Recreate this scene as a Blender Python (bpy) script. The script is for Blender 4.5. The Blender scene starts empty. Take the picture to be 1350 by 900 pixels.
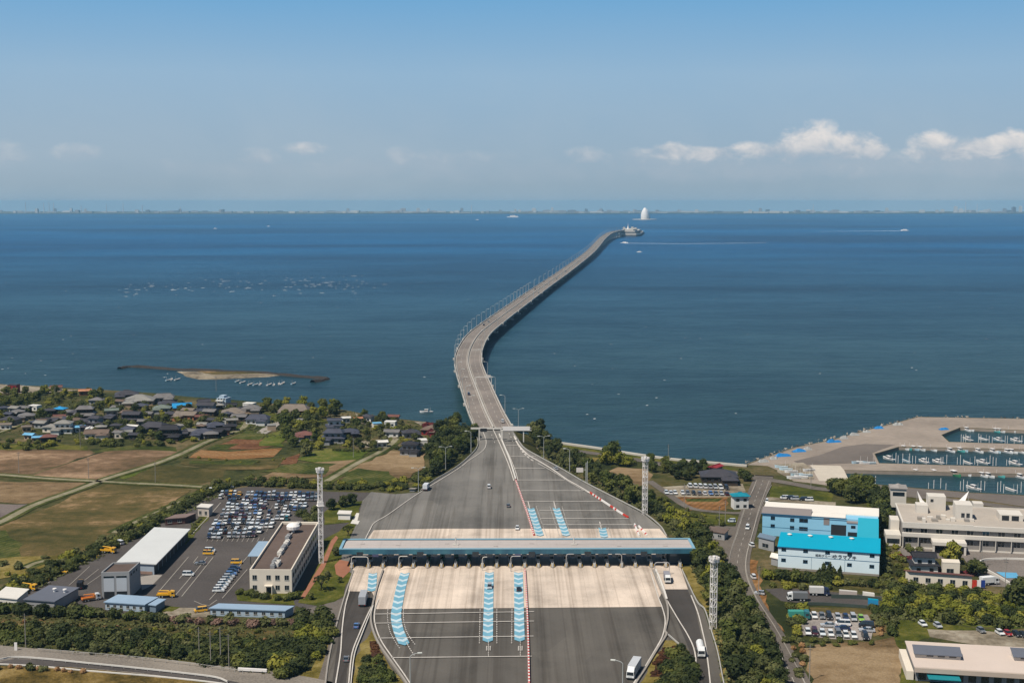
import bpy, bmesh, math, random
from mathutils import Vector, Matrix
from mathutils.geometry import tessellate_polygon

RND = random.Random(11)
SC = bpy.context.scene
COL = SC.collection
PI = math.pi

# ---------------------------------------------------------------- camera
FPX, CAMH, YHOR = 1710.0, 140.0, 266.0
PITCH = math.atan((450 - YHOR) / FPX)
SEA = -1.7
cam_d = bpy.data.cameras.new('camera')
cam_d.sensor_width = 36
cam_d.lens = FPX / 1350 * 36
cam_d.clip_start = 1
cam_d.clip_end = 120000
cam = bpy.data.objects.new('camera', cam_d)
COL.objects.link(cam)
cam.location = (0, 0, CAMH)
cam.rotation_euler = (PI / 2 - PITCH, 0, 0)
SC.camera = cam

CP, SP = math.cos(PITCH), math.sin(PITCH)


def P(px, py, z=0.0):
    """survey point: where the line of sight of the photo meets the height z"""
    dx, dy = (px - 675) / FPX, -(py - 450) / FPX
    d = (dx, CP + dy * SP, -SP + dy * CP)
    t = (z - CAMH) / d[2]
    return Vector((d[0] * t, d[1] * t, z))


def hgt(yb, yt):
    """height in metres of something whose foot is at row yb and top at row yt"""
    return CAMH * (yb - yt) / (yb - YHOR)


# ---------------------------------------------------------------- mesh builder
class MB:
    def __init__(s):
        s.v, s.f, s.m = [], [], []
        s.T = None

    def add(s, vs, fs, m=0):
        b = len(s.v)
        for p in vs:
            p = Vector(p)
            s.v.append(tuple(s.T @ p) if s.T is not None else tuple(p))
        for f in fs:
            s.f.append(tuple(b + i for i in f))
            s.m.append(m)

    def box(s, x0, y0, z0, x1, y1, z1, m=0, top=None):
        vs = [(x0, y0, z0), (x1, y0, z0), (x1, y1, z0), (x0, y1, z0), (x0, y0, z1), (x1, y0, z1), (x1, y1, z1), (x0, y1, z1)]
        s.add(vs, [(3, 2, 1, 0), (0, 1, 5, 4), (1, 2, 6, 5), (2, 3, 7, 6), (3, 0, 4, 7)], m)
        s.add(vs[4:], [(0, 1, 2, 3)], m if top is None else top)

    def cbox(s, c, sz, m=0, top=None):
        s.box(c[0] - sz[0] / 2, c[1] - sz[1] / 2, c[2], c[0] + sz[0] / 2, c[1] + sz[1] / 2, c[2] + sz[2], m, top)

    def prism(s, poly, z0, z1, m=0, top=None, bottom=False):
        n = len(poly)
        a = sum(poly[i][0] * poly[(i + 1) % n][1] - poly[(i + 1) % n][0] * poly[i][1] for i in range(n))
        if a < 0:
            poly = list(reversed(poly))
        vs = [(p[0], p[1], z0) for p in poly] + [(p[0], p[1], z1) for p in poly]
        s.add(vs, [(i, (i + 1) % n, n + (i + 1) % n, n + i) for i in range(n)], m)
        tri = tessellate_polygon([[Vector((p[0], p[1], 0)) for p in poly]])
        fs = []
        for t in tri:
            q = [poly[i] for i in t]
            ar = (q[1][0] - q[0][0]) * (q[2][1] - q[0][1]) - (q[2][0] - q[0][0]) * (q[1][1] - q[0][1])
            fs.append(tuple(t) if ar > 0 else tuple(reversed(t)))
        s.add(vs[n:], fs, m if top is None else top)
        if bottom:
            s.add(vs[:n], [tuple(reversed(f)) for f in fs], m)

    def cyl(s, x, y, z0, z1, r, n=8, m=0, r1=None):
        r1 = r if r1 is None else r1
        vs = [(x + r * math.cos(2 * PI * i / n), y + r * math.sin(2 * PI * i / n), z0) for i in range(n)]
        vs += [(x + r1 * math.cos(2 * PI * i / n), y + r1 * math.sin(2 * PI * i / n), z1) for i in range(n)]
        s.add(vs, [(i, (i + 1) % n, n + (i + 1) % n, n + i) for i in range(n)] + [tuple(range(n, 2 * n)), tuple(range(n - 1, -1, -1))], m)

    def ycyl(s, x, y0, y1, z, r, n=10, m=0):
        vs = [(x + r * math.cos(2 * PI * i / n), y0, z + r * math.sin(2 * PI * i / n)) for i in range(n)]
        vs += [(p[0], y1, p[2]) for p in vs]
        s.add(vs, [(i, n + i, n + (i + 1) % n, (i + 1) % n) for i in range(n)] + [tuple(range(n)), tuple(range(2 * n - 1, n - 1, -1))], m)

    def xcyl(s, x0, x1, y, z, r, n=10, m=0):
        vs = [(x0, y + r * math.cos(2 * PI * i / n), z + r * math.sin(2 * PI * i / n)) for i in range(n)]
        vs += [(x1, p[1], p[2]) for p in vs]
        s.add(vs, [(i, (i + 1) % n, n + (i + 1) % n, n + i) for i in range(n)] + [tuple(range(n - 1, -1, -1)), tuple(range(n, 2 * n))], m)

    def tube(s, pts, r, n=6, m=0):
        pts = [Vector(p) for p in pts]
        rings = []
        for i, p in enumerate(pts):
            d = (pts[min(i + 1, len(pts) - 1)] - pts[max(i - 1, 0)]).normalized()
            a = d.cross(Vector((0, 0, 1)))
            if a.length < 1e-3:
                a = Vector((1, 0, 0))
            a.normalize()
            b = d.cross(a)
            rr = r[i] if isinstance(r, (list, tuple)) else r
            rings.append([p + (a * math.cos(2 * PI * k / n) + b * math.sin(2 * PI * k / n)) * rr for k in range(n)])
        vs = [q for ring in rings for q in ring]
        fs = []
        for i in range(len(pts) - 1):
            for k in range(n):
                k2 = (k + 1) % n
                fs.append((i * n + k2, i * n + k, (i + 1) * n + k, (i + 1) * n + k2))
        fs.append(tuple(range(n)))
        fs.append(tuple(range(len(vs) - 1, len(vs) - n - 1, -1)))
        s.add(vs, fs, m)

    def lathe(s, prof, n=16, m=0, cx=0, cy=0):
        vs = []
        for r, z in prof:
            vs += [(cx + r * math.cos(2 * PI * k / n), cy + r * math.sin(2 * PI * k / n), z) for k in range(n)]
        fs = []
        for i in range(len(prof) - 1):
            for k in range(n):
                k2 = (k + 1) % n
                fs.append((i * n + k, i * n + k2, (i + 1) * n + k2, (i + 1) * n + k))
        fs.append(tuple(range((len(prof) - 1) * n, len(prof) * n)))
        s.add(vs, fs, m)

    def strip(s, A, B, m=0):
        """quads between two polylines of equal length"""
        n = len(A)
        s.add(list(A) + list(B), [(i, n + i, n + i + 1, i + 1) for i in range(n - 1)], m)

    def build(s, name, mats, parent=None, loc=None, rz=0.0, smooth=False):
        me = bpy.data.meshes.new(name)
        me.from_pydata(s.v, [], s.f)
        for mt in (mats if isinstance(mats, (list, tuple)) else [mats]):
            me.materials.append(mt)
        me.polygons.foreach_set('material_index', s.m)
        if smooth:
            me.polygons.foreach_set('use_smooth', [True] * len(me.polygons))
        me.update()
        o = bpy.data.objects.new(name, me)
        COL.objects.link(o)
        if parent is not None:
            o.parent = parent
        if loc is not None:
            o.location = loc
        o.rotation_euler = (0, 0, rz)
        return o


def tag(o, label=None, cat=None, group=None, kind=None):
    if label:
        o['label'] = label
    if cat:
        o['category'] = cat
    if group:
        o['group'] = group
    if kind:
        o['kind'] = kind
    return o


def thing(name, label, cat, loc=(0, 0, 0), rz=0.0, group=None):
    o = bpy.data.objects.new(name, None)
    COL.objects.link(o)
    o.empty_display_size = 0.5
    o.location = loc
    o.rotation_euler = (0, 0, rz)
    return tag(o, label, cat, group)


KIDS = {}


def kids(o):
    return o.children


def copy_tree(o, parent=None, color=None, children=None):
    c = o.copy()
    COL.objects.link(c)
    if parent is not None:
        c.parent = parent
    if color is not None:
        c.color = color
    for ch in (children if children is not None else list(o.children)):
        copy_tree(ch, c, color)
    return c


ORD = ['zeroth', 'first', 'second', 'third', 'fourth', 'fifth', 'sixth', 'seventh', 'eighth', 'ninth', 'tenth', 'eleventh', 'twelfth',
       'thirteenth', 'fourteenth', 'fifteenth', 'sixteenth', 'seventeenth', 'eighteenth', 'nineteenth', 'twentieth', 'twenty first',
       'twenty second', 'twenty third', 'twenty fourth', 'twenty fifth', 'twenty sixth', 'twenty seventh', 'twenty eighth', 'twenty ninth', 'thirtieth']


# ---------------------------------------------------------------- materials
def srgb(r, g, b):
    f = lambda c: ((c / 255 + 0.055) / 1.055) ** 2.4 if c > 10 else c / 255 / 12.92
    return (f(r), f(g), f(b), 1)


def newmat(name):
    m = bpy.data.materials.new(name)
    m.use_nodes = True
    nt = m.node_tree
    return m, nt, nt.nodes['Principled BSDF']


def noise(nt, scale, detail=4, rough=0.55, vec=None, dist=0.0):
    n = nt.nodes.new('ShaderNodeTexNoise')
    n.inputs['Scale'].default_value = scale
    n.inputs['Detail'].default_value = detail
    n.inputs['Roughness'].default_value = rough
    n.inputs['Distortion'].default_value = dist
    if vec is not None:
        nt.links.new(vec, n.inputs['Vector'])
    return n.outputs['Fac']


def ramp(nt, fac, stops):
    r = nt.nodes.new('ShaderNodeValToRGB')
    e = r.color_ramp.elements
    while len(e) < len(stops):
        e.new(0.5)
    for i, (p, c) in enumerate(stops):
        e[i].position = p
        e[i].color = c
    nt.links.new(fac, r.inputs['Fac'])
    return r.outputs['Color']


def mix(nt, fac, a, b, mode='MIX'):
    n = nt.nodes.new('ShaderNodeMix')
    n.data_type = 'RGBA'
    n.blend_type = mode
    if isinstance(fac, (int, float)):
        n.inputs[0].default_value = fac
    else:
        nt.links.new(fac, n.inputs[0])
    for sock, v in ((n.inputs[6], a), (n.inputs[7], b)):
        if isinstance(v, (tuple, list)):
            sock.default_value = v
        else:
            nt.links.new(v, sock)
    return n.outputs[2]


def mth(nt, op, a, b=None, c=None):
    n = nt.nodes.new('ShaderNodeMath')
    n.operation = op
    for i, v in enumerate((a, b, c)):
        if v is None:
            continue
        if isinstance(v, (int, float)):
            n.inputs[i].default_value = v
        else:
            nt.links.new(v, n.inputs[i])
    return n.outputs[0]


def pos(nt, scale=(1, 1, 1), rot=(0, 0, 0)):
    g = nt.nodes.new('ShaderNodeNewGeometry')
    m = nt.nodes.new('ShaderNodeMapping')
    m.inputs['Scale'].default_value = scale
    m.inputs['Rotation'].default_value = rot
    nt.links.new(g.outputs['Position'], m.inputs['Vector'])
    return m.outputs['Vector']


def bump(nt, bs, h, strength=0.4, dist=0.3):
    b = nt.nodes.new('ShaderNodeBump')
    b.inputs['Strength'].default_value = strength
    b.inputs['Distance'].default_value = dist
    nt.links.new(h, b.inputs['Height'])
    nt.links.new(b.outputs['Normal'], bs.inputs['Normal'])


def k4(c, k):
    return (min(1, c[0] * k), min(1, c[1] * k), min(1, c[2] * k), 1)


def paint(name, col, rough=0.6, var=0.18, scale=0.6, metal=0.0, spec=0.3, streak=False):
    """weathered plain surface: broad blotches and fine grime"""
    m, nt, bs = newmat(name)
    v = pos(nt)
    n1 = noise(nt, scale * 0.25, 5, 0.6, v)
    n2 = noise(nt, scale * 3, 3, 0.6, v)
    f = mth(nt, 'ADD', mth(nt, 'MULTIPLY', n1, 0.65), mth(nt, 'MULTIPLY', n2, 0.35))
    c = ramp(nt, f, [(0.3, k4(col, 1 - var)), (0.7, k4(col, 1 + var))])
    nt.links.new(c, bs.inputs['Base Color'])
    bs.inputs['Roughness'].default_value = rough
    bs.inputs['Metallic'].default_value = metal
    bs.inputs['Specular IOR Level'].default_value = spec
    return m


def objpaint(name, rough=0.3, spec=0.5, coat=0.0, var=0.1):
    m, nt, bs = newmat(name)
    oi = nt.nodes.new('ShaderNodeObjectInfo')
    n = noise(nt, 1.7, 3, 0.6, pos(nt))
    c = mix(nt, mth(nt, 'MULTIPLY', n, var * 2), oi.outputs['Color'], (0.05, 0.05, 0.05, 1))
    nt.links.new(c, bs.inputs['Base Color'])
    bs.inputs['Roughness'].default_value = rough
    bs.inputs['Specular IOR Level'].default_value = spec
    bs.inputs['Coat Weight'].default_value = coat
    return m


def ground(name, stops, scale=0.02, scale2=0.25, rough=0.95, stretch=(1, 1, 1), rot=0.0, bumps=0.5, fine=1.2, fineamt=0.35, rows=0.0):
    """soil and plants seen from the air: large patches, clumps and speckle"""
    m, nt, bs = newmat(name)
    v = pos(nt, stretch, (0, 0, rot))
    v0 = pos(nt)
    a = noise(nt, scale, 6, 0.62, v, 0.6)
    b = noise(nt, scale2, 5, 0.65, v0)
    f = mth(nt, 'ADD', mth(nt, 'MULTIPLY', a, 0.68), mth(nt, 'MULTIPLY', b, 0.32))
    f = mth(nt, 'ADD', mth(nt, 'MULTIPLY', mth(nt, 'SUBTRACT', f, 0.5), 1.9), 0.5)
    c = ramp(nt, f, stops)
    d = noise(nt, fine, 4, 0.7, v0)
    c = mix(nt, fineamt, c, ramp(nt, d, [(0.35, (0.25, 0.25, 0.25, 1)), (0.65, (1, 1, 1, 1))]), 'MULTIPLY')
    if rows:
        w = nt.nodes.new('ShaderNodeTexWave')
        w.inputs['Scale'].default_value = 0.11
        w.inputs['Distortion'].default_value = 1.2
        w.inputs['Detail'].default_value = 2
        nt.links.new(pos(nt, (1, 1, 1), (0, 0, 0.5)), w.inputs['Vector'])
        c = mix(nt, rows, c, ramp(nt, w.outputs['Fac'], [(0.2, (0.35, 0.42, 0.3, 1)), (0.7, (1, 1, 1, 1))]), 'MULTIPLY')
    nt.links.new(c, bs.inputs['Base Color'])
    bs.inputs['Roughness'].default_value = rough
    bs.inputs['Specular IOR Level'].default_value = 0.1
    if bumps:
        bump(nt, bs, mth(nt, 'ADD', b, d), bumps, 0.8)
    return m


def g_(r, g, b, k=0.55):
    c = srgb(r, g, b)
    return (c[0] * k, c[1] * k, c[2] * k, 1)
# ---------------------------------------------------------------- render settings, sun, sky, air
SC.view_settings.view_transform = 'Standard'
SC.view_settings.look = 'None'
SC.view_settings.exposure = 0.15
SC.view_settings.gamma = 1
SC.view_settings.use_curve_mapping = False
SC.cycles.use_denoising = True
try:
    SC.cycles.denoiser = 'OPENIMAGEDENOISE'
    SC.cycles.denoising_input_passes = 'RGB_ALBEDO_NORMAL'
except Exception:
    pass
SC.cycles.max_bounces = 5
SC.cycles.diffuse_bounces = 2
SC.cycles.glossy_bounces = 2
SC.cycles.volume_bounces = 0
SC.cycles.transparent_max_bounces = 8
SC.cycles.caustics_reflective = False
SC.cycles.caustics_refractive = False

SUN_EL, SUN_A = math.radians(57), math.radians(42)
sdir = Vector((math.cos(SUN_A) * math.cos(SUN_EL), math.sin(SUN_A) * math.cos(SUN_EL), -math.sin(SUN_EL)))
sl = bpy.data.lights.new('sun', 'SUN')
sl.energy = 4.9
sl.angle = math.radians(0.5)
sl.color = (1.0, 0.94, 0.84)
so = bpy.data.objects.new('sun', sl)
COL.objects.link(so)
so.rotation_euler = sdir.to_track_quat('-Z', 'Y').to_euler()
so.location = (-300, -150, 500)

world = bpy.data.worlds.new('World')
SC.world = world
world.use_nodes = True
wn = world.node_tree
bg = wn.nodes['Background']
sky = wn.nodes.new('ShaderNodeTexSky')
sky.sky_type = 'NISHITA'
sky.sun_disc = False
sky.sun_elevation = SUN_EL
sky.sun_rotation = math.radians(228)
sky.altitude = 100
sky.air_density = 1.0
sky.dust_density = 0.6
sky.ozone_density = 2.0
tc = wn.nodes.new('ShaderNodeTexCoord')
sep = wn.nodes.new('ShaderNodeSeparateXYZ')
wn.links.new(tc.outputs['Generated'], sep.inputs[0])
dx, dy, dz = sep.outputs
# the air thins the yellow band at the horizon: look a little higher up
cmb = wn.nodes.new('ShaderNodeCombineXYZ')
wn.links.new(dx, cmb.inputs[0])
wn.links.new(dy, cmb.inputs[1])
wn.links.new(mth(wn, 'ADD', mth(wn, 'MULTIPLY', mth(wn, 'ABSOLUTE', dz), 1.7), 0.10), cmb.inputs[2])
nrm = wn.nodes.new('ShaderNodeVectorMath')
nrm.operation = 'NORMALIZE'
wn.links.new(cmb.outputs[0], nrm.inputs[0])
wn.links.new(nrm.outputs[0], sky.inputs['Vector'])
elev = mth(wn, 'DIVIDE', dz, mth(wn, 'MAXIMUM', mth(wn, 'SQRT', mth(wn, 'ADD', mth(wn, 'MULTIPLY', dx, dx), mth(wn, 'MULTIPLY', dy, dy))), 0.01))
# colour of the clear sky: blue above, milky towards the horizon
SKY_K = 0.115
skyc = mix(wn, 1.0, sky.outputs[0], (0.40, 0.43, 0.46, 1), 'MULTIPLY')
EXK = 0.92
milky = ramp(wn, elev, [(0.17, (1, 1, 1, 1)), (0.45, (0.0, 0.0, 0.0, 1))])
low = ramp(wn, mth(wn, 'MULTIPLY', elev, 4.0), [(0.0, (0.275, 0.395, 0.500, 1)), (0.05, (0.30, 0.405, 0.495, 1)), (0.14, (0.325, 0.440, 0.545, 1)), (0.38, (0.300, 0.470, 0.640, 1)), (0.62, (0.165, 0.400, 0.665, 1)), (1.0, (0.10, 0.29, 0.58, 1))])
skyc = mix(wn, mth(wn, 'MULTIPLY', milky, 0.94), skyc, mix(wn, 1.0, low, (EXK / SKY_K, EXK / SKY_K, EXK / SKY_K, 1), 'MULTIPLY'))
SKYV = True
# cumulus far beyond the bay, low over the horizon (tangent of bearing, tangent of elevation)
CLD = []


def cl(px, py, rx, ry, k=1.0):
    CLD.append(((px - 675) / FPX, (YHOR - py) / FPX, rx / FPX, ry / FPX, k))


for a in [(1068, 190, 44, 30), (1040, 200, 40, 20), (1110, 196, 42, 24), (1145, 200, 26, 18), (1000, 202, 50, 14), (940, 204, 60, 12), (880, 200, 36, 14),
          (1230, 190, 40, 16), (1290, 196, 60, 18), (1330, 188, 40, 18), (1250, 203, 70, 12), (1380, 190, 60, 22)]:
    cl(*a)
for a in [(403, 197, 30, 9, 0.75), (342, 208, 30, 13, 0.5), (106, 203, 34, 12, 0.4), (770, 205, 26, 12, 0.55), (530, 208, 22, 12, 0.45), (5, 205, 40, 20, 0.3),
          (600, 215, 90, 16, 0.32), (470, 222, 80, 14, 0.28), (690, 228, 160, 16, 0.25), (950, 222, 150, 20, 0.5), (1120, 216, 120, 18, 0.5), (1280, 218, 160, 18, 0.5), (880, 210, 80, 14, 0.5), (300, 224, 120, 14, 0.25)]:
    cl(*a)
u = mth(wn, 'DIVIDE', dx, mth(wn, 'MAXIMUM', dy, 0.05))
vv = mth(wn, 'DIVIDE', dz, mth(wn, 'MAXIMUM', dy, 0.05))
cuv = wn.nodes.new('ShaderNodeCombineXYZ')
wn.links.new(u, cuv.inputs[0])
wn.links.new(mth(wn, 'MULTIPLY', vv, 1.5), cuv.inputs[1])
nz = noise(wn, 48, 8, 0.6, cuv.outputs[0], 0.3)
nz2 = noise(wn, 13, 5, 0.6, cuv.outputs[0], 0.2)
puff = mth(wn, 'ADD', mth(wn, 'MULTIPLY', mth(wn, 'SUBTRACT', nz, 0.5), 2.6), mth(wn, 'MULTIPLY', mth(wn, 'SUBTRACT', nz2, 0.5), 1.8))
front = mth(wn, 'GREATER_THAN', dy, 0.05)
tot = None
for (cu, cv, ru, rv, k) in CLD:
    a = mth(wn, 'MULTIPLY', mth(wn, 'SUBTRACT', u, cu), 1 / ru)
    b = mth(wn, 'MULTIPLY', mth(wn, 'SUBTRACT', vv, cv), 1 / rv)
    q = mth(wn, 'SUBTRACT', 1.15, mth(wn, 'ADD', mth(wn, 'MULTIPLY', a, a), mth(wn, 'MULTIPLY', b, b)))
    q = mth(wn, 'ADD', q, puff)
    mr = wn.nodes.new('ShaderNodeMapRange')
    mr.interpolation_type = 'SMOOTHSTEP'
    wn.links.new(q, mr.inputs[0])
    mr.inputs[1].default_value = 0.0 if k == 1 else -0.3
    mr.inputs[2].default_value = 1.25 if k == 1 else 1.6
    mr.inputs[3].default_value = 0.0
    mr.inputs[4].default_value = k
    tot = mr.outputs[0] if tot is None else mth(wn, 'MAXIMUM', tot, mr.outputs[0])
tot = mth(wn, 'MULTIPLY', tot, front)
# sunlit tops, greyer undersides
lit = wn.nodes.new('ShaderNodeMapRange')
wn.links.new(mth(wn, 'ADD', vv, mth(wn, 'MULTIPLY', mth(wn, 'SUBTRACT', nz, 0.5), 0.05)), lit.inputs[0])
lit.inputs[1].default_value = (YHOR - 214) / FPX
lit.inputs[2].default_value = (YHOR - 172) / FPX
ccol = mix(wn, lit.outputs[0], tuple(c / SKY_K for c in (0.37, 0.43, 0.50)) + (1,), tuple(c / SKY_K for c in (0.70, 0.67, 0.65)) + (1,))
veil = noise(wn, 5.0, 5, 0.6, cuv.outputs[0], 0.4)
skyc = mix(wn, mth(wn, 'MULTIPLY', mth(wn, 'MULTIPLY', front, ramp(wn, elev, [(0.05, (1, 1, 1, 1)), (0.12, (0.1, 0.1, 0.1, 1))])), mth(wn, 'MULTIPLY', mth(wn, 'MAXIMUM', mth(wn, 'SUBTRACT', veil, 0.42), 0.0), 0.9)), skyc, tuple(c / SKY_K for c in (0.42, 0.49, 0.55)) + (1,))
skyc = mix(wn, mth(wn, 'MULTIPLY', tot, 0.92), skyc, ccol)
wn.links.new(skyc, bg.inputs['Color'])
bg.inputs['Strength'].default_value = SKY_K

HAZE = 4.0e-5
hz = MB()
hz.box(-16000, -600, -8, 16000, 18500, 152)
hm = bpy.data.materials.new('haze')
hm.use_nodes = True
hnt = hm.node_tree
hnt.nodes.remove(hnt.nodes['Principled BSDF'])
pv = hnt.nodes.new('ShaderNodeVolumePrincipled')
pv.inputs['Color'].default_value = (0.34, 0.68, 0.95, 1)
pv.inputs['Density'].default_value = HAZE
pv.inputs['Anisotropy'].default_value = 0.0
hnt.links.new(pv.outputs[0], hnt.nodes['Material Output'].inputs['Volume'])
ho = hz.build('haze', hm)
tag(ho, kind='stuff')
ho['label'] = 'thin pale summer haze over the bay'
ho['category'] = 'haze'

# ---------------------------------------------------------------- sea
m, nt, bs = newmat('sea_water')
v = pos(nt)
vs = pos(nt, (0.35, 1.0, 1), (0, 0, 0.12))
big = noise(nt, 0.0011, 5, 0.6, vs, 0.5)
mid = noise(nt, 0.012, 5, 0.65, vs)
rip = noise(nt, 0.09, 4, 0.7, vs)
f = mth(nt, 'ADD', mth(nt, 'MULTIPLY', big, 0.55), mth(nt, 'ADD', mth(nt, 'MULTIPLY', mid, 0.22), mth(nt, 'MULTIPLY', rip, 0.23)))
f = mth(nt, 'ADD', mth(nt, 'MULTIPLY', mth(nt, 'SUBTRACT', f, 0.5), 2.3), 0.5)
SEA_COL = ramp(nt, f, [(0.30, (0.006, 0.021, 0.027, 1)), (0.5, (0.015, 0.040, 0.047, 1)), (0.70, (0.031, 0.066, 0.071, 1))])
# blue of distant haze and sky reflection mixed into the far water colour
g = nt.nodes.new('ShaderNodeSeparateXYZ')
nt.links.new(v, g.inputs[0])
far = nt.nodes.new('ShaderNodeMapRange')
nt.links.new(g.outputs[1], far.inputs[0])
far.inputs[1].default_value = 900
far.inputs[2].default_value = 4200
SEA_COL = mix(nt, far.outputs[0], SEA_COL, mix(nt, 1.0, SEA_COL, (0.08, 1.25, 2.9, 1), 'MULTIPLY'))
w1 = noise(nt, 0.05, 6, 0.7, vs)
w2 = noise(nt, 0.45, 3, 0.6, vs)
cap = mth(nt, 'GREATER_THAN', noise(nt, 0.16, 3, 0.75, pos(nt, (0.3, 1, 1))), 0.768)
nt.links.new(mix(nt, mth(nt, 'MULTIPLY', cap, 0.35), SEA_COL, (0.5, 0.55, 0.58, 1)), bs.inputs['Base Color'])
bs.inputs['Roughness'].default_value = 0.32
bs.inputs['IOR'].default_value = 1.33
bs.inputs['Specular Tint'].default_value = (0.30, 0.72, 1.0, 1)
bs.inputs['Specular IOR Level'].default_value = 0.17
bump(nt, bs, mth(nt, 'ADD', mth(nt, 'MULTIPLY', w1, 4.0), w2), 0.7, 1.2)
MAT_SEA = m
sb = MB()
sb.add([(-15900, -500, SEA), (15900, -500, SEA), (15900, 18400, SEA), (-15900, 18400, SEA)], [(0, 1, 2, 3)])
tag(sb.build('sea', MAT_SEA), kind='structure')
# ---------------------------------------------------------------- land
GREEN_SCRUB = ground('scrub_ground', [(0.30, g_(58, 66, 34)), (0.45, g_(92, 94, 50)), (0.58, g_(118, 108, 70)), (0.72, g_(150, 132, 95))], 0.018, 0.2)
LANDM = GREEN_SCRUB
coast_px = [(-90, 500), (-40, 503), (20, 507), (110, 512), (200, 518), (300, 527), (400, 535), (450, 540), (500, 548), (560, 556), (600, 561), (645, 566), (690, 571),
            (740, 583), (800, 592), (880, 602), (940, 608), (983, 612), (1003, 605), (1050, 589), (1099, 579), (1145, 566), (1180, 557.5), (1211, 549), (1350, 551.5), (1480, 555)]
coast = [P(x, y, 0) for x, y in coast_px]
basins_px = [[(1242, 573), (1266, 563.5), (1350, 567.5), (1420, 570), (1420, 588), (1350, 585), (1252, 582)],
             [(1153.6, 598), (1185, 589), (1350, 592.5), (1430, 594), (1430, 618), (1350, 615.5), (1159.4, 610)],
             [(1113, 619.6), (1160, 620.5), (1350, 625), (1440, 628), (1440, 656), (1350, 652), (1278, 648.5), (1182.5, 640.5), (1119, 634)]]
basins = [[P(x, y, 0) for x, y in b] for b in basins_px]


def roughen(pts, step, amp, seed, closed=True):
    r = random.Random(seed)
    out = []
    n = len(pts)
    for i in range(n if closed else n - 1):
        a, b = Vector(pts[i]), Vector(pts[(i + 1) % n])
        k = max(1, int((b - a).length / step))
        for j in range(k):
            p = a.lerp(b, j / k)
            if j or amp > 0:
                p = p + Vector((r.uniform(-amp, amp), r.uniform(-amp, amp), 0))
            out.append(p)
    if not closed:
        out.append(Vector(pts[-1]))
    return out


cr = roughen(coast[:18], 25, 2.5, 3, False) + coast[18:]
outer = [Vector((coast[0].x, -60, 0))] + cr + [Vector((coast[-1].x, -60, 0))]
loops = [outer] + basins
tri = tessellate_polygon(loops)
flat = [p for l in loops for p in l]
lm = MB()
fs = []
for t in tri:
    a, b, c = (flat[i] for i in t)
    fs.append(t if (b - a).cross(c - a).z > 0 else tuple(reversed(t)))
lm.add([(p.x, p.y, 0) for p in flat], fs)
tag(lm.build('ground', LANDM), kind='structure')
# sea bank / quay faces down into the water
QUAY_CONC = paint('quay_concrete', g_(186, 170, 154, 0.52), 0.9, 0.3, 0.08)
QUAY_DARK = paint('quay_asphalt', g_(146, 134, 124, 0.46), 0.92, 0.26, 0.1)
qm = MB()
for l in basins:
    n = len(l)
    for i in range(n):
        a, b = l[i], l[(i + 1) % n]
        qm.add([(a.x, a.y, 0), (b.x, b.y, 0), (b.x, b.y, SEA - 1.5), (a.x, a.y, SEA - 1.5)], [(0, 1, 2, 3)])
c2 = coast[17:]
for a, b in zip(c2[:-1], c2[1:]):
    qm.add([(a.x, a.y, 0), (b.x, b.y, 0), (b.x, b.y + 2, SEA - 1.5), (a.x, a.y + 2, SEA - 1.5)], [(0, 1, 2, 3)])
tag(qm.build('quay_wall', QUAY_CONC), 'pale concrete quay face down to the harbour water', 'quay wall', kind='structure')
BEACH = ground('beach_sand', [(0.3, g_(120, 110, 95)), (0.5, g_(170, 155, 132)), (0.7, g_(205, 190, 165))], 0.05, 0.4)
bm_ = MB()
A = cr
B = []
for i, p in enumerate(A):
    B.append(Vector((p.x, p.y + 11, SEA - 0.8)))
bm_.strip(B, [Vector((p.x, p.y, 0)) for p in A])
tag(bm_.build('beach', BEACH), kind='structure')


# road surface height: the toll plaza climbs to the bridge
Y0R, Y1R, ZR = 560.0, 772.0, 5.0


def zr(y):
    return 0.12 + max(0.0, min(1.0, (y - Y0R) / (Y1R - Y0R))) * ZR


def PR(px, py, dz=0.0):
    z = 0.12
    for _ in range(8):
        p = P(px, py, z + dz)
        z = zr(p.y)
    return P(px, py, z + dz)


def poly_area(p):
    return sum(p[i].x * p[(i + 1) % len(p)].y - p[(i + 1) % len(p)].x * p[i].y for i in range(len(p)))


def patch(name, pts, z, mt, rough_edge=0.0, step=12, seed=1, kind='structure', ramped=False, parent=None, label=None):
    """a sheet lying dz above the ground (or above the ramped road)"""
    if rough_edge:
        pts = roughen(pts, step, rough_edge, seed)
    bm = bmesh.new()
    vsb = [bm.verts.new((p.x, p.y, 0)) for p in pts]
    for t in tessellate_polygon([[Vector((p.x, p.y, 0)) for p in pts]]):
        q0, q1, q2 = (pts[i] for i in t)
        ar = (q1.x - q0.x) * (q2.y - q0.y) - (q2.x - q0.x) * (q1.y - q0.y)
        if abs(ar) < 1e-6:
            continue
        bm.faces.new([vsb[i] for i in (t if ar > 0 else reversed(t))])
    if ramped:
        for yy in [Y0R, Y1R]:
            bmesh.ops.bisect_plane(bm, geom=bm.verts[:] + bm.edges[:] + bm.faces[:], plane_co=(0, yy, 0), plane_no=(0, 1, 0))
    for q in bm.verts:
        q.co.z = (zr(q.co.y) if ramped else 0) + z
    me = bpy.data.meshes.new(name)
    bm.to_mesh(me)
    bm.free()
    me.materials.append(mt)
    o = bpy.data.objects.new(name, me)
    COL.objects.link(o)
    if parent is not None:
        o.parent = parent
    if kind:
        o['kind'] = kind
    if label:
        o['label'] = label
    return o


def pp(lst, z=0):
    return [P(x, y, z) for x, y in lst]


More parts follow.
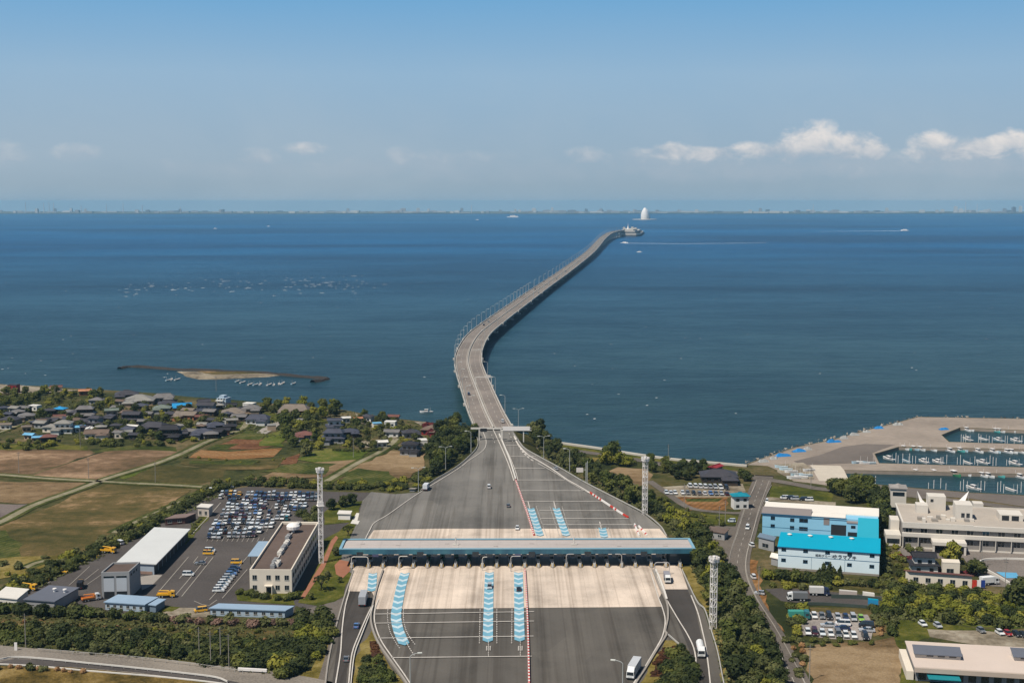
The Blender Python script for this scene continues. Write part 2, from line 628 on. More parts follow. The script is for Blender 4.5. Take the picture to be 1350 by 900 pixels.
def smooth(pts, n=6):
    """Catmull-Rom through points"""
    pts = [Vector(p) for p in pts]
    q = [pts[0] * 2 - pts[1]] + pts + [pts[-1] * 2 - pts[-2]]
    out = []
    for i in range(1, len(q) - 2):
        for j in range(n):
            t = j / n
            a, b, c, d = q[i - 1], q[i], q[i + 1], q[i + 2]
            out.append(0.5 * ((2 * b) + (c - a) * t + (2 * a - 5 * b + 4 * c - d) * t * t + (3 * b - a - 3 * c + d) * t ** 3))
    out.append(pts[-1])
    return out


def offset(line, d):
    out = []
    for i, p in enumerate(line):
        t = (line[min(i + 1, len(line) - 1)] - line[max(i - 1, 0)])
        t.z = 0
        t.normalize()
        n = Vector((t.y, -t.x, 0))
        out.append(p + n * d)
    return out


def ribbon(mb, line, w, z=None, m=0, off=0.0):
    a, b = offset(line, off - w / 2), offset(line, off + w / 2)
    if z is not None:
        a = [Vector((p.x, p.y, z)) for p in a]
        b = [Vector((p.x, p.y, z)) for p in b]
    mb.strip(a, b, m)


def lift(line, z):
    return [p + Vector((0, 0, z)) for p in line]


def dashes(mb, line, w, on, offl, m=0, off=0.0, start=0.0):
    L = [0]
    for a, b in zip(line[:-1], line[1:]):
        L.append(L[-1] + (b - a).length)

    def at(s):
        for i in range(len(L) - 1):
            if s <= L[i + 1]:
                t = (s - L[i]) / max(1e-6, L[i + 1] - L[i])
                return line[i].lerp(line[i + 1], t)
        return line[-1]
    s = start
    while s + on < L[-1]:
        seg = [at(s + on * k / 2) for k in range(3)]
        ribbon(mb, seg, w, None, m, off)
        s += on + offl


def resample(line, step):
    L = [0]
    for a, b in zip(line[:-1], line[1:]):
        L.append(L[-1] + (b - a).length)
    out, s, i = [], 0.0, 0
    while s < L[-1]:
        while L[i + 1] < s:
            i += 1
        out.append(line[i].lerp(line[i + 1], (s - L[i]) / max(1e-6, L[i + 1] - L[i])))
        s += step
    out.append(line[-1])
    return out


FIELD_BROWN = ground('field_brown', [(0.25, g_(96, 84, 56)), (0.42, g_(132, 108, 78)), (0.57, g_(164, 132, 102)), (0.7, g_(208, 174, 138))], 0.022, 0.16, stretch=(0.35, 1, 1), rot=0.25)
FIELD_OLIVE = ground('field_olive', [(0.25, g_(74, 76, 36)), (0.42, g_(106, 98, 54)), (0.56, g_(136, 116, 72)), (0.7, g_(196, 162, 120))], 0.02, 0.14, stretch=(0.45, 1, 1), rot=-0.3)
FIELD_TAN = ground('field_tan', [(0.3, g_(120, 98, 66)), (0.5, g_(166, 138, 102)), (0.7, g_(196, 168, 130))], 0.03, 0.18, stretch=(0.3, 1, 1))
FIELD_GREEN = ground('field_green', [(0.3, g_(70, 80, 32)), (0.5, g_(100, 108, 48)), (0.7, g_(136, 130, 74))], 0.05, 0.3, rows=0.45)
FIELD_LIME = ground('field_lime', [(0.3, g_(76, 94, 30)), (0.5, g_(108, 122, 44)), (0.7, g_(146, 142, 74))], 0.05, 0.3)
FIELD_SOIL = ground('field_soil', [(0.3, g_(112, 76, 52)), (0.5, g_(156, 106, 74)), (0.7, g_(186, 140, 104))], 0.06, 0.3, stretch=(0.2, 1, 1), rows=0.5)
FIELD_ORANGE = ground('field_orange', [(0.3, g_(140, 96, 54)), (0.5, g_(186, 134, 84)), (0.7, g_(204, 160, 112))], 0.06, 0.3, stretch=(0.2, 1, 1), rows=0.4)
FIELD_GREY = ground('field_grey', [(0.3, g_(116, 104, 100)), (0.5, g_(140, 126, 122)), (0.7, g_(156, 142, 134))], 0.03, 0.3, bumps=0.2)
LAWN = ground('lawn', [(0.3, g_(74, 84, 28)), (0.5, g_(106, 110, 40)), (0.7, g_(142, 134, 66))], 0.06, 0.35)
VERGE = ground('verge', [(0.3, g_(112, 102, 44)), (0.5, g_(158, 140, 72)), (0.7, g_(186, 166, 104))], 0.07, 0.35)
THICKET = ground('thicket_floor', [(0.3, g_(50, 54, 26)), (0.5, g_(84, 84, 40)), (0.7, g_(124, 112, 66))], 0.05, 0.3)
GRAVEL = ground('gravel', [(0.3, g_(140, 128, 108)), (0.5, g_(178, 164, 142)), (0.7, g_(206, 194, 172))], 0.08, 0.5, bumps=0.3, fineamt=0.2)
PATHM = ground('farm_track', [(0.3, g_(140, 132, 100)), (0.5, g_(170, 162, 130)), (0.7, g_(188, 178, 150))], 0.05, 0.3, bumps=0.2, fineamt=0.25)

flds = [(FIELD_BROWN, [(-60, 588), (110, 590), (126, 596), (45, 624), (-60, 624)]),
        (FIELD_BROWN, [(46, 626), (120, 600), (160, 588), (232, 590), (230, 600), (200, 613), (140, 630), (120, 633), (60, 629)]),
        (FIELD_GREEN, [(120, 596), (150, 588), (200, 586), (236, 589), (232, 595), (180, 592)]),
        (LAWN, [(-60, 586), (60, 584), (112, 588), (118, 593), (40, 592), (-60, 594)]),
        (FIELD_LIME, [(150, 628), (196, 612), (206, 612), (166, 632)]),
        (FIELD_TAN, [(40, 716), (96, 690), (130, 694), (92, 716), (60, 724)]),
        (FIELD_OLIVE, [(164, 634), (207, 614), (300, 617), (295, 628), (258, 640), (175, 637)]),
        (FIELD_TAN, [(-60, 633), (124, 637), (95, 647), (44, 664), (-60, 660)]),
        (FIELD_GREY, [(-60, 662), (44, 665), (20, 681), (-60, 692)]),
        (FIELD_OLIVE, [(-60, 705), (30, 684), (100, 652), (146, 635), (252, 645), (190, 692), (130, 724), (70, 742), (-60, 760)]),
        (FIELD_GREEN, [(-60, 704), (6, 700), (30, 716), (24, 734), (-60, 745)]),
        (VERGE, [(-60, 745), (24, 734), (76, 732), (70, 742), (30, 758), (-60, 772)]),
        (FIELD_ORANGE, [(246, 603), (262, 593), (300, 595), (372, 590), (364, 602), (300, 606)]),
        (FIELD_SOIL, [(274, 592), (308, 578), (350, 580), (366, 587), (340, 592)]),
        (FIELD_GREEN, [(268, 593), (284, 586), (312, 585), (300, 593)]),
        (FIELD_GREEN, [(305, 579), (325, 567), (352, 570), (344, 580)]),
        (FIELD_LIME, [(338, 588), (350, 574), (372, 567), (380, 572), (372, 588)]),
        (FIELD_SOIL, [(370, 612), (376, 603), (392, 598), (390, 612)]),
        (FIELD_OLIVE, [(240, 606), (372, 605), (368, 618), (304, 620), (236, 612)]),
        (FIELD_GREEN, [(252, 608), (340, 606), (330, 613), (250, 612)]),
        (FIELD_LIME, [(393, 606), (418, 592), (492, 594), (476, 606), (420, 611)]),
        (FIELD_TAN, [(332, 632), (392, 612), (470, 606), (455, 618), (434, 630)]),
        (FIELD_GREEN, [(340, 622), (392, 611), (440, 611), (430, 626)]),
        (FIELD_TAN, [(446, 632), (478, 612), (516, 595), (560, 597), (560, 614), (530, 634)]),
        (FIELD_GREEN, [(446, 636), (470, 618), (510, 622), (530, 636), (486, 646)])]
for i, (mt, pts) in enumerate(flds):
    patch('field', pp(pts), 0.03 + 0.012 * i, mt, 1.6, 9, 40 + i)
tr = MB()
gv = MB()
for w, pts in [(3.6, [(-30, 698), (0, 689), (45, 666), (101, 646), (141, 631), (206.5, 611), (242, 597), (272, 583), (300, 573), (320, 564.4), (326, 556)]),
               (3.2, [(-40, 625), (0, 626), (63, 631), (126, 634.5), (176, 637.3), (257, 641.5), (290, 645)]),
               (3.4, [(430, 635), (437, 631), (471, 611), (506, 593), (521.5, 579.5), (524, 570)]),
               (4.5, [(-30, 577), (0, 569), (25, 559), (40, 552)]),
               (2.6, [(33, 749), (46, 743), (62, 739)]),
               (2.6, [(150, 703), (161, 696.6), (200, 679), (234, 664), (262, 650)]),
               (2.8, [(506, 592), (492, 590), (480, 586)])]:
    ribbon(tr, smooth(pp(pts), 5), w, 0.32)
    ribbon(gv, resample(smooth(pp(pts), 5), 9), w + RND.uniform(3.5, 5), 0.29)
tag(gv.build('track_verge', FIELD_GREEN), kind='structure')
tag(tr.build('farm_track', PATHM), kind='structure')
# ---------------------------------------------------------------- plaza, roads
def asphalt(name, c, k=1.0, streak=True, sc=0.035, joints=False):
    m, nt, bs = newmat(name)
    v0 = pos(nt)
    a = noise(nt, sc, 5, 0.6, v0, 0.3)
    b = noise(nt, 1.4, 3, 0.7, v0)
    # wheel tracks and oil drawn out along the traffic
    t = noise(nt, 0.17, 4, 0.55, pos(nt, (1, 0.012, 1)))
    f = mth(nt, 'ADD', mth(nt, 'MULTIPLY', a, 0.45), mth(nt, 'ADD', mth(nt, 'MULTIPLY', t, 0.40 if streak else 0.0), mth(nt, 'MULTIPLY', b, 0.15 if streak else 0.55)))
    f = mth(nt, 'ADD', mth(nt, 'MULTIPLY', mth(nt, 'SUBTRACT', f, 0.5), 1.6), 0.5)
    col = ramp(nt, f, [(0.25, k4(c, 0.58 * k)), (0.5, k4(c, k)), (0.75, k4(c, 1.3 * k))])
    if streak:   # oil and rubber dropped where the queues roll up
        t2 = noise(nt, 0.16, 3, 0.5, pos(nt, (1, 0.006, 1)))
        t3 = noise(nt, 0.9, 2, 0.5, pos(nt, (1, 0.01, 1)))
        col = mix(nt, 0.75, col, ramp(nt, mth(nt, 'ADD', mth(nt, 'MULTIPLY', t2, 0.6), mth(nt, 'MULTIPLY', t3, 0.4)), [(0.50, (1, 1, 1, 1)), (0.60, (0.66, 0.64, 0.62, 1))]), 'MULTIPLY')
    # old patches and, on slabs, joints
    vo = nt.nodes.new('ShaderNodeTexVoronoi')
    vo.inputs['Scale'].default_value = 0.045
    vo.distance = 'CHEBYCHEV'
    nt.links.new(pos(nt, (1, 0.45, 1)), vo.inputs['Vector'])
    cell = nt.nodes.new('ShaderNodeSeparateColor')
    nt.links.new(vo.outputs['Color'], cell.inputs[0])
    col = mix(nt, 0.55, col, ramp(nt, cell.outputs[0], [(0.0, (0.80, 0.80, 0.80, 1)), (1.0, (1.08, 1.07, 1.05, 1))]), 'MULTIPLY')
    if joints:
        br = nt.nodes.new('ShaderNodeTexBrick')
        br.offset = 0.0
        br.inputs['Scale'].default_value = 1.0
        br.inputs['Brick Width'].default_value = 5.35
        br.inputs['Row Height'].default_value = 9.0
        br.inputs['Mortar Size'].default_value = 0.10
        br.inputs['Color1'].default_value = (1, 1, 1, 1)
        br.inputs['Color2'].default_value = (0.93, 0.92, 0.91, 1)
        br.inputs['Mortar'].default_value = (0.62, 0.58, 0.55, 1)
        nt.links.new(v0, br.inputs['Vector'])
        col = mix(nt, 0.5, col, br.outputs['Color'], 'MULTIPLY')
    nt.links.new(col, bs.inputs['Base Color'])
    bs.inputs['Roughness'].default_value = 0.93
    bs.inputs['Specular IOR Level'].default_value = 0.15
    return m


ASPH = asphalt('plaza_asphalt', g_(124, 118, 110, 0.51))
ASPH2 = asphalt('apron_asphalt', g_(122, 113, 108, 0.50))
ASPH_DK = asphalt('compound_asphalt', g_(116, 109, 105, 0.44), 1.0, False)
ASPH_RD = asphalt('road_asphalt', g_(142, 132, 122, 0.46), 1.0, False)
ASPH_LANE = asphalt('ramp_asphalt', g_(104, 98, 93, 0.42))
CONC = asphalt('toll_concrete', g_(219, 202, 185, 0.78), 1.0, True, 0.06, True)
CONC_W = paint('white_concrete', g_(226, 220, 210, 0.75), 0.85, 0.12, 0.3)
CONC_G = paint('grey_concrete', g_(170, 162, 152, 0.66), 0.9, 0.18, 0.3)
MARK = paint('road_paint', g_(222, 214, 204, 0.68), 0.85, 0.22, 0.8)
MARK_W = paint('road_paint_worn', g_(196, 188, 176, 0.6), 0.85, 0.25, 0.8)
BLUE_L = paint('lane_paint_light', g_(206, 224, 230, 0.70), 0.85, 0.15, 0.9)
BLUE_D = paint('lane_paint_blue', g_(128, 186, 208, 0.64), 0.85, 0.18, 0.9)
BRICK = paint('brick_paving', g_(178, 120, 92, 0.6), 0.9, 0.2, 0.6)

left_edge = [(631, 588), (624, 597), (602, 616), (572, 634), (553, 648.5), (521, 651), (489, 648)]
right_edge = [(690, 588), (700, 597), (711, 603), (739.5, 618.4), (771.5, 637), (818, 661), (850, 678), (871, 695), (880, 706)]
LE = smooth([PR(*p) for p in [(627, 568)] + left_edge[:5]], 4)
RE = smooth([PR(*p) for p in [(676, 567)] + right_edge], 4)
north = [PR(627, 567)] + [PR(*p) for p in left_edge] + pp([(478, 662), (470, 690), (460, 712), (452, 726), (448, 745), (466, 757)], 0.12) + \
        pp([(897, 757), (895, 740), (888, 716)], 0.12) + [PR(*p) for p in reversed(right_edge)] + [PR(676, 567)]
patch('toll_plaza', north, 0.0, asphalt('far_plaza_asphalt', g_(134, 130, 124, 0.64)), ramped=True)
south = pp([(470, 745), (896, 745), (917, 792), (928, 805), (937, 834), (945, 861), (953, 900), (962, 945), (843, 945), (806, 960), (560, 960), (548, 918), (430, 945), (428, 905), (437, 850), (453, 792)], 0)
patch('toll_plaza', south, 0.10, ASPH)
# outer parts of the plaza beyond the edge line are paler, ramps darker
patch('ramp_road', pp([(459, 779), (489, 778), (486, 800), (478, 822), (466, 850), (458, 880), (455, 910), (451, 945), (432, 945), (438, 900), (445, 850), (451, 810)]), 0.16, ASPH_LANE)
patch('ramp_road', pp([(868, 766), (906, 776), (916, 800), (927, 850), (934, 885), (940, 945), (917, 945), (916, 895), (908, 855), (890, 812)]), 0.16, ASPH_LANE)
patch('toll_concrete_pad', [PR(493, 698.6), PR(573, 696.6), PR(715, 696.6), PR(869.5, 696.6), PR(883, 712), PR(897, 752), PR(466, 752), PR(478, 718)], 0.06, CONC, ramped=True)
patch('toll_concrete_pad', pp([(466, 748), (897, 748), (907, 777), (875, 777), (868, 790), (872, 800), (494, 803), (495, 790), (490, 780), (459, 779.5)]), 0.20, CONC)

mk = MB()   # road paint, white
DZ = 0.30


def ml(pts, w=0.3, m=0, sm=4, ramped=True, on=None, off=None, z=DZ):
    line = [PR(x, y) for x, y in pts] if ramped else pp(pts, 0.12)
    line = smooth(line, sm) if len(pts) > 2 else [line[0].lerp(line[1], i / 6) for i in range(7)]
    line = [Vector((p.x, p.y, (zr(p.y) if ramped else 0.12) + z)) for p in line]
    if on:
        dashes(mk, line, w, on, off, m)
    else:
        ribbon(mk, line, w, None, m)


# edge line on the left, double centre lines, right lane edge
ml([(636, 568), (639, 575), (641, 583), (638.5, 592), (629, 600), (617, 608), (602.5, 619), (554, 649), (532, 664), (511, 679), (494, 689), (487.5, 699), (480, 714)], 0.35)
ml([(650, 566), (661, 590), (671, 614), (677.5, 634)], 0.45)
ml([(662, 582), (671, 600), (679, 620), (683, 634)], 0.35)
for (y, x0, x1) in [(587, 667, 684), (602, 673, 707), (617.5, 678, 718), (633, 683.5, 745), (647.2, 687, 769), (661.5, 691, 795), (673.5, 711, 816), (684, 713, 829), (692, 715, 834)]:
    ml([(x0, y), (x1, y)], 0.75)
ml([(684, 588), (690, 597), (700, 606), (709, 611)], 0.8, on=4, off=3)
ml([(678, 575), (683, 586), (695, 599), (712, 609), (730, 620), (747, 632), (763, 641), (778, 650)], 0.9)
ml([(709, 611), (730, 622.5), (747, 633.5), (763, 643), (778, 650.8)], 0.4)
ml([(671, 571), (674, 577), (676, 583)], 0.3, on=4, off=6)
ml([(648, 573), (654, 588)], 0.25, on=4, off=6)
# cross lines on the near side
for (y0, y1, x0, x1) in [(809.8, 806.5, 494, 704), (821.8, 819, 493.6, 704), (841.5, 838.8, 499, 703.5), (867.3, 865.4, 516, 701)]:
    ml([(x0, y0), (x1, y1)], 0.5, ramped=False)
# left and right edge lines of the ramps
ml([(461, 778), (455, 800), (451, 830), (449, 860), (443, 898), (437, 935)], 0.4, ramped=False)
ml([(490, 800), (484, 812), (474, 835), (464, 862), (460, 898), (456, 935)], 0.4, ramped=False)
ml([(866, 760), (876, 785), (893, 815), (907, 838), (916, 860), (919, 898), (920, 935)], 0.4, ramped=False)
ml([(911, 785), (920, 808), (926, 832), (931, 856), (936, 898), (938, 935)], 0.4, ramped=False)
# plaza edges
ml([(499, 790), (494.5, 803), (494, 820.7), (501.5, 843), (516.5, 866), (538, 897), (560, 935)], 0.4, ramped=False)
ml([(858, 755), (868, 788), (873, 801), (877, 818), (874, 837), (866, 853), (848, 883), (838, 897), (815, 935)], 0.4, ramped=False)
# dotted guide lines either side of the blue lanes
ml([(511.5, 803), (511, 815), (514, 832), (521, 846), (527, 855)], 0.3, ramped=False, on=0.9, off=0.9)
ml([(532, 803), (532, 815), (535, 830), (542, 843), (548, 851)], 0.3, ramped=False, on=0.9, off=0.9)
for x0, x1 in [(633, 632), (655, 655), (675, 674.5)]:
    ml([(x0, 803), (x1, 850)], 0.3, ramped=False, on=0.9, off=0.9)
for a, b in [((694, 668), (706, 696)), ((707, 668), (721, 708)), ((725, 668), (738, 708)), ((741, 668), (753, 708)), ((786, 696), (788, 709)), ((802, 696), (806, 709))]:
    ml([a, b], 0.28, on=1.2, off=1.0)
# noses: chevrons and little crossed boxes at the lane heads
for (x, y) in [(644, 855), (686, 855)]:
    ml([(x - 2.4, y - 3), (x - 2.6, y + 3)], 0.25, ramped=False)
    ml([(x + 2.4, y - 3), (x + 2.2, y + 3)], 0.25, ramped=False)
    for q in (-2, 0, 2):
        ml([(x - 2.4, y + q), (x + 2.4, y + q)], 0.25, ramped=False)
    ml([(x, y - 10), (x, y + 12)], 0.22, ramped=False, on=0.9, off=0.6)
ml([(536, 847), (540, 855), (548, 867)], 0.3, ramped=False, on=1.2, off=0.7)
for (x, y) in [(697, 664), (731, 664), (791.5, 691)]:
    ml([(x - 1, y - 3), (x + 1.5, y + 7)], 0.4)
    ml([(x - 1.8, y + 2), (x + 2.5, y + 2)], 0.3)
    ml([(x - 2, y + 4), (x + 3, y + 4)], 0.3)


# blue electronic lanes with pale chevrons
def blue_lane(pts, w, ramped, n, flip=1):
    line = [PR(x, y) for x, y in pts] if ramped else pp(pts, 0.12)
    line = smooth(line, 8) if len(pts) > 2 else [line[0].lerp(line[1], i / 20) for i in range(21)]
    tot = sum((b - a).length for a, b in zip(line[:-1], line[1:]))
    cell = tot / n
    L = resample(line, cell)
    for i in range(len(L) - 1):
        a, b = L[i], L[i + 1]
        t = (b - a)
        t.z = 0
        ln = t.length
        t.normalize()
        nn = Vector((t.y, -t.x, 0))

        def q(s, o):
            p = a + t * (s * ln) + nn * (o * w / 2)
            return (p.x, p.y, (zr(p.y) if ramped else 0.12) + 0.26)
        # chevron: arms lag behind the point by 0.3 of the cell
        e = 0.30 * flip
        for s0, s1, mt in [(0.0, 0.50, 1), (0.50, 0.84, 2), (0.84, 1.0, 1)]:
            mk.add([q(s0, 0), q(s1, 0), q(s1 - e, 1), q(s0 - e, 1)], [(0, 1, 2, 3) if flip * 0 else (3, 2, 1, 0)], mt)
            mk.add([q(s0, 0), q(s1, 0), q(s1 - e, -1), q(s0 - e, -1)], [(0, 1, 2, 3)], mt)


blue_lane([(534, 851), (526, 833), (522, 813), (525, 793), (529, 773), (533.5, 757)], 3.5, False, 12, -1)
blue_lane([(643, 847), (645, 756)], 3.3, False, 13, -1)
blue_lane([(685, 846), (683.5, 756)], 3.3, False, 13, -1)
blue_lane([(490, 780), (491.5, 757)], 3.2, False, 4, -1)
blue_lane([(700, 671), (712.5, 707)], 3.2, True, 8)
blue_lane([(733.5, 671), (747, 707)], 3.2, True, 8)
blue_lane([(794, 697), (797, 709)], 3.2, True, 3)
lm_ = mk.build('lane_marking', [MARK, BLUE_D, BLUE_L])
tag(lm_, kind='structure')

# sides of the raised plaza
em = MB()
for E, sgn in ((LE, -1), (RE, 1)):
    O = offset(E, 0)
    A, B = [], []
    for i, p in enumerate(E):
        t = E[min(i + 1, len(E) - 1)] - E[max(i - 1, 0)]
        t.z = 0
        t.normalize()
        n = Vector((t.y, -t.x, 0)) * (-sgn if sgn < 0 else -sgn)
        if n.x * sgn < 0:
            n = -n
        z = zr(p.y)
        A.append(Vector((p.x, p.y, z)))
        B.append(Vector((p.x + n.x * (1.0 + z * 2.2), p.y + n.y * (1.0 + z * 2.2), -0.05)))
    em.strip(A, B, 0)
a0, a1 = PR(618, 563), PR(684, 563)
em.add([(a0.x - 8, a0.y + 14, -0.5), (a1.x + 8, a1.y + 14, -0.5), (a1.x, a1.y - 1, 5), (a0.x, a0.y - 1, 5)], [(0, 1, 2, 3)])
tag(em.build('embankment', THICKET), kind='structure')


# kerb walls and guard rails along the edges
def rail(name, label, pts, h, w, mt, z0=0.0, ramped=True, step=None, base=None):
    line = smooth([PR(x, y) if ramped else P(x, y, 0.1) for x, y in pts], 5)
    a, b = offset(line, -w / 2), offset(line, w / 2)
    mb = MB()
    zf = (lambda y: zr(y)) if ramped else (lambda y: 0.1)
    lo_a = [Vector((p.x, p.y, zf(p.y) + z0)) for p in a]
    lo_b = [Vector((p.x, p.y, zf(p.y) + z0)) for p in b]
    hi_a = [p + Vector((0, 0, h)) for p in lo_a]
    hi_b = [p + Vector((0, 0, h)) for p in lo_b]
    mb.strip(hi_a, hi_b)
    mb.strip(lo_a, hi_a)
    mb.strip(hi_b, lo_b)
    mb.strip(lo_b, lo_a)
    if z0 > 0.1:
        for p in resample(line, 4.0):
            mb.cbox((p.x, p.y, zf(p.y)), (0.12, 0.12, z0 + 0.1))
    o = mb.build(name, mt)
    tag(o, label, name.replace('_', ' '))
    return o


STEEL = paint('galvanised_steel', g_(196, 192, 184, 0.7), 0.5, 0.12, 0.5)
rail('guard_rail', 'pale guard rail along the left outer edge of the toll plaza', [(627, 573), (630, 582), (629, 590), (622, 599), (602, 616.5), (572, 634.5), (554, 648)], 0.5, 0.25, STEEL, 0.35)
rail('guard_rail', 'long pale guard rail curving along the right outer edge of the toll plaza', [(677, 573), (684, 583), (692, 592), (711, 603), (739.5, 618.4), (771.5, 637), (818, 661), (850, 678), (870, 694), (879, 708)], 0.5, 0.3, STEEL, 0.35)
rail('median_barrier', 'white concrete median wall running from the bridge down into the plaza', [(658, 573), (664, 587), (672, 607), (680, 633)], 0.9, 0.6, CONC_W)
rail('concrete_kerb', 'curved concrete kerb wall on the left side of the near plaza', [(505, 752), (497, 775), (491, 800), (489, 820), (497, 845), (512, 868), (534, 899), (556, 935)], 0.7, 0.6, CONC_G, 0, False)
rail('concrete_kerb', 'concrete kerb wall on the right side of the near plaza ending above the grass wedge', [(861, 752), (870, 775), (879, 795), (880.5, 815), (877, 832), (878.5, 838), (867, 856), (850, 884), (840, 899), (816, 940)], 0.7, 0.6, CONC_G, 0, False)
rail('guard_rail', 'pale guard rail along the outer edge of the right exit ramp', [(899, 752), (918, 793), (929, 805), (938, 834), (946, 861), (953, 897), (961, 935)], 0.5, 0.3, STEEL, 0.35, False)
rail('guard_rail', 'short white guard rail on the right exit ramp beside the grass wedge', [(881, 838), (890, 846), (903, 857)], 0.5, 0.3, STEEL, 0.3, False)
rail('concrete_kerb', 'low concrete kerb along the outer left edge of the left entry ramp', [(466, 752), (453, 790), (440, 838), (433, 870), (429, 900), (424, 940)], 0.35, 0.5, CONC_G, 0, False)
rail('guard_rail', 'white guard rail between the left entry ramp and the planted wedge', [(492, 800), (486, 815), (477, 838), (468, 862), (464, 890), (460, 935)], 0.5, 0.25, CONC_W, 0.25, False)

RED = paint('red_plastic', g_(206, 66, 50, 0.8), 0.5, 0.1, 1)
WHITE = paint('white_plastic', g_(238, 232, 226, 0.85), 0.5, 0.06, 1)


def striped(label, pts, seg, h, w, ramped=True, pattern=None):
    line = smooth([PR(x, y) if ramped else P(x, y, 0.1) for x, y in pts], 6)
    L = resample(line, seg)
    mb = MB()
    for i in range(len(L) - 1):
        a, b = L[i], L[i + 1]
        t = b - a
        t.normalize()
        n = Vector((t.y, -t.x, 0)) * w / 2
        za, zb = (zr(a.y), zr(b.y)) if ramped else (0.12, 0.12)
        b = a.lerp(b, 0.93)
        q = [a - n * 1.4, a + n * 1.4, b + n * 1.4, b - n * 1.4]
        r = [a - n, a + n, b + n, b - n]
        vs = [(p.x, p.y, za + 0.1) for p in q] + [(p.x, p.y, za + h) for p in r]
        mat = (i % 2) if pattern is None else pattern[i % len(pattern)]
        mb.add(vs, [(0, 1, 5, 4), (1, 2, 6, 5), (2, 3, 7, 6), (3, 0, 4, 7), (4, 5, 6, 7)], mat)
    o = mb.build('lane_separator', [RED, WHITE])
    tag(o, label, 'lane barrier')


striped('red and white lane barrier between the median wall and the back of the canopy', [(680, 634), (688, 657), (696, 680), (704, 706)], 1.6, 0.9, 0.5)
striped('red and white lane barrier before the gates beside the right blue lane', [(692, 752), (693.5, 775), (695, 805), (696.5, 850), (697.5, 899), (698, 925)], 1.3, 0.9, 0.45, False)
striped('long diagonal red and white barrier closing lanes on the right of the far plaza', [(778, 650), (789, 657.5), (805, 668), (817, 676), (828.5, 683)], 1.9, 0.9, 0.45, True, [0, 0, 1, 0, 1, 0, 1, 0, 1, 1, 1, 1, 1, 1, 0, 0, 1, 0, 1, 1, 1, 1, 0])
striped('short pair of red and white barriers just behind the right end of the canopy', [(836.5, 692), (842.5, 707)], 1.6, 0.9, 0.5, True, [1, 1, 0, 1, 1, 1])
striped('short white and red barrier beside the closed lane at the right end of the canopy', [(842, 694), (853, 706)], 1.8, 0.7, 0.6, True, [1, 1, 1, 0])
rail('median_barrier', 'white painted barrier wall by the arched gate at the right end of the toll gates', [(864, 752), (870, 765), (876, 782), (879, 792)], 0.9, 0.7, CONC_W, 0, False)

# ---------------------------------------------------------------- bridge
bz = [(650.5, 564, 5.15), (639.5, 541, 6.6), (627.5, 510, 7.6), (620, 490, 8), (617, 475, 8), (620.5, 459, 8), (631, 441.5, 8), (648, 427, 8), (682, 402, 8),
      (714, 379, 8), (749, 354.5, 9), (779, 331, 13), (795, 313.5, 20), (806, 306.5, 23), (821, 303.2, 24)]
BL = resample(smooth([P(x, y, z) for x, y, z in bz], 12), 20.0)
# thin out far away
BL = [p for i, p in enumerate(BL) if i < 60 or i % 2 == 0]
DW = 23.0
BR_ROAD = asphalt('bridge_asphalt', g_(160, 149, 140, 0.56), 1.0, False)
BR_CONC = paint('bridge_concrete', g_(206, 200, 190, 0.68), 0.85, 0.12, 0.15)
BR_SOFF = paint('bridge_girder', g_(150, 150, 148, 0.6), 0.7, 0.15, 0.1)
bridge = thing('sea_bridge', 'long curved grey highway bridge crossing the bay on many piers', 'bridge', (BL[0].x, BL[0].y, 0))
IT = Vector((-BL[0].x, -BL[0].y, 0))
LB = [p + IT for p in BL]


def cross(mb, line, prof, m=0):
    for (o0, z0), (o1, z1) in zip(prof[:-1], prof[1:]):
        mb.strip(lift(offset(line, o0), z0), lift(offset(line, o1), z1), m)


d = MB()
cross(d, LB, [(-11.1, 0.0), (11.1, 0.0)], 0)
cross(d, LB, [(11.1, 0), (11.5, -0.6), (6.5, -1.2), (5.0, -4.0), (-5.0, -4.0), (-6.5, -1.2), (-11.5, -0.6), (-11.1, 0)], 1)
for off, w in [(-9.9, 0.45), (-1.35, 0.5), (1.35, 0.5), (9.9, 0.45)]:
    ribbon(d, lift(LB, 0.10), w, None, 2, off)
for off in (-5.6, 5.6):
    dashes(d, lift(LB, 0.11), 0.35, 7, 9, 2, off)
# zebra hatching before the curve
hl = [p for p in lift(LB, 0.12)]
q0 = min(range(len(BL)), key=lambda i: (BL[i] - P(622, 462, 8)).length)
a_, b_ = hl[q0], hl[q0 + 1]
t_ = (b_ - a_).normalized()
n_ = Vector((t_.y, -t_.x, 0))
for k in range(9):
    c_ = a_ + n_ * (2.2 + k * 0.9)
    d.add([c_ - n_ * 0.2, c_ + n_ * 0.2, c_ + n_ * 0.2 + t_ * 16, c_ - n_ * 0.2 + t_ * 16], [(0, 1, 2, 3)], 2)
d.build('deck', [BR_ROAD, BR_SOFF, MARK_W], bridge)
for s in (-1, 1):
    b = MB()
    prof = [(s * 11.05, 0.0), (s * 11.05, 1.0), (s * 11.55, 1.0), (s * 11.55, -0.7)]
    cross(b, LB, prof if s > 0 else list(reversed(prof)), 0)
    b.build('parapet', BR_CONC, bridge)
b = MB()
cross(b, LB, [(-0.45, 0.05), (-0.2, 0.95), (0.2, 0.95), (0.45, 0.05)], 0)
b.build('median_barrier', BR_CONC, bridge)


def frame_at(i, L=BL):
    t = L[min(i + 1, len(L) - 1)] - L[max(i - 1, 0)]
    t.z = 0
    t.normalize()
    return L[i], t, Vector((t.y, -t.x, 0))


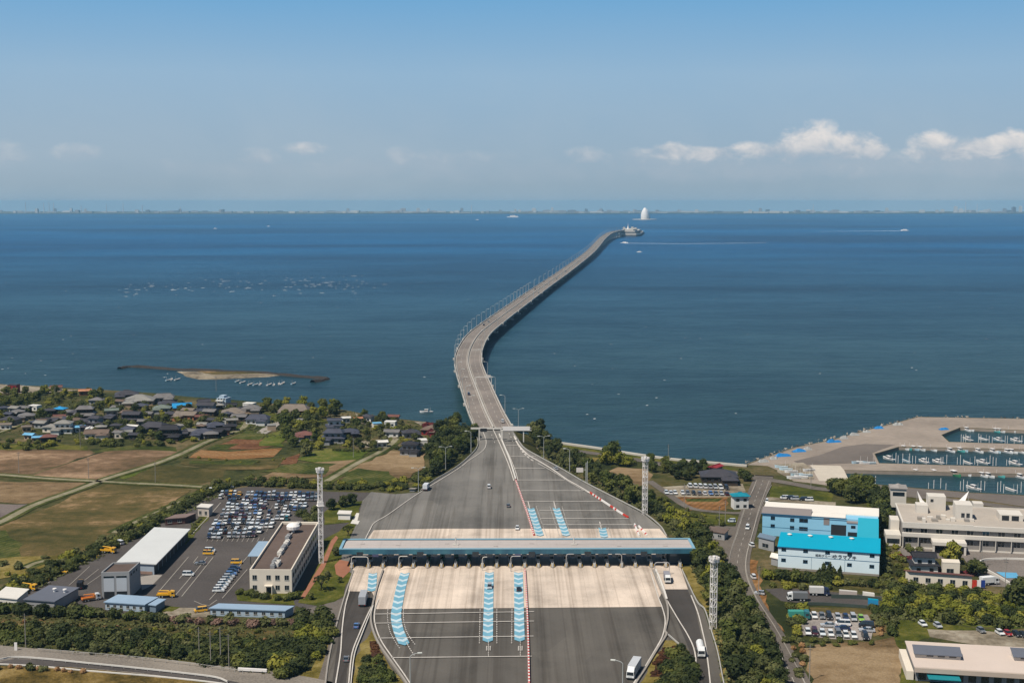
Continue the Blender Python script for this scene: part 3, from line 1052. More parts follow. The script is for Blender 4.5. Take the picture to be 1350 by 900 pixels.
npier = 0
acc = 0.0
for i in range(1, len(BL) - 1):
    acc += (BL[i] - BL[i - 1]).length
    if acc < 78:
        continue
    acc = 0.0
    p, t, n = frame_at(i)
    pm = MB()
    pm.T = Matrix.Translation(p + IT) @ Matrix.Rotation(math.atan2(t.y, t.x), 4, 'Z')
    z0 = SEA - 2 - p.z
    pm.box(-1.6, -4.2, z0, 1.6, 4.2, -6.4)
    pm.prism([(-1.6, -7.0), (1.6, -7.0), (1.6, 7.0), (-1.6, 7.0)], -6.4, -4.02)
    pm.box(-4.5, -6.5, z0, 4.5, 6.5, SEA + 1.3 - p.z)
    pm.build('pier', BR_CONC, bridge)
    npier += 1
# end pylon blocks at the abutment
for s in (-1, 1):
    p, t, n = frame_at(0)
    pm = MB()
    pm.T = Matrix.Translation(p + IT + n * s * 11.3) @ Matrix.Rotation(math.atan2(t.y, t.x), 4, 'Z')
    pm.box(-1, -0.6, -1.0, 3.5, 0.6, 1.8)
    pm.build('end_block', BR_CONC, bridge)

# inspection balconies on the edge
for i in range(4, 60, 4):
    p, t, n = frame_at(i)
    for s in ((-1, 1) if i % 8 == 0 else (-1,)):
        pm = MB()
        pm.T = Matrix.Translation(p + IT + n * s * 12.2) @ Matrix.Rotation(math.atan2(t.y, t.x), 4, 'Z')
        pm.box(-1.8, -0.62, -0.6, 1.8, 0.62, 0.9)
        pm.build('balcony', BR_CONC, bridge)

# ---------------------------------------------------------------- street lamps
LAMP = paint('lamp_pole', g_(188, 190, 186, 0.7), 0.5, 0.08, 0.5)
LENS = paint('lamp_lens', g_(225, 225, 215, 0.8), 0.3, 0.05, 0.5)


def make_lamp(h, arms, name='street_lamp', far=False, fat=1.0):
    r = thing(name, 'x', 'street lamp') if not far else None
    m = MB()
    m.tube([(0, 0, 0), (0, 0, h * 0.5), (0, 0, h)], [0.16 * fat, 0.13 * fat, 0.10 * fat], 6)
    m2 = m if far else MB()
    for s in arms:
        m3 = m if far else MB()
        m2.tube([(0, 0, h), (s * 0.5, 0, h + 0.45), (s * 1.4, 0, h + 0.75), (s * 2.3, 0, h + 0.85)], 0.09 * fat, 5)
        m3.cbox((s * 2.8, 0, h + 0.74), (1.3, 0.45 * fat, 0.22 * fat))
        if not far:
            m3.build('lamp_head', LENS, r)
    if far:
        return m.build(name, LAMP)
    m.cyl(0, 0, 0, 0.5, 0.28, 8)
    m.build('pole', LAMP, r)
    m2.build('arm', LAMP, r)
    return r


LAMP1 = make_lamp(11, (1,), fat=1.3)
LAMP2 = make_lamp(11, (-1, 1))
LAMPF = make_lamp(11, (1,), far=True, fat=2.4)
_used = {}


def place(proto, loc, rz, label, cat=None, group=None, color=None):
    """first use moves the prototype itself, later uses copy it with its parts"""
    if _used.get(proto.name):
        o = copy_tree(proto, None, color)
    else:
        o = proto
        _used[proto.name] = True
        if color is not None:
            o.color = color
            for c in o.children:
                c.color = color
    o.location = loc
    o.rotation_euler = (0, 0, rz)
    tag(o, label, cat, group)
    if group is None and 'group' in o:
        del o['group']
    return o


acc = 0
nl = 0
side_n = {-1: 0, 1: 0}
for i in range(1, len(BL) - 2):
    acc += (BL[i] - BL[i - 1]).length
    if acc < (38 if i < 60 else 55):
        continue
    acc = 0
    p, t, n = frame_at(i)
    for s in (-1, 1):
        if s == 1 and i < 60 and (nl % 2):
            continue
        q = p + n * s * 11.3
        ang = math.atan2(t.y, t.x) + (PI / 2 if s > 0 else -PI / 2)
        dist = q.y
        if dist < 1700:
            side_n[s] += 1
            place(LAMP1, (q.x, q.y, p.z + 0.9), ang, 'grey street lamp on the %s parapet of the bridge, %s from the shore' % ('left' if s < 0 else 'right', ORD[min(30, side_n[s])]), 'street lamp', 'lamps on the bridge')
        else:
            place(LAMPF, (q.x, q.y, p.z + 0.9), ang, 'tiny street lamp on the far straight stretch of the bridge', 'street lamp', 'lamps on the far half of the bridge')
    nl += 1

pl = [(551.7, 648, 1, 'beside the white truck on the left plaza edge'), (587.5, 618, 1, 'second one back on the left plaza edge'), (621, 596, 0, 'left of the bridge foot, before the gantry'),
      (716.8, 603, 1, 'first one from the bridge on the right plaza edge'), (751, 621, 0, 'on the right plaza edge next to the sign mast'), (683.5, 564, 1, 'right of the bridge foot by the sign gantry'),
      (541, 914, 0, 'rising from the near plaza behind the curved blue lane')]
for x, y, dbl, where in pl:
    p = PR(x, y)
    pr = LAMP2 if dbl else LAMP1
    rz = PI if x in (751, 621) else 0.2
    place(pr, (p.x, p.y, p.z), rz, '%s lamp %s' % ('twin armed grey' if dbl else 'tall grey single armed', where), 'street lamp', 'lamps round the toll plaza')
p = PR(820.7, 924)
place(LAMP1, p, PI - 0.2, 'tall grey curved lamp beside the grey truck at the near right', 'street lamp', 'lamps round the toll plaza')


# ---------------------------------------------------------------- sign gantries
SIGN_W = paint('sign_back', g_(226, 216, 206, 0.78), 0.6, 0.08, 0.4)
BLACK = paint('dark_panel', (0.02, 0.022, 0.025, 1), 0.5, 0.2, 0.5)


def gantry(name, label, A, B, h, posts, panels, truss=False, dk=()):
    a, b = PR(*A), PR(*B)
    t = b - a
    L = math.hypot(t.x, t.y)
    g = thing(name, label, 'sign gantry', (a.x, a.y, zr(a.y)), math.atan2(t.y, t.x))
    for x in posts:
        m = MB()
        m.box(x - 0.3, -0.3, -0.2, x + 0.3, 0.3, h)
        m.build('post', CONC_W, g)
    m = MB()
    m.box(-1.0, -0.4, h, L + 0.6, 0.4, h + 0.9)
    if truss:
        m.box(-0.6, -0.35, h + 1.5, L + 0.6, 0.35, h + 1.85)
        k = int(L / 1.5)
        for i in range(k):
            x = i * L / k
            m.tube([(x, 0, h + 0.4), (x + L / k / 2, 0, h + 1.6), (x + L / k, 0, h + 0.4)], 0.09, 4)
    m.build('beam', CONC_W, g)
    for (x0, x1, z0, z1, mt) in panels:
        m = MB()
        m.box(x0, -0.75, z0, x1, -0.45, z1)
        m.build('sign_panel', mt, g)
    return g


gantry('sign_gantry', 'white single beam gantry over the left carriageway with one dark sign', (623, 580), (659.5, 580), 6.4, (3.8, 16.5), [(4.5, 8.2, 5.0, 6.9, BLACK)])
gantry('sign_gantry', 'white truss gantry with a long pale sign back over the right carriageway', (662, 582), (699, 582), 6.2, (0.0, 12.2), [(0.4, 15.8, 6.5, 8.9, WHITE), (0.6, 3.6, 5.2, 6.2, CONC_G)], True)
p_, t_, n_ = frame_at(min(range(len(BL)), key=lambda i: (BL[i] - P(626.5, 507, 8)).length))
g = thing('sign_gantry', 'white gantry with a small sign spanning the right carriageway out on the bridge', 'sign gantry', p_, math.atan2(n_.y, n_.x))
for x in (0.0, 11.3):
    m = MB()
    m.box(x - 0.25, -0.25, 0.0, x + 0.25, 0.25, 6.5)
    m.build('post', CONC_W, g)
m = MB()
m.box(-0.3, -0.3, 6.5, 12.6, 0.3, 7.0)
m.build('beam', CONC_W, g)
m = MB()
m.box(7.0, -0.6, 6.2, 10.8, -0.35, 8.2)
m.build('sign_panel', SIGN_W, g)
g.rotation_euler = (0, 0, math.atan2(n_.y, n_.x))
# sign mast on the right edge
p = PR(772.5, 636)
g = thing('sign_mast', 'white cantilever sign mast with a pale board on the right plaza edge', 'sign mast', p)
m = MB()
m.box(-0.2, -0.2, 0, 0.2, 0.2, 10)
m.box(0.5, -0.15, 0, 0.8, 0.15, 11)
m.build('post', LAMP, g)
m = MB()
m.box(-3.2, -0.12, 6.4, 0, 0.12, 6.65)
m.build('arm', LAMP, g)
m = MB()
m.box(-4.8, -0.3, 5.3, -1.4, -0.15, 7.6)
m.build('sign_panel', SIGN_W, g)
# ---------------------------------------------------------------- toll gate
TEAL = None
m, nt, bs = newmat('canopy_fascia')
v = pos(nt)
col = ramp(nt, noise(nt, 0.12, 3, 0.6, pos(nt, (1, 0.02, 0.05))), [(0.35, (0.018, 0.075, 0.12, 1)), (0.5, (0.03, 0.115, 0.165, 1)), (0.66, (0.05, 0.17, 0.20, 1))])
nt.links.new(col, bs.inputs['Base Color'])
bs.inputs['Roughness'].default_value = 0.28
TEAL = m
TRIM = paint('canopy_trim', g_(142, 188, 208, 0.68), 0.5, 0.08, 0.3)
ROOFP = paint('canopy_roof_sheet', g_(200, 190, 184, 0.66), 0.85, 0.12, 0.1)
STEELD = paint('dark_steel', (0.03, 0.035, 0.04, 1), 0.5, 0.2, 0.5)
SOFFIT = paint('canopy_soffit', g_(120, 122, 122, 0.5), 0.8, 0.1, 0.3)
GREENP = paint('booth_green', g_(46, 110, 92, 0.6), 0.5, 0.12, 0.8)
BOOTHW = paint('booth_white', g_(214, 212, 206, 0.72), 0.5, 0.1, 0.6)
m, nt, bs = newmat('dark_glass')
bs.inputs['Base Color'].default_value = (0.015, 0.022, 0.028, 1)
bs.inputs['Roughness'].default_value = 0.08
bs.inputs['Specular IOR Level'].default_value = 0.8
GLASS = m
YEL = paint('safety_yellow', g_(230, 180, 50, 0.8), 0.5, 0.1, 0.6)

TZ0, TZ1 = 5.5, 7.7
ca, cb = P(447, 723, TZ1), P(916.8, 722, TZ1)
tdep = P(682, 709.6, TZ1).y - ca.y
tang = math.atan2(cb.y - ca.y, cb.x - ca.x)
tw = (cb - ca).length
gate = thing('toll_gate', 'long toll plaza canopy with a blue fascia and pale flat roof over many lanes', 'toll gate', (ca.x, ca.y, 0.2), tang)
b0, b1 = TZ0 - 0.2, TZ1 - 0.2
m = MB()
m.box(0.6, 0.6, b1 - 0.9, tw - 0.6, tdep - 0.6, b1 - 0.55, 0)
for x in [8, 22, 41, 60, 74, 91, 108, 126]:
    m.cbox((x, 5.0 + (x % 3) * 2, b1 - 0.55), (1.6, 0.9, 0.25), 0)
for i in range(1, 18):
    m.box(i * tw / 18 - 0.06, 0.6, b1 - 0.55, i * tw / 18 + 0.06, tdep - 0.6, b1 - 0.49, 0)
m.box(0.6, tdep * 0.5 - 0.15, b1 - 0.55, tw - 0.6, tdep * 0.5 + 0.15, b1 - 0.47, 0)
m.build('roof', ROOFP, gate)
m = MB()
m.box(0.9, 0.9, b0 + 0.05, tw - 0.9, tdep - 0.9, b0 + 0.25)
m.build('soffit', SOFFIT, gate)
m = MB()   # fascia walls with their pale cap
m.box(0, 0, b0, tw, 0.6, b1 - 0.35)
m.box(0, tdep - 0.6, b0, tw, tdep, b1 - 0.35)
m.box(0, 0.6, b0, 0.6, tdep - 0.6, b1 - 0.35)
m.box(tw - 0.6, 0.6, b0, tw, tdep - 0.6, b1 - 0.35)
# joints between the fascia sheets
for i in range(1, 46):
    m.box(i * tw / 46 - 0.03, -0.03, b0 + 0.02, i * tw / 46 + 0.03, 0, b1 - 0.36)
m.build('fascia', TEAL, gate)
m = MB()
m.box(-0.05, -0.05, b1 - 0.35, tw + 0.05, 0.75, b1)
m.box(-0.05, tdep - 0.75, b1 - 0.35, tw + 0.05, tdep + 0.05, b1)
m.box(-0.05, 0.75, b1 - 0.35, 0.95, tdep - 0.75, b1)
m.box(tw - 0.95, 0.75, b1 - 0.35, tw + 0.05, tdep - 0.75, b1)
m.build('cap_trim', TRIM, gate)
# service poles on the roof
for x in (44.5, 90.5):
    m = MB()
    m.cyl(x, tdep * 0.45, b1 - 0.55, b1 + 2.8, 0.22, 6)
    m.cbox((x, tdep * 0.45, b1 - 0.5), (2.2, 0.5, 0.5))
    m.build('roof_mast', CONC_W, gate)

isl_px = [464, 486, 505, 526.5, 545, 563.7, 582, 600.5, 618, 636, 655, 673, 692, 710, 728.5, 747, 765, 784, 801, 820, 838, 859, 878, 897]
inv = Matrix.Rotation(-tang, 4, 'Z') @ Matrix.Translation(-Vector((ca.x, ca.y, 0)))
ix = []
for x in isl_px:
    q = P(x, 747, 0.2)
    ix.append((inv @ q).x)
for i, x in enumerate(ix):
    m = MB()
    m.box(x - 0.35, tdep * 0.62, 0, x + 0.35, tdep * 0.62 + 0.7, b0 + 0.05)
    m.build('column', STEELD, gate)
m = MB()   # end walls
m.box(tw - 9.5, 4, 0, tw - 1.0, tdep - 1, b0 + 0.05)
m.build('end_room', paint('toll_room', g_(70, 82, 90, 0.6), 0.6, 0.1, 0.3), gate)
# lane sign boxes under the fascia
for i in range(len(ix) - 1):
    xm = (ix[i] + ix[i + 1]) / 2
    m = MB()
    m.box(xm - 1.2, -0.25, b0 - 0.9 if i % 3 else b0 - 1.2, xm + 1.2, -0.04, b0 + 0.0 if i % 4 else b0 + 0.9)
    m.build('lane_sign', STEELD if i not in (1, 11) else paint('sign_violet', g_(90, 90, 120, 0.6), 0.5), gate)


# booths: island with a booth, nose block and gate posts
def make_booth(col):
    r = thing('toll_booth', 'x', 'toll booth')
    m = MB()
    w = 0.95
    nose = [(-w, -1.0), (-w * 0.75, -2.6), (0, -3.3), (w * 0.75, -2.6), (w, -1.0), (w, 17.5), (w * 0.7, 18.6), (-w * 0.7, 18.6), (-w, 17.5)]
    m.prism(nose, 0, 0.25)
    m.build('island', CONC_G, r)
    m = MB()
    m.prism([(-0.55, -1.0), (-0.35, -2.2), (0.35, -2.2), (0.55, -1.0), (0.55, 1.2), (-0.55, 1.2)], 0.25, 1.5)
    m.box(-0.5, -0.4, 1.5, 0.5, 0.7, 1.9)
    m.build('nose_block', BOOTHW, r)
    m = MB()
    m.box(-0.85, 5.0, 0.25, 0.85, 9.2, 1.25)
    m.box(-0.85, 5.0, 2.35, 0.85, 9.2, 2.9)
    for x in (-0.8, 0.7):
        for y in (5.0, 7.0, 9.1):
            m.box(x, y, 1.25, x + 0.1, y + 0.1, 2.35)
    m.build('cabin', col, r)
    m = MB()
    m.box(-0.8, 5.1, 1.25, 0.8, 9.1, 2.35)
    m.build('window', GLASS, r)
    m = MB()
    m.cyl(0.0, -1.7, 0.25, 2.5, 0.12, 6)
    m.cbox((0, -1.75, 2.3), (0.5, 0.25, 0.8))
    m.build('signal', STEELD, r)
    m = MB()
    m.cyl(-0.72, -2.0, 0.25, 1.15, 0.09, 6)
    m.cyl(0.72, -2.0, 0.25, 1.15, 0.09, 6)
    m.build('bollard', YEL, r)
    return r


BO_W, BO_G = make_booth(BOOTHW), make_booth(GREENP)
for i, x in enumerate(ix):
    q = Matrix.Translation((ca.x, ca.y, 0)) @ Matrix.Rotation(tang, 4, 'Z') @ Vector((x, 2.2, 0.24))
    gr = i in (5, 6, 7, 8)
    place(BO_G if gr else BO_W, q, tang, '%s toll booth on its concrete island, %s from the left under the canopy' % ('green and dark' if gr else 'pale', ORD[i + 1]), 'toll booth', 'toll booths in a row under the canopy')

# arched lane portals in front of the gates
def portal(label, x0, x1, y, h, mt, half=False):
    a, b = P(x0, y, 0.2), P(x1, y, 0.2)
    w = (b - a).length
    r = 0.8
    m = MB()
    pts = [(0, 0, 0), (0, 0, h - r), (r * 0.3, 0, h - r * 0.3), (r, 0, h), (w - r, 0, h)]
    if not half:
        pts += [(w - r * 0.3, 0, h - r * 0.3), (w, 0, h - r), (w, 0, 0)]
    m.tube(pts, 0.16, 6)
    o = m.build('lane_portal', mt, None, a, math.atan2(b.y - a.y, b.x - a.x))
    tag(o, label, 'portal', 'bent pipe portals in front of the toll gates')


PIPE = paint('portal_pipe', g_(200, 196, 192, 0.7), 0.5, 0.1, 0.6)
portal('square white pipe portal over the leftmost toll lane', 463.5, 485.5, 749, 4.6, CONC_W)
portal('white half portal left of the curved blue lane', 526, 540, 751, 5.4, CONC_W, True)
portal('white half portal left of the middle blue lane with a white car', 636, 645, 752, 5.4, CONC_W, True)
portal('grey bent half portal left of the right blue lane with a dark car', 673.5, 689, 753, 6.0, PIPE, True)
portal('grey bent half portal opening to the right, fifth lane right of the dark car', 746.5, 759, 748, 5.4, PIPE, True)
portal('grey bent half portal opening to the left, near the right end of the gates', 819.5, 808, 748, 5.4, PIPE, True)
portal('rounded grey portal over the truck leaving at the right end', 863, 882.5, 757, 4.7, PIPE)


# barrier arms
for x0, x1, y, lab in [(842 - 20, 838, 749, None)]:
    pass

# ---------------------------------------------------------------- floodlight towers
def light_tower(label, x, y, ytop, s, ymid=None, raised=0.0):
    p = P(x, y, 0)
    h = hgt(y, ytop)
    r = thing('floodlight_tower', label, 'light tower', p, 0.35)
    m = MB()
    c = s / 2
    n = max(8, int(h / (s * 1.6)))
    for sx in (-1, 1):
        for sy in (-1, 1):
            m.box(sx * c - 0.10, sy * c - 0.10, 0, sx * c + 0.10, sy * c + 0.10, h - 2.5)
    for i in range(n + 1):
        z = (h - 2.6) * i / n
        for sgn in (-1, 1):
            m.box(-c, sgn * c - 0.07, z, c, sgn * c + 0.07, z + 0.22)
            m.box(sgn * c - 0.07, -c, z, sgn * c + 0.07, c, z + 0.22)
        if i < n:
            z2 = (h - 2.6) * (i + 1) / n
            zz = [z, z2] if i % 2 else [z2, z]
            for sgn in (-1, 1):
                m.tube([(-c, sgn * c, zz[0]), (c, sgn * c, zz[1])], 0.07, 4)
                m.tube([(sgn * c, -c, zz[0]), (sgn * c, c, zz[1])], 0.07, 4)
    m.build('lattice_mast', WHITE, r)
    m = MB()
    m.box(-c - 0.5, -c - 0.5, h - 2.6, c + 0.5, c + 0.5, h - 2.4)
    for a in range(4):
        m.T = Matrix.Rotation(a * PI / 2, 4, 'Z')
        m.box(-c - 0.5, c + 0.42, h - 2.4, c + 0.5, c + 0.5, h - 1.5)
    m.T = None
    m.cyl(0, 0, h - 2.3, h - 0.6, c * 0.8, 8)
    m.build('platform', WHITE, r)
    for k in range(4):
        a = k * PI / 2
        m = MB()
        m.T = Matrix.Rotation(a, 4, 'Z')
        for dx_ in (-0.6, 0.6):
            m.cbox((dx_, c + 0.6, h - 1.6), (0.7, 0.35, 0.7))
        m.build('floodlight', WHITE, r)
    if ymid:
        zm = hgt(y, ymid)
        m = MB()
        m.box(-c - 0.6, -c - 0.6, zm - 1.0, c + 0.6, c + 0.6, zm - 0.8)
        m.box(-c - 0.3, -c - 0.3, zm - 0.8, c + 0.3, c + 0.3, zm + 0.6)
        m.build('equipment_box', WHITE, r)
    return r


light_tower('tallest white lattice floodlight tower, beside the office block with dark roof', 423.5, 742, 611, 1.5, 661)
light_tower('white lattice floodlight tower behind the right half of the toll plaza', 850, 679.5, 598, 1.7)
light_tower('white lattice floodlight tower with a round top beside the right exit ramp', 940, 829, 727, 1.6)
# ---------------------------------------------------------------- foliage
def leafmat(name, a, b, c, tr=0.25):
    m, nt, bs = newmat(name)
    v = pos(nt)
    oi = nt.nodes.new('ShaderNodeObjectInfo')
    n1 = noise(nt, 0.35, 4, 0.65, v)
    n2 = noise(nt, 2.2, 2, 0.6, v)
    f = mth(nt, 'ADD', mth(nt, 'ADD', mth(nt, 'MULTIPLY', n1, 0.6), mth(nt, 'MULTIPLY', n2, 0.4)), mth(nt, 'MULTIPLY', mth(nt, 'SUBTRACT', oi.outputs['Random'], 0.5), 0.28))
    col = ramp(nt, f, [(0.28, a), (0.5, b), (0.74, c)])
    nt.links.new(col, bs.inputs['Base Color'])
    bs.inputs['Roughness'].default_value = 0.75
    bs.inputs['Specular IOR Level'].default_value = 0.2
    t = nt.nodes.new('ShaderNodeBsdfTranslucent')
    nt.links.new(col, t.inputs['Color'])
    mx = nt.nodes.new('ShaderNodeMixShader')
    mx.inputs[0].default_value = tr
    nt.links.new(bs.outputs[0], mx.inputs[1])
    nt.links.new(t.outputs[0], mx.inputs[2])
    nt.links.new(mx.outputs[0], nt.nodes['Material Output'].inputs['Surface'])
    return m


def c4(r, g, b):
    return (r, g, b, 1)


LF_DARK = leafmat('leaves_dark', c4(0.021, 0.029, 0.009), c4(0.045, 0.058, 0.015), c4(0.096, 0.100, 0.025))
LF_MID = leafmat('leaves_mid', c4(0.038, 0.053, 0.012), c4(0.079, 0.096, 0.020), c4(0.158, 0.153, 0.034))
LF_LIME = leafmat('leaves_lime', c4(0.088, 0.104, 0.012), c4(0.175, 0.180, 0.021), c4(0.289, 0.254, 0.044))
LF_OLIVE = leafmat('leaves_olive', c4(0.056, 0.062, 0.020), c4(0.100, 0.108, 0.034), c4(0.160, 0.155, 0.060))
LF_MAUVE = leafmat('leaves_mauve', c4(0.105, 0.067, 0.049), c4(0.184, 0.114, 0.084), c4(0.263, 0.163, 0.118))
LF_RED = leafmat('leaves_maroon', c4(0.061, 0.014, 0.015), c4(0.131, 0.024, 0.028), c4(0.201, 0.046, 0.044))
LF_BROWN = leafmat('leaves_brown', c4(0.052, 0.022, 0.009), c4(0.096, 0.040, 0.017), c4(0.149, 0.067, 0.028))
LF_REED = leafmat('dry_reed', c4(0.210, 0.114, 0.044), c4(0.350, 0.200, 0.086), c4(0.525, 0.320, 0.161))
BARK = paint('bark', (0.09, 0.07, 0.05, 1), 0.95, 0.3, 2)


def leaf_lobes(mb, lobes, n, size, rnd, flat=0.0):
    areas = [l[3] * l[4] for l in lobes]
    ta = sum(areas)
    for l, ar in zip(lobes, areas):
        cx, cy, cz, rx, rzz = l
        # solid heart so the crown is not see-through everywhere
        k = 0.66
        vs, N, M_ = [], 7, 4
        for i in range(M_ + 1):
            th = PI * i / M_
            for j in range(N):
                ph = 2 * PI * j / N
                w = k * rnd.uniform(0.85, 1.15)
                vs.append((cx + rx * w * math.sin(th) * math.cos(ph), cy + rx * w * math.sin(th) * math.sin(ph), cz + rzz * w * math.cos(th)))
        fs = [(i * N + j, (i + 1) * N + j, (i + 1) * N + (j + 1) % N, i * N + (j + 1) % N) for i in range(M_) for j in range(N)]
        mb.add(vs, fs)
        for _ in range(int(n * ar / ta)):
            z = rnd.uniform(-0.75, 1)
            ph = rnd.uniform(0, 2 * PI)
            r = math.sqrt(max(0, 1 - z * z))
            d = Vector((r * math.cos(ph), r * math.sin(ph), z))
            q = rnd.uniform(0.72, 1.12)
            p = Vector((cx + d.x * rx * q, cy + d.y * rx * q, cz + d.z * rzz * q))
            nn = (d + Vector((rnd.uniform(-.6, .6), rnd.uniform(-.6, .6), rnd.uniform(-.4, .8)))).normalized()
            a = nn.cross(Vector((rnd.uniform(-1, 1), rnd.uniform(-1, 1), rnd.uniform(-1, 1))))
            if a.length < 1e-3:
                continue
            a.normalize()
            b = nn.cross(a)
            s = size * rnd.uniform(0.6, 1.3)
            mb.add([p - a * s - b * s * 0.6, p + a * s * 0.9 - b * s * 0.7, p + a * s + b * s * 0.6, p - a * s * 0.8 + b * s * 0.8], [(0, 1, 2, 3)])


def make_tree(name, h, r, mt, seed, n=620, shape='round', size=0.42):
    rnd = random.Random(seed)
    t = thing(name, 'x', 'tree')
    m = MB()
    m.tube([(0, 0, -0.5), (0.1, 0, h * 0.25), (-0.1, 0.1, h * 0.5), (0, 0, h * 0.75)], [r * 0.12, r * 0.09, r * 0.07, r * 0.03], 6)
    for k in range(4):
        a = k * PI / 2 + rnd.uniform(0, 1)
        m.tube([(0, 0, h * 0.32), (math.cos(a) * r * 0.4, math.sin(a) * r * 0.4, h * 0.55), (math.cos(a) * r * 0.65, math.sin(a) * r * 0.65, h * 0.68)], [r * 0.05, r * 0.035, r * 0.015], 5)
    m.build('trunk', BARK, t)
    lobes = []
    if shape == 'round':
        for k in range(9):
            a = rnd.uniform(0, 2 * PI)
            q = r * rnd.uniform(0.25, 0.68)
            lobes.append((math.cos(a) * q, math.sin(a) * q, h * rnd.uniform(0.30, 0.76), r * rnd.uniform(0.36, 0.54), h * rnd.uniform(0.14, 0.22)))
        lobes.append((0, 0, h * 0.76, r * 0.5, h * 0.22))
        lobes.append((0, 0, h * 0.38, r * 0.75, h * 0.28))
    elif shape == 'cone':
        for k in range(9):
            f = k / 9
            lobes.append((rnd.uniform(-.1, .1) * r, rnd.uniform(-.1, .1) * r, h * (0.18 + 0.78 * f), r * (1 - f) * 0.95 + 0.15, h * 0.12))
    elif shape == 'palm':
        for k in range(14):
            a = k * 2 * PI / 14 + rnd.uniform(-.2, .2)
            q = r * 0.5
            lobes.append((math.cos(a) * q, math.sin(a) * q, h * rnd.uniform(0.72, 0.9), r * 0.16, h * 0.06))
            lobes.append((math.cos(a) * r * 0.85, math.sin(a) * r * 0.85, h * rnd.uniform(0.55, 0.8), r * 0.13, h * 0.06))
        lobes.append((0, 0, h * 0.86, r * 0.3, h * 0.1))
    c = MB()
    leaf_lobes(c, lobes, n, size, rnd)
    c.build('crown', mt, t)
    return t


def make_shrub(name, h, r, mt, seed, n=380, size=0.33):
    rnd = random.Random(seed)
    lobes = []
    for k in range(6):
        a = rnd.uniform(0, 2 * PI)
        q = r * rnd.uniform(0.15, 0.6)
        lobes.append((math.cos(a) * q, math.sin(a) * q, h * rnd.uniform(0.3, 0.62), r * rnd.uniform(0.35, 0.6), h * rnd.uniform(0.28, 0.4)))
    lobes.append((0, 0, h * 0.4, r * 0.7, h * 0.42))
    c = MB()
    leaf_lobes(c, lobes, n, size, rnd)
    return tag(c.build(name, mt), 'x', 'shrub')


TR = {'dark': [make_tree('broadleaf_tree', 8, 3.6, LF_DARK, 1), make_tree('broadleaf_tree', 7, 3.8, LF_DARK, 2)],
      'mid': [make_tree('broadleaf_tree', 8, 3.6, LF_MID, 3), make_tree('broadleaf_tree', 7, 3.4, LF_MID, 4)],
      'lime': [make_tree('broadleaf_tree', 7, 3.8, LF_LIME, 5)],
      'red': [make_tree('maroon_tree', 5, 3.0, LF_RED, 6)],
      'olive': [make_tree('broadleaf_tree', 7, 3.4, LF_OLIVE, 8)],
      'cone': [make_tree('conifer_tree', 9, 2.6, LF_DARK, 7, 520, 'cone')],
      'palm': [make_tree('palm_tree', 7, 3.4, LF_DARK, 9, 500, 'palm', 0.3)]}
SH = {'dark': [make_shrub('shrub', 3.4, 2.6, LF_DARK, 21), make_shrub('shrub', 3.0, 2.8, LF_DARK, 22)],
      'mid': [make_shrub('shrub', 3.2, 2.6, LF_MID, 23), make_shrub('shrub', 2.8, 2.4, LF_MID, 24)],
      'lime': [make_shrub('shrub', 3.0, 2.8, LF_LIME, 25), make_shrub('shrub', 2.6, 2.4, LF_LIME, 28)],
      'olive': [make_shrub('shrub', 2.6, 2.6, LF_OLIVE, 26), make_shrub('shrub', 2.8, 2.2, LF_OLIVE, 29)],
      'mauve': [make_shrub('shrub', 2.0, 2.2, LF_MAUVE, 27)],
      'red': [make_shrub('shrub', 1.6, 1.9, LF_RED, 30)],
      'brown': [make_shrub('shrub', 1.0, 1.8, LF_BROWN, 31)],
      'reed': [make_shrub('reed_clump', 2.0, 1.5, LF_REED, 32, 260, 0.22)]}
PLANTED = []


def plant(kind, p, s, label, group, lib=None, sz=None):
    protos = (lib or TR)[kind]
    pr = RND.choice(protos)
    rz = RND.uniform(0, 2 * PI)
    o = place(pr, p, rz, label, None, group)
    o.scale = (s * RND.uniform(0.9, 1.15), s * RND.uniform(0.9, 1.15), (sz or s) * RND.uniform(0.85, 1.15))
    PLANTED.append((p.x, p.y, s))
    return o


def inside(pt, poly):
    x, y = pt
    c = False
    n = len(poly)
    for i in range(n):
        a, b = poly[i], poly[(i + 1) % n]
        if (a.y > y) != (b.y > y) and x < (b.x - a.x) * (y - a.y) / (b.y - a.y) + a.x:
            c = not c
    return c


BLOCK = []   # polygons where nothing may grow


def scatter(poly_px, n, gap, kinds, smin, smax, label, group, lib=None, zf=None, vary=None):
    poly = pp(poly_px)
    x0, x1 = min(p.x for p in poly), max(p.x for p in poly)
    y0, y1 = min(p.y for p in poly), max(p.y for p in poly)
    got, tries = [], 0
    while len(got) < n and tries < n * 60:
        tries += 1
        x, y = RND.uniform(x0, x1), RND.uniform(y0, y1)
        if not inside((x, y), poly) or any(inside((x, y), b) for b in BLOCK):
            continue
        if any((x - q[0]) ** 2 + (y - q[1]) ** 2 < gap * gap for q in got):
            continue
        got.append((x, y))
    for x, y in got:
        k = RND.choice(kinds)
        lab = label.replace('@', {'dark': 'dark green', 'mid': 'mid green', 'lime': 'yellow green', 'olive': 'olive brown', 'red': 'maroon', 'cone': 'pointed dark', 'mauve': 'greyish brown', 'reed': 'straw coloured', 'brown': 'dark brown', 'palm': 'shaggy dark'}[k])
        plant(k, Vector((x, y, (zf(x, y) if zf else 0))), RND.uniform(smin, smax), lab, group + ' (' + k + ')', lib)
    return got


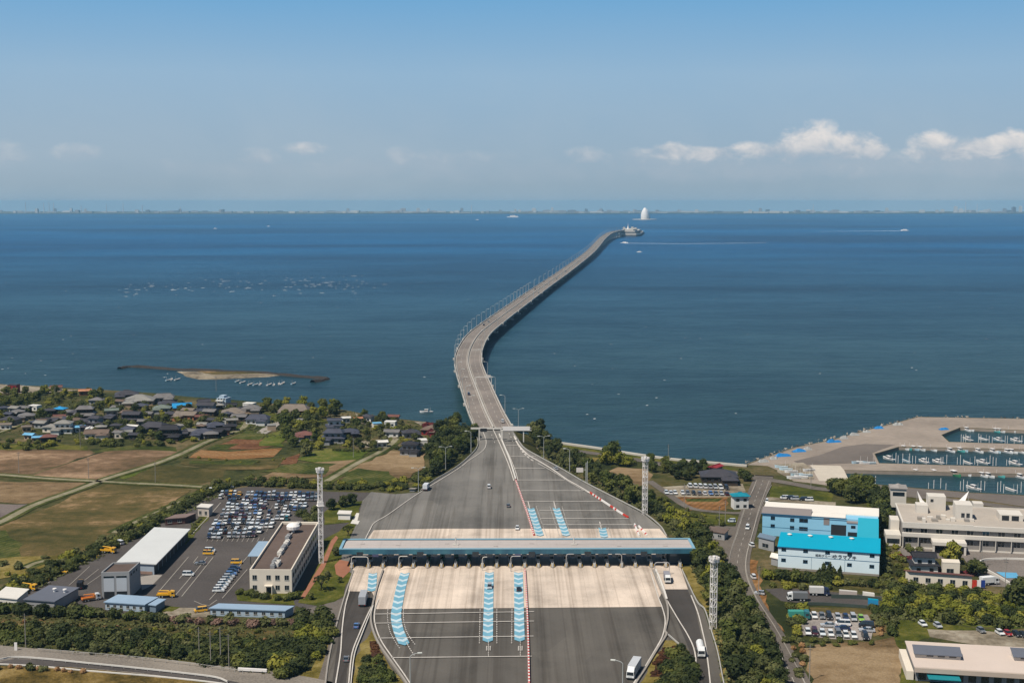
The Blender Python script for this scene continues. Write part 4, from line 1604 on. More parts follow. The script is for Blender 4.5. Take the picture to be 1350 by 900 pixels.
def row(pts_px, gap, kinds, smin, smax, label, group, lib=None, jit=1.0, zf=None):
    L = resample(pp(pts_px), gap)
    for q in L:
        k = RND.choice(kinds)
        lab = label.replace('@', {'dark': 'dark green', 'mid': 'mid green', 'lime': 'yellow green', 'olive': 'olive brown', 'red': 'maroon', 'cone': 'pointed dark', 'mauve': 'greyish brown', 'reed': 'straw coloured', 'brown': 'dark brown', 'palm': 'shaggy dark'}[k])
        x, y = q.x + RND.uniform(-jit, jit), q.y + RND.uniform(-jit, jit)
        plant(k, Vector((x, y, zf(x, y) if zf else 0)), RND.uniform(smin, smax), lab, group + ' (' + k + ')', lib)
# ---------------------------------------------------------------- vehicles
CARP = objpaint('car_paint', 0.3, 0.5, 0.3, 0.12)
TYRE = paint('tyre_rubber', (0.018, 0.018, 0.018, 1), 0.9, 0.2, 2)
RIMM = paint('wheel_rim', (0.45, 0.45, 0.45, 1), 0.4, 0.1, 2)
LAMPW = paint('headlight_glass', (0.75, 0.75, 0.72, 1), 0.15, 0.05, 2)
LAMPR = paint('tail_light_red', (0.35, 0.015, 0.012, 1), 0.25, 0.05, 2)
PLASTIC = paint('black_plastic', (0.025, 0.025, 0.026, 1), 0.6, 0.2, 2)


def side_prism(mb, prof, w, m=0, inset=0.0, ztop=None):
    """side profile (y,z) drawn across the width; points above ztop lean inwards"""
    n = len(prof)
    hw = w / 2
    def xo(z):
        if ztop is None or z <= ztop[0]:
            return hw
        return hw - inset * (z - ztop[0]) / (ztop[1] - ztop[0])
    L = [(-xo(z), y, z) for y, z in prof]
    Rr = [(xo(z), y, z) for y, z in prof]
    mb.add(L + Rr, [(i, (i + 1) % n, n + (i + 1) % n, n + i) for i in range(n)], m)
    tri = tessellate_polygon([[Vector((y, z, 0)) for y, z in prof]])
    mb.add(L, [tuple(t) for t in tri], m)
    mb.add(Rr, [tuple(t) for t in tri], m)


SHAPES = {   # profiles of body and glasshouse, y forward
    'sedan': (4.5, 1.72, [(-2.22, .30), (2.2, .30), (2.25, .55), (2.1, .74), (1.0, .90), (-1.45, .92), (-2.15, .86), (-2.25, .6)],
              [(-1.75, .91), (1.05, .89), (0.35, 1.36), (-1.05, 1.38)]),
    'hatch': (3.8, 1.64, [(-1.88, .30), (1.85, .30), (1.9, .6), (1.75, .82), (0.95, .96), (-1.75, .98), (-1.9, .7)],
              [(-1.84, .97), (1.0, .94), (0.4, 1.48), (-1.5, 1.52)]),
    'van': (4.4, 1.70, [(-2.15, .32), (2.1, .32), (2.18, .65), (2.05, .95), (1.6, 1.10), (-2.15, 1.12), (-2.2, .7)],
            [(-2.14, 1.11), (1.65, 1.07), (1.0, 1.82), (-2.05, 1.86)]),
    'kei': (3.4, 1.48, [(-1.68, .30), (1.66, .30), (1.7, .6), (1.6, .92), (1.2, 1.05), (-1.66, 1.06), (-1.7, .7)],
            [(-1.66, 1.05), (1.24, 1.02), (0.8, 1.66), (-1.6, 1.70)])}


def make_car(kind, full=False, beacon=False):
    L, W_, body, cab = SHAPES[kind]
    r = thing('parked_car' if not full else 'car', 'x', 'car')
    b = MB()
    zt = max(z for y, z in cab)
    zb = min(z for y, z in cab)
    side_prism(b, body, W_, 0, 0.10, (0.75, 1.15))
    # roof panel and pillars in paint
    yr0 = min(y for y, z in cab if z > zt - 0.1) + 0.06
    yr1 = max(y for y, z in cab if z > zt - 0.1) - 0.06
    w2 = W_ / 2 - 0.20
    b.box(-w2, yr0, zt - 0.03, w2, yr1, zt + 0.035)
    for sx in (-1, 1):
        b.box(sx * (W_ / 2 - 0.12) - 0.03, (yr0 + yr1) / 2 - 0.05, zb, sx * (W_ / 2 - 0.12) + 0.03, (yr0 + yr1) / 2 + 0.05, zt - 0.05)
        b.cbox((sx * (W_ / 2 + 0.09), yr1 + 0.35, zb + 0.02), (0.16, 0.1, 0.14))
    g = MB()
    side_prism(g, cab, W_ - 0.12, 0, 0.16, (zb, zt))
    wheels = [(sx, sy) for sx in (-1, 1) for sy in (-1, 1)]

    def wheel(mb, sx, sy):
        x = sx * (W_ / 2 - 0.10)
        y = sy * L * 0.30
        mb.xcyl(x - 0.10, x + 0.10, y, 0.31, 0.31, 10, 1)
        mb.xcyl(x + sx * 0.095, x + sx * 0.115, y, 0.31, 0.18, 8, 2)
    if not full:
        for sx, sy in wheels:
            wheel(b, sx, sy)
        for sx in (-1, 1):
            b.cbox((sx * W_ * 0.36, L / 2 - 0.06, 0.58), (0.32, 0.12, 0.14), 3)
            b.cbox((sx * W_ * 0.38, -L / 2 + 0.04, 0.66), (0.22, 0.10, 0.18), 4)
    b.box(-W_ / 2 + 0.1, L / 2 - 0.05, 0.34, W_ / 2 - 0.1, L / 2 + 0.03, 0.46, 5)
    b.build('body', [CARP, TYRE, RIMM, LAMPW, LAMPR, PLASTIC], r)
    g.build('windows', GLASS, r)
    if full:
        for sx, sy in wheels:
            m = MB()
            wheel(m, sx, sy)
            m.build('wheel', [CARP, TYRE, RIMM], r)
        for sx in (-1, 1):
            m = MB()
            m.cbox((sx * W_ * 0.36, L / 2 - 0.06, 0.58), (0.34, 0.14, 0.15))
            m.build('headlight', LAMPW, r)
            m = MB()
            m.cbox((sx * W_ * 0.38, -L / 2 + 0.04, 0.66), (0.24, 0.12, 0.2))
            m.build('tail_light', LAMPR, r)
    if beacon:
        m = MB()
        m.cbox((0, (yr0 + yr1) / 2, zt + 0.035), (1.1, 0.28, 0.14))
        m.build('light_bar', LAMPR, r)
    return r


CARS = {k: make_car(k) for k in SHAPES}
CARF = {k: make_car(k, True) for k in SHAPES}
PATROL = make_car('van', True, True)
CC = {'white': (0.72, 0.72, 0.70, 1), 'silver': (0.42, 0.43, 0.44, 1), 'grey': (0.16, 0.165, 0.17, 1), 'black': (0.015, 0.015, 0.018, 1), 'navy': (0.015, 0.025, 0.07, 1),
      'red': (0.32, 0.02, 0.02, 1), 'yellow': (0.75, 0.40, 0.02, 1), 'blue': (0.10, 0.20, 0.42, 1), 'teal': (0.02, 0.16, 0.17, 1), 'green': (0.25, 0.45, 0.06, 1), 'wine': (0.06, 0.012, 0.02, 1),
      'pale': (0.62, 0.66, 0.68, 1)}


def car(kind, x, y, rz, colname, label, group=None, full=True, ramped=True, z=None):
    p = PR(x, y) if ramped else P(x, y, 0.12)
    if z is not None:
        p = P(x, y, z)
    o = place((CARF if full else CARS)[kind], p, rz, label, 'car', group, CC[colname])
    return o


# box truck: forward +y
def make_truck(L=9.0, W_=2.4, H=3.5, cargo='box'):
    r = thing('truck', 'x', 'truck')
    hl = L / 2
    c = MB()
    cy0 = hl - 1.9
    side_prism(c, [(cy0, 0.55), (hl, 0.55), (hl + 0.05, 1.3), (hl - 0.12, 2.5), (hl - 0.5, 2.75), (cy0, 2.75)], W_ - 0.1, 0, 0.12, (1.5, 2.75))
    side_prism(c, [(cy0 + 0.05, 2.75), (hl - 0.55, 2.76), (cy0 + 0.25, H - 0.05), (cy0 + 0.05, H - 0.05)], W_ - 0.4, 0)
    for sx in (-1, 1):
        c.cbox((sx * (W_ / 2 + 0.12), hl - 0.1, 1.6), (0.18, 0.12, 0.7), 1)
    c.box(-W_ / 2 + 0.1, hl - 0.02, 0.4, W_ / 2 - 0.1, hl + 0.08, 0.75, 1)
    c.build('cab', [CARP, PLASTIC], r)
    w = MB()
    w.add([(-W_ / 2 + 0.2, hl + 0.045, 1.45), (W_ / 2 - 0.2, hl + 0.045, 1.45), (W_ / 2 - 0.28, hl - 0.07, 2.4), (-W_ / 2 + 0.28, hl - 0.07, 2.4),
           (-W_ / 2 + 0.2, hl + 0.0, 1.45), (W_ / 2 - 0.2, hl + 0.0, 1.45), (W_ / 2 - 0.28, hl - 0.12, 2.4), (-W_ / 2 + 0.28, hl - 0.12, 2.4)],
          [(1, 0, 3, 2), (0, 1, 5, 4), (2, 3, 7, 6), (1, 2, 6, 5), (3, 0, 4, 7)])
    w.build('windscreen', GLASS, r)
    for sx in (-1, 1):
        m = MB()
        m.cbox((sx * (W_ / 2 - 0.05), cy0 + 1.0, 1.55), (0.06, 0.95, 0.75))
        m.build('side_window', GLASS, r)
        m = MB()
        m.cbox((sx * (W_ / 2 - 0.35), hl + 0.05, 0.78), (0.42, 0.1, 0.22))
        m.build('headlight', LAMPW, r)
    ch = MB()
    ch.box(-0.5, -hl, 0.55, 0.5, cy0 + 0.3, 0.95)
    ch.box(-W_ / 2 + 0.1, -hl - 0.05, 0.45, W_ / 2 - 0.1, -hl + 0.05, 0.7)
    ch.build('chassis', PLASTIC, r)
    if cargo == 'box':
        k = MB()
        k.box(-W_ / 2, -hl, 0.98, W_ / 2, cy0 - 0.12, H)
        for i in range(1, 7):
            y = -hl + i * (cy0 - 0.12 + hl) / 7
            for sx in (-1, 1):
                k.cbox((sx * W_ / 2, y, 1.0), (0.05, 0.08, H - 1.05))
            k.cbox((0, y, H), (W_, 0.06, 0.025))
        for sx in (-1, 1):
            k.cbox((sx * 0.35, -hl, 1.1), (0.06, 0.06, H - 1.3))
        k.build('cargo_box', objpaint('cargo_paint', 0.5, 0.3, 0, 0.1) if 'cargo_paint' not in bpy.data.materials else bpy.data.materials['cargo_paint'], r)
    elif cargo == 'tank':
        k = MB()
        k.ycyl(0, -hl, cy0 - 0.2, 2.05, 1.15, 16)
        k.box(-0.3, -hl + 0.4, 3.15, 0.3, cy0 - 0.6, 3.28)
        k.build('tank', bpy.data.materials['cargo_paint'], r)
    elif cargo == 'crane':
        k = MB()
        k.box(-W_ / 2, -hl, 0.98, W_ / 2, cy0 - 0.9, 1.25)
        for sx in (-1, 1):
            k.box(sx * W_ / 2 - 0.04, -hl, 1.25, sx * W_ / 2 + 0.04, cy0 - 0.9, 1.75)
        k.build('flat_bed', bpy.data.materials['cargo_paint'], r)
        k = MB()
        k.cbox((0, cy0 - 0.5, 0.98), (1.4, 0.7, 1.4))
        k.tube([(0, cy0 - 0.5, 2.6), (0, -hl + 0.8, 2.9)], [0.3, 0.18], 6)
        k.build('crane_boom', bpy.data.materials['cargo_paint'], r)
    for sx in (-1, 1):
        for yy in (cy0 + 0.9, -hl + 1.2, -hl + 2.4):
            m = MB()
            x = sx * (W_ / 2 - 0.18)
            m.xcyl(x - 0.15, x + 0.15, yy, 0.48, 0.48, 12, 0)
            m.xcyl(x + sx * 0.145, x + sx * 0.17, yy, 0.48, 0.26, 8, 1)
            m.build('wheel', [TYRE, RIMM], r)
    for sx in (-1, 1):
        m = MB()
        m.cbox((sx * (W_ / 2 - 0.3), -hl - 0.05, 0.72), (0.4, 0.08, 0.16))
        m.build('tail_light', LAMPR, r)
    return r


TRK = make_truck(10.5, 2.45, 3.7, 'box')
TRKS = make_truck(7.0, 2.2, 3.1, 'box')
TNK = make_truck(9.0, 2.4, 3.4, 'tank')
CRN = make_truck(7.5, 2.2, 2.9, 'crane')


def truck(proto, x, y, rz, cab, cargo, label, ramped=True):
    p = PR(x, y) if ramped else P(x, y, 0.16)
    o = place(proto, p, rz, label, 'truck', None, CC[cab] if isinstance(cab, str) else cab)
    for c in o.children:
        if c.name.split('.')[0] in ('cargo_box', 'tank', 'flat_bed', 'crane_boom'):
            c.color = CC[cargo] if isinstance(cargo, str) else cargo
    return o


def heading(a, b, z=0.1):
    p, q = P(a[0], a[1], z), P(b[0], b[1], z)
    return math.atan2(q.y - p.y, q.x - p.x) - PI / 2


truck(TRK, 479, 794, heading((476, 808), (484, 781)), 'white', (0.36, 0.37, 0.39, 1), 'grey box truck driving up the left entry ramp beside the toll booths', False)
truck(TRKS, 879.5, 766, heading((875, 753), (882, 775)), 'white', (0.30, 0.29, 0.31, 1), 'white cab truck with a grey box leaving the arched gate at the right', False)
truck(TNK, 923.5, 861, heading((920, 840), (926, 870)), 'white', 'white', 'white tank truck driving down the right exit ramp', False)
truck(TRK, 835.5, 888, heading((846, 866), (828, 896)), 'white', (0.50, 0.51, 0.52, 1), 'white cab truck with a pale grey box beside the kerb at the near right', False)
truck(TRKS, 562, 645, heading((557, 650), (569, 637)), 'silver', (0.62, 0.64, 0.66, 1), 'small white box truck parked on the left edge of the far plaza')
car('sedan', 470, 826, heading((464, 850), (478, 805)), 'blue', 'silver blue car following the grey truck up the left entry ramp', None, True, False)
car('sedan', 456.5, 870, heading((454, 890), (459, 852)), 'grey', 'dark grey car alone low on the left entry ramp', None, True, False)
car('van', 645.5, 775, heading((645, 790), (645.5, 760)) + PI, 'silver', 'white and black car on the middle blue lane in front of the gates', None, True, False)
car('sedan', 684, 778, heading((684.5, 790), (684, 760)), 'black', 'black car on the right blue lane in front of the gates', None, True, False)
car('van', 644.5, 643, 0.05, 'white', 'white van alone in the middle of the far plaza', None)
car('sedan', 670, 667.5, 0.1, 'grey', 'dark car driving beside the red and white barrier on the far plaza', None)
car('hatch', 682, 697.5, PI, 'white', 'white car just beyond the toll canopy near the red barrier', None)
car('sedan', 733, 618.5, heading((745, 626), (725, 612)), 'silver', 'grey car on the outer right lane of the far plaza', None)
car('sedan', 639, 567, 0.1, 'black', 'black car under the gantry at the foot of the bridge', None)
bc = [(662.5, 556, 'right carriageway at the bridge foot', 'x', 'white', 6), (618, 520, 'left carriageway just before the big curve', 'x', 'navy', 7.5),
      (638, 429, 'inner side of the big curve, nearer of a pair', 'x', 'black', 8), (644, 425, 'inner side of the big curve, farther of a pair', 'x', 'grey', 8),
      (705.6, 381.5, 'straight stretch, nearest of the cars in the left lanes', 'x', 'black', 8), (717, 371.5, 'straight stretch, second of the cars in the left lanes', 'x', 'wine', 8),
      (710, 386.5, 'straight stretch, in the right lanes', 'x', 'wine', 8), (731, 362.5, 'straight stretch, third of the cars in the left lanes', 'x', 'grey', 8.2),
      (734, 368, 'straight stretch, farther in the right lanes', 'x', 'black', 8.2), (746, 358, 'straight stretch, farthest dark car', 'x', 'black', 8.8)]
for b_ in bc:
    x, y, z = b_[0], b_[1], b_[5]
    colr = b_[4]
    where = b_[3] if b_[2] == 'white' else b_[2]
    q = P(x, y, z)
    i = min(range(len(BL)), key=lambda i: (BL[i] - q).length)
    p, t, n = frame_at(i)
    o = place(CARF['van'], (q.x, q.y, p.z + 0.03), math.atan2(t.y, t.x) - PI / 2, '%s car on the bridge, %s' % ({'white': 'white', 'navy': 'navy blue', 'black': 'black', 'grey': 'grey', 'wine': 'dark red'}[colr], where), 'car', None, CC[colr])
# ---------------------------------------------------------------- buildings: helpers
class Bld:
    def __init__(s, name, label, cat, A, B, z=0.1, group=None, ang=None):
        a, b = P(A[0], A[1], z), P(B[0], B[1], z)
        s.w = math.hypot(b.x - a.x, b.y - a.y)
        s.a = math.atan2(b.y - a.y, b.x - a.x) if ang is None else ang
        s.z = z
        s.o = Vector((a.x, a.y, z))
        s.root = thing(name, label, cat, s.o, s.a, group)
        s.inv = Matrix.Rotation(-s.a, 4, 'Z') @ Matrix.Translation(-s.o)
        # keep the neighbourhood clear of plants

    def loc(s, px, py, z):
        return s.inv @ P(px, py, z + s.z)

    def part(s, name, mb, mats, parent=None, label=None):
        o = mb.build(name, mats, parent or s.root)
        if label:
            o['label'] = label
        return o

    def block(s, w, d):
        T = Matrix.Translation(s.o) @ Matrix.Rotation(s.a, 4, 'Z')
        BLOCK.append([T @ Vector(q) for q in ((-2, -2, 0), (w + 2, -2, 0), (w + 2, d + 2, 0), (-2, d + 2, 0))])


FRAME_M = paint('window_frame', g_(210, 208, 200, 0.7), 0.5, 0.08, 1)


def window(b, x, z, w, h, face='front', D=0.0, mt=None, sill=True, frame=FRAME_M, name='window', off=0.0):
    """glass set in a frame; face front (y = off), right (x = D), left (x = off), back"""
    def bx(m, u0, v0, z0, u1, v1, z1, k=0):
        if face == 'front':
            m.box(u0, off - v1, z0, u1, off - v0, z1, k)
        elif face == 'right':
            m.box(D + v0, u0, z0, D + v1, u1, z1, k)
        elif face == 'left':
            m.box(off - v1, u0, z0, off - v0, u1, z1, k)
    g = MB()
    bx(g, x, -0.05, z, x + w, 0.02, z + h)
    o = g.build(name, mt or GLASS, b.root)
    f = MB()
    t = 0.07
    bx(f, x - t, 0.0, z, x, 0.07, z + h)
    bx(f, x + w, 0.0, z, x + w + t, 0.07, z + h)
    bx(f, x - t, 0.0, z + h, x + w + t, 0.07, z + h + t)
    bx(f, x + w / 2 - 0.03, 0.021, z, x + w / 2 + 0.03, 0.05, z + h)
    bx(f, x - t - 0.05, 0.0, z - 0.1, x + w + t + 0.05, 0.16 if sill else 0.07, z)
    f.build('frame', frame, o)
    return o


def poly_block(b, name, poly, z0, z1, mt, top=None, parent=None):
    m = MB()
    m.prism(poly, z0, z1, 0, 1 if top is not None else None)
    return b.part(name, m, [mt] + ([top] if top is not None else []), parent)


SHED_ROOF = paint('shed_roof_white', g_(226, 226, 222, 0.72), 0.5, 0.07, 0.06)
SHED_WALL = paint('shed_wall', g_(176, 188, 200, 0.66), 0.7, 0.1, 0.2)
SHED_BLUE = paint('shed_roof_blue', g_(166, 190, 212, 0.66), 0.55, 0.08, 0.1)
BLUEGREY = paint('panel_blue_grey', g_(130, 150, 168, 0.62), 0.7, 0.1, 0.2)
WALL_BG = paint('wall_pale_blue', g_(186, 204, 218, 0.68), 0.7, 0.08, 0.2)
ROOF_SLATE = paint('flat_roof_slate', g_(120, 124, 136, 0.55), 0.8, 0.12, 0.1)
ROOF_BROWN = paint('flat_roof_brown', g_(120, 102, 92, 0.52), 0.92, 0.28, 0.16)
CREAM = paint('cream_wall', g_(232, 220, 202, 0.78), 0.85, 0.08, 0.1)
GREYWALL = paint('grey_wall', g_(178, 178, 178, 0.6), 0.8, 0.1, 0.2)

# ---- ground of the compound
comp = [(330, 641), (438, 648), (489, 649), (478, 664), (468, 692), (456, 716), (448, 745), (462, 757), (452, 792), (440, 822), (412, 806), (390, 798),
        (385, 812), (280, 812), (216, 803), (175, 810), (60, 803), (-20, 812), (-40, 800), (5, 788), (60, 768), (110, 742), (160, 716), (205, 690), (238, 676), (262, 655), (292, 646)]
patch('yard_asphalt', pp(comp), 0.04, ASPH_DK)
patch('side_road', pp([(389, 806), (412, 800), (440, 792), (454, 788), (440, 840), (433, 875), (427, 900), (424, 940), (408, 940), (418, 900), (430, 860), (437, 835), (434, 820), (420, 812)]), 0.06, ASPH_RD)
lawnp = [[(245, 706), (253, 694), (262, 680), (278, 680), (262, 697), (246, 718)],
         [(425, 712), (446, 700), (462, 688), (470, 692), (458, 716), (448, 745), (463, 757), (452, 786), (443, 792), (420, 798), (392, 794), (396, 780), (410, 762), (422, 740)],
         [(428, 676), (440, 662), (478, 660), (472, 680), (462, 688), (427, 692)],
         [(330, 778), (388, 782), (388, 797), (312, 792), (312, 780)],
         [(207, 806), (222, 798), (236, 800), (228, 806)]]
for i, l in enumerate(lawnp):
    patch('lawn', pp(l), 0.10 + i * 0.01, LAWN, 0.6, 6, 80 + i)
patch('brick_path', pp([(397, 786), (424, 742), (437, 712), (443, 706), (446, 709), (440, 718), (428, 748), (401, 789)]), 0.17, BRICK)
patch('brick_path', pp([(441, 745), (448, 738), (460, 740), (462, 752), (452, 762), (443, 757)]), 0.17, BRICK)
patch('bare_ground', pp([(214, 808), (232, 801), (262, 801), (276, 806), (276, 813), (214, 813)]), 0.13, GRAVEL, 0.6, 5, 90)
patch('concrete_apron', pp([(185, 760), (203, 757.5), (214, 758), (200, 772), (187, 778)]), 0.12, CONC_G)
patch('concrete_apron', pp([(462, 690), (470, 676), (479, 677), (472, 691)]), 0.14, CONC_W)

mk2 = MB()


def yl(pts, w=0.28, on=None, off=None):
    line = pp(pts, 0.20)
    line = [line[i].lerp(line[i + 1], k / 4) for i in range(len(line) - 1) for k in range(4)] + [line[-1]]
    if on:
        dashes(mk2, line, w, on, off)
    else:
        ribbon(mk2, line, w)


yl([(253, 704), (262, 694), (279, 676), (291, 662)], 0.35)
yl([(209.5, 779), (248.5, 733.5)])
yl([(230, 785.5), (256, 755), (273, 734)])
yl([(239.5, 785.5), (281, 734)])
yl([(236.5, 762), (240, 758)])
yl([(255, 741), (261, 733)])
yl([(276, 790), (300, 764), (322, 738), (338, 720)], 0.25)
yl([(293, 788), (312, 766), (326, 750)], 0.25)
yl([(256, 791.5), (266, 796), (276, 797.5)])
yl([(276, 797.5), (286, 790)])
yl([(60, 770), (96, 746), (122, 731), (148, 717), (172, 704)], 0.3)
for d_ in (0, 12, 22):
    yl([(91 + d_, 771), (118 + d_, 746 + d_ * 0.3)], 0.22)
for (x, y) in [(75, 757), (83, 752), (101, 744), (113, 737), (128, 729)]:
    yl([(x, y), (x + 14, y - 2)], 0.22)
for k in range(20):
    x = 292 + 6.6 * k
    yl([(x, 649.5 + 0.2 * k), (x - 4, 655.5 + 0.2 * k)], 0.2)
for x0, y0 in [(300, 669), (290, 682), (282, 697), (276, 711)]:
    for k in range(12):
        yl([(x0 + 6.6 * k, y0 - 4 + 0.1 * k), (x0 - 3.5 + 6.6 * k, y0 + 2 + 0.1 * k)], 0.18)
tag(mk2.build('parking_marking', MARK_W), kind='structure')

# ---- long white shed
b = Bld('storage_shed', 'long white roofed shed with shade painted on its right side by the yard', 'shed', (155.5, 755), (204, 757.5))
hs = 4.3
bk = b.loc(248, 697, hs)
dpt = bk.y
sl_ = bk.x - b.w
m = MB()
m.prism([(0.3, 0.2), (b.w - 0.3, 0.2), (b.w - 0.3 + sl_ * 0.98, dpt - 0.3), (0.3 + sl_ * 0.98, dpt - 0.3)], 0, hs - 0.25)
b.part('wall', m, SHED_WALL)
m = MB()
m.prism([(-0.3, -0.3), (b.w + 0.9, -0.3), (b.w + 0.9 + sl_, dpt + 0.3), (-0.3 + sl_, dpt + 0.3)], hs - 0.25, hs + 0.1, 0, None, True)
b.part('roof', m, SHED_ROOF)
for k in range(9):   # black panels paint shade onto the right wall
    m = MB()
    f0, f1 = (k + 0.08) / 9, (k + 0.92) / 9
    x0, x1 = b.w - 0.28 + sl_ * 0.98 * f0, b.w - 0.28 + sl_ * 0.98 * f1
    y0, y1 = 0.2 + dpt * f0, 0.2 + dpt * f1
    m.add([(x0, y0, 0.05), (x1, y1, 0.05), (x1, y1, hs - 0.7), (x0, y0, hs - 0.7), (x0 + .06, y0, 0.05), (x1 + .06, y1, 0.05), (x1 + .06, y1, hs - 0.7), (x0 + .06, y0, hs - 0.7)],
          [(4, 5, 6, 7), (0, 1, 5, 4), (2, 3, 7, 6), (1, 2, 6, 5), (3, 0, 4, 7)])
    b.part('side_shade_panel', m, BLACK)
m = MB()
m.box(1.0, 0.08, 0.1, b.w - 1.0, 0.195, 1.2)
b.part('plinth', m, paint('rust_plinth', g_(170, 140, 124, 0.6), 0.9))
b.block(b.w + sl_, dpt)

# ---- garage tower block with two tall doors
b = Bld('vehicle_garage', 'tall grey block with two white roller doors and a flat brown roof', 'garage', (134.5, 789), (171.5, 788))
ht = hgt(788.5, 752.5)
bk = b.loc(184.7, 740, ht)
D_ = bk.y
m = MB()
T_ = Matrix.Identity(4)
sh = (bk.x - b.w)
m.prism([(0, 0), (b.w, 0), (b.w + sh, D_), (sh, D_)], 0, ht - 0.6, 0, 1)
b.part('wall', m, [GREYWALL, ROOF_BROWN])
m = MB()
for (p0, p1, p2, p3) in [((0, 0), (b.w, 0), (b.w + 0.02, 0.4), (0.02, 0.4)), ((sh, D_ - 0.4), (b.w + sh, D_ - 0.4), (b.w + sh, D_), (sh, D_)),
                         ((0, 0.4), (0.4, 0.4), (0.4 + sh, D_ - 0.4), (sh, D_ - 0.4)), ((b.w - 0.4, 0.4), (b.w, 0.4), (b.w + sh, D_ - 0.4), (b.w + sh - 0.4, D_ - 0.4))]:
    m.prism([p0, p1, p2, p3], ht - 0.6, ht)
b.part('parapet', m, GREYWALL)
for x0 in (b.w * 0.08, b.w * 0.53):
    m = MB()
    m.box(x0, -0.06, 2.6, x0 + b.w * 0.37, -0.0, ht - 1.4)
    d_ = b.part('roller_door', m, paint('roller_white', g_(206, 210, 214, 0.7), 0.6, 0.06, 0.4))
    m = MB()
    m.box(x0, -0.09, ht - 2.1, x0 + b.w * 0.37, -0.061, ht - 1.4)
    m.build('glazing', GLASS, d_)
    m = MB()
    m.box(x0, -0.05, 0.05, x0 + b.w * 0.37, -0.001, 2.55)
    b.part('opening', m, BLACK)
m = MB()
for k in range(3):
    m.box(b.w + sh * (k * 3.0 + 2) / D_ - 0.02, k * 3.0 + 1.5, ht - 2.0, b.w + sh * (k * 3.0 + 2) / D_ + 0.12, k * 3.0 + 3.6, ht - 1.2)
b.part('window', m, GLASS)
b.block(b.w + sh, D_)


def flat_shed(name, label, A, B, back, ytop, wall, roof, openings=0, over=0.4):
    b = Bld(name, label, 'shed', A, B)
    h = hgt(B[1], ytop)
    bk = b.loc(back[0], back[1], h)
    D_, s_ = bk.y, bk.x - b.w
    m = MB()
    m.prism([(0, 0), (b.w, 0), (b.w + s_, D_), (s_, D_)], 0, h - 0.3)
    b.part('wall', m, wall)
    m = MB()
    m.prism([(-over, -over), (b.w + over, -over), (b.w + s_ + over, D_ + over), (s_ - over, D_ + over)], h - 0.3, h, 0, None, True)
    b.part('roof', m, roof)
    for k in range(openings):
        x = b.w * (k + 0.25) / openings
        window(b, x, 0.9, b.w / openings * 0.4, max(0.7, h * 0.35))
    b.block(b.w + s_, D_)
    return b, h, D_, s_


flat_shed('yard_shed', 'low pale blue shed in front of the tall grey garage block', (139, 803), (190.7, 806.5), (207, 786.7), 795.5, WALL_BG, SHED_BLUE, 6)
flat_shed('yard_shed', 'small blue grey shed touching the right end of the low pale blue shed', (197.5, 806), (205.5, 807), (217, 789.5), 796.5, BLUEGREY, SHED_BLUE, 0)
flat_shed('yard_shed', 'long pale blue shed below the office block with a yellow van beside it', (277.5, 811), (375.5, 814.5), (386.5, 798.5), 803.5, WALL_BG, SHED_BLUE, 9)
bb, hh, DD, ss = flat_shed('yard_shed', 'grey flat roofed shed with two roof vents at the lower left of the yard', (33, 803), (72, 806), (103, 774), 791.5, GREYWALL, ROOF_SLATE, 0)
for fx, fy in ((0.5, 0.62), (0.85, 0.62)):
    m = MB()
    m.cyl(bb.w * fx + ss * fy, DD * fy, hh, hh + 0.8, 0.45, 8)
    m.cyl(bb.w * fx + ss * fy, DD * fy, hh + 0.8, hh + 1.2, 0.7, 8)
    bb.part('roof_vent', m, WHITE)
bb, hh, DD, ss = flat_shed('pump_house', 'small white flat roofed block with dark openings at the left edge', (-6, 800), (23, 803), (36.5, 776), 788, CONC_W, CONC_W, 2)
flat_shed('yard_shed', 'pale concrete hut on the grass between the hedge and the car park', (261, 680), (275.5, 681), (280, 664.5), 668, paint('hut_wall', g_(214, 200, 186, 0.7), 0.8), CONC_W, 2)
flat_shed('yard_shed', 'low rusty red shed in the hedge behind the white shed', (218, 692), (244, 690), (258, 676), 681, paint('rusty_wall', g_(120, 84, 76, 0.6), 0.85, 0.2), paint('rusty_roof', g_(150, 128, 120, 0.6), 0.85, 0.2), 2)
flat_shed('electric_cabinet', 'small white cabinet hut on a green plot near the office block', (446, 684.5), (461.5, 685), (463, 673), 676.5, WHITE, CONC_W, 0)
flat_shed('equipment_hut', 'tiny grey hut at the plaza edge beside the white box truck', (540, 648), (546.5, 648), (549, 643), 643.5, GREYWALL, CONC_G, 0)

# ---- office block
b = Bld('office_block', 'cream two storey office block with a long dark brown flat roof', 'office', (329.5, 781.5), (385, 782))
ho_ = hgt(781.7, 749.3)
bk = b.loc(420.7, 687.5, ho_)
D_, s_ = bk.y, bk.x - b.w
m = MB()
m.prism([(0, 0), (b.w, 0), (b.w + s_, D_), (s_, D_)], 0, ho_ - 0.9, 0, 1)
b.part('wall', m, [CREAM, ROOF_BROWN])
m = MB()
t = 0.45
for q in [[(0, 0), (b.w, 0), (b.w + 0.02, t), (0.02, t)], [(s_, D_ - 1.2), (b.w + s_, D_ - 1.2), (b.w + s_, D_), (s_, D_)],
          [(0.02, t), (t, t), (t + s_ - 0.1, D_ - 1.2), (s_ - 0.1, D_ - 1.2)], [(b.w - t, t), (b.w, t), (b.w + s_ - 0.1, D_ - 1.2), (b.w + s_ - t - 0.1, D_ - 1.2)]]:
    m.prism(q, ho_ - 0.9, ho_)
b.part('parapet', m, CREAM)
for fx in (0.07, 0.40, 0.61, 0.83):
    for z in (1.3, 5.0):
        if z < 2 and fx == 0.40:
            continue
        window(b, b.w * fx, z, b.w * 0.10, 1.7)
m = MB()
m.box(b.w * 0.36, -1.6, 2.9, b.w * 0.55, 0, 3.2)
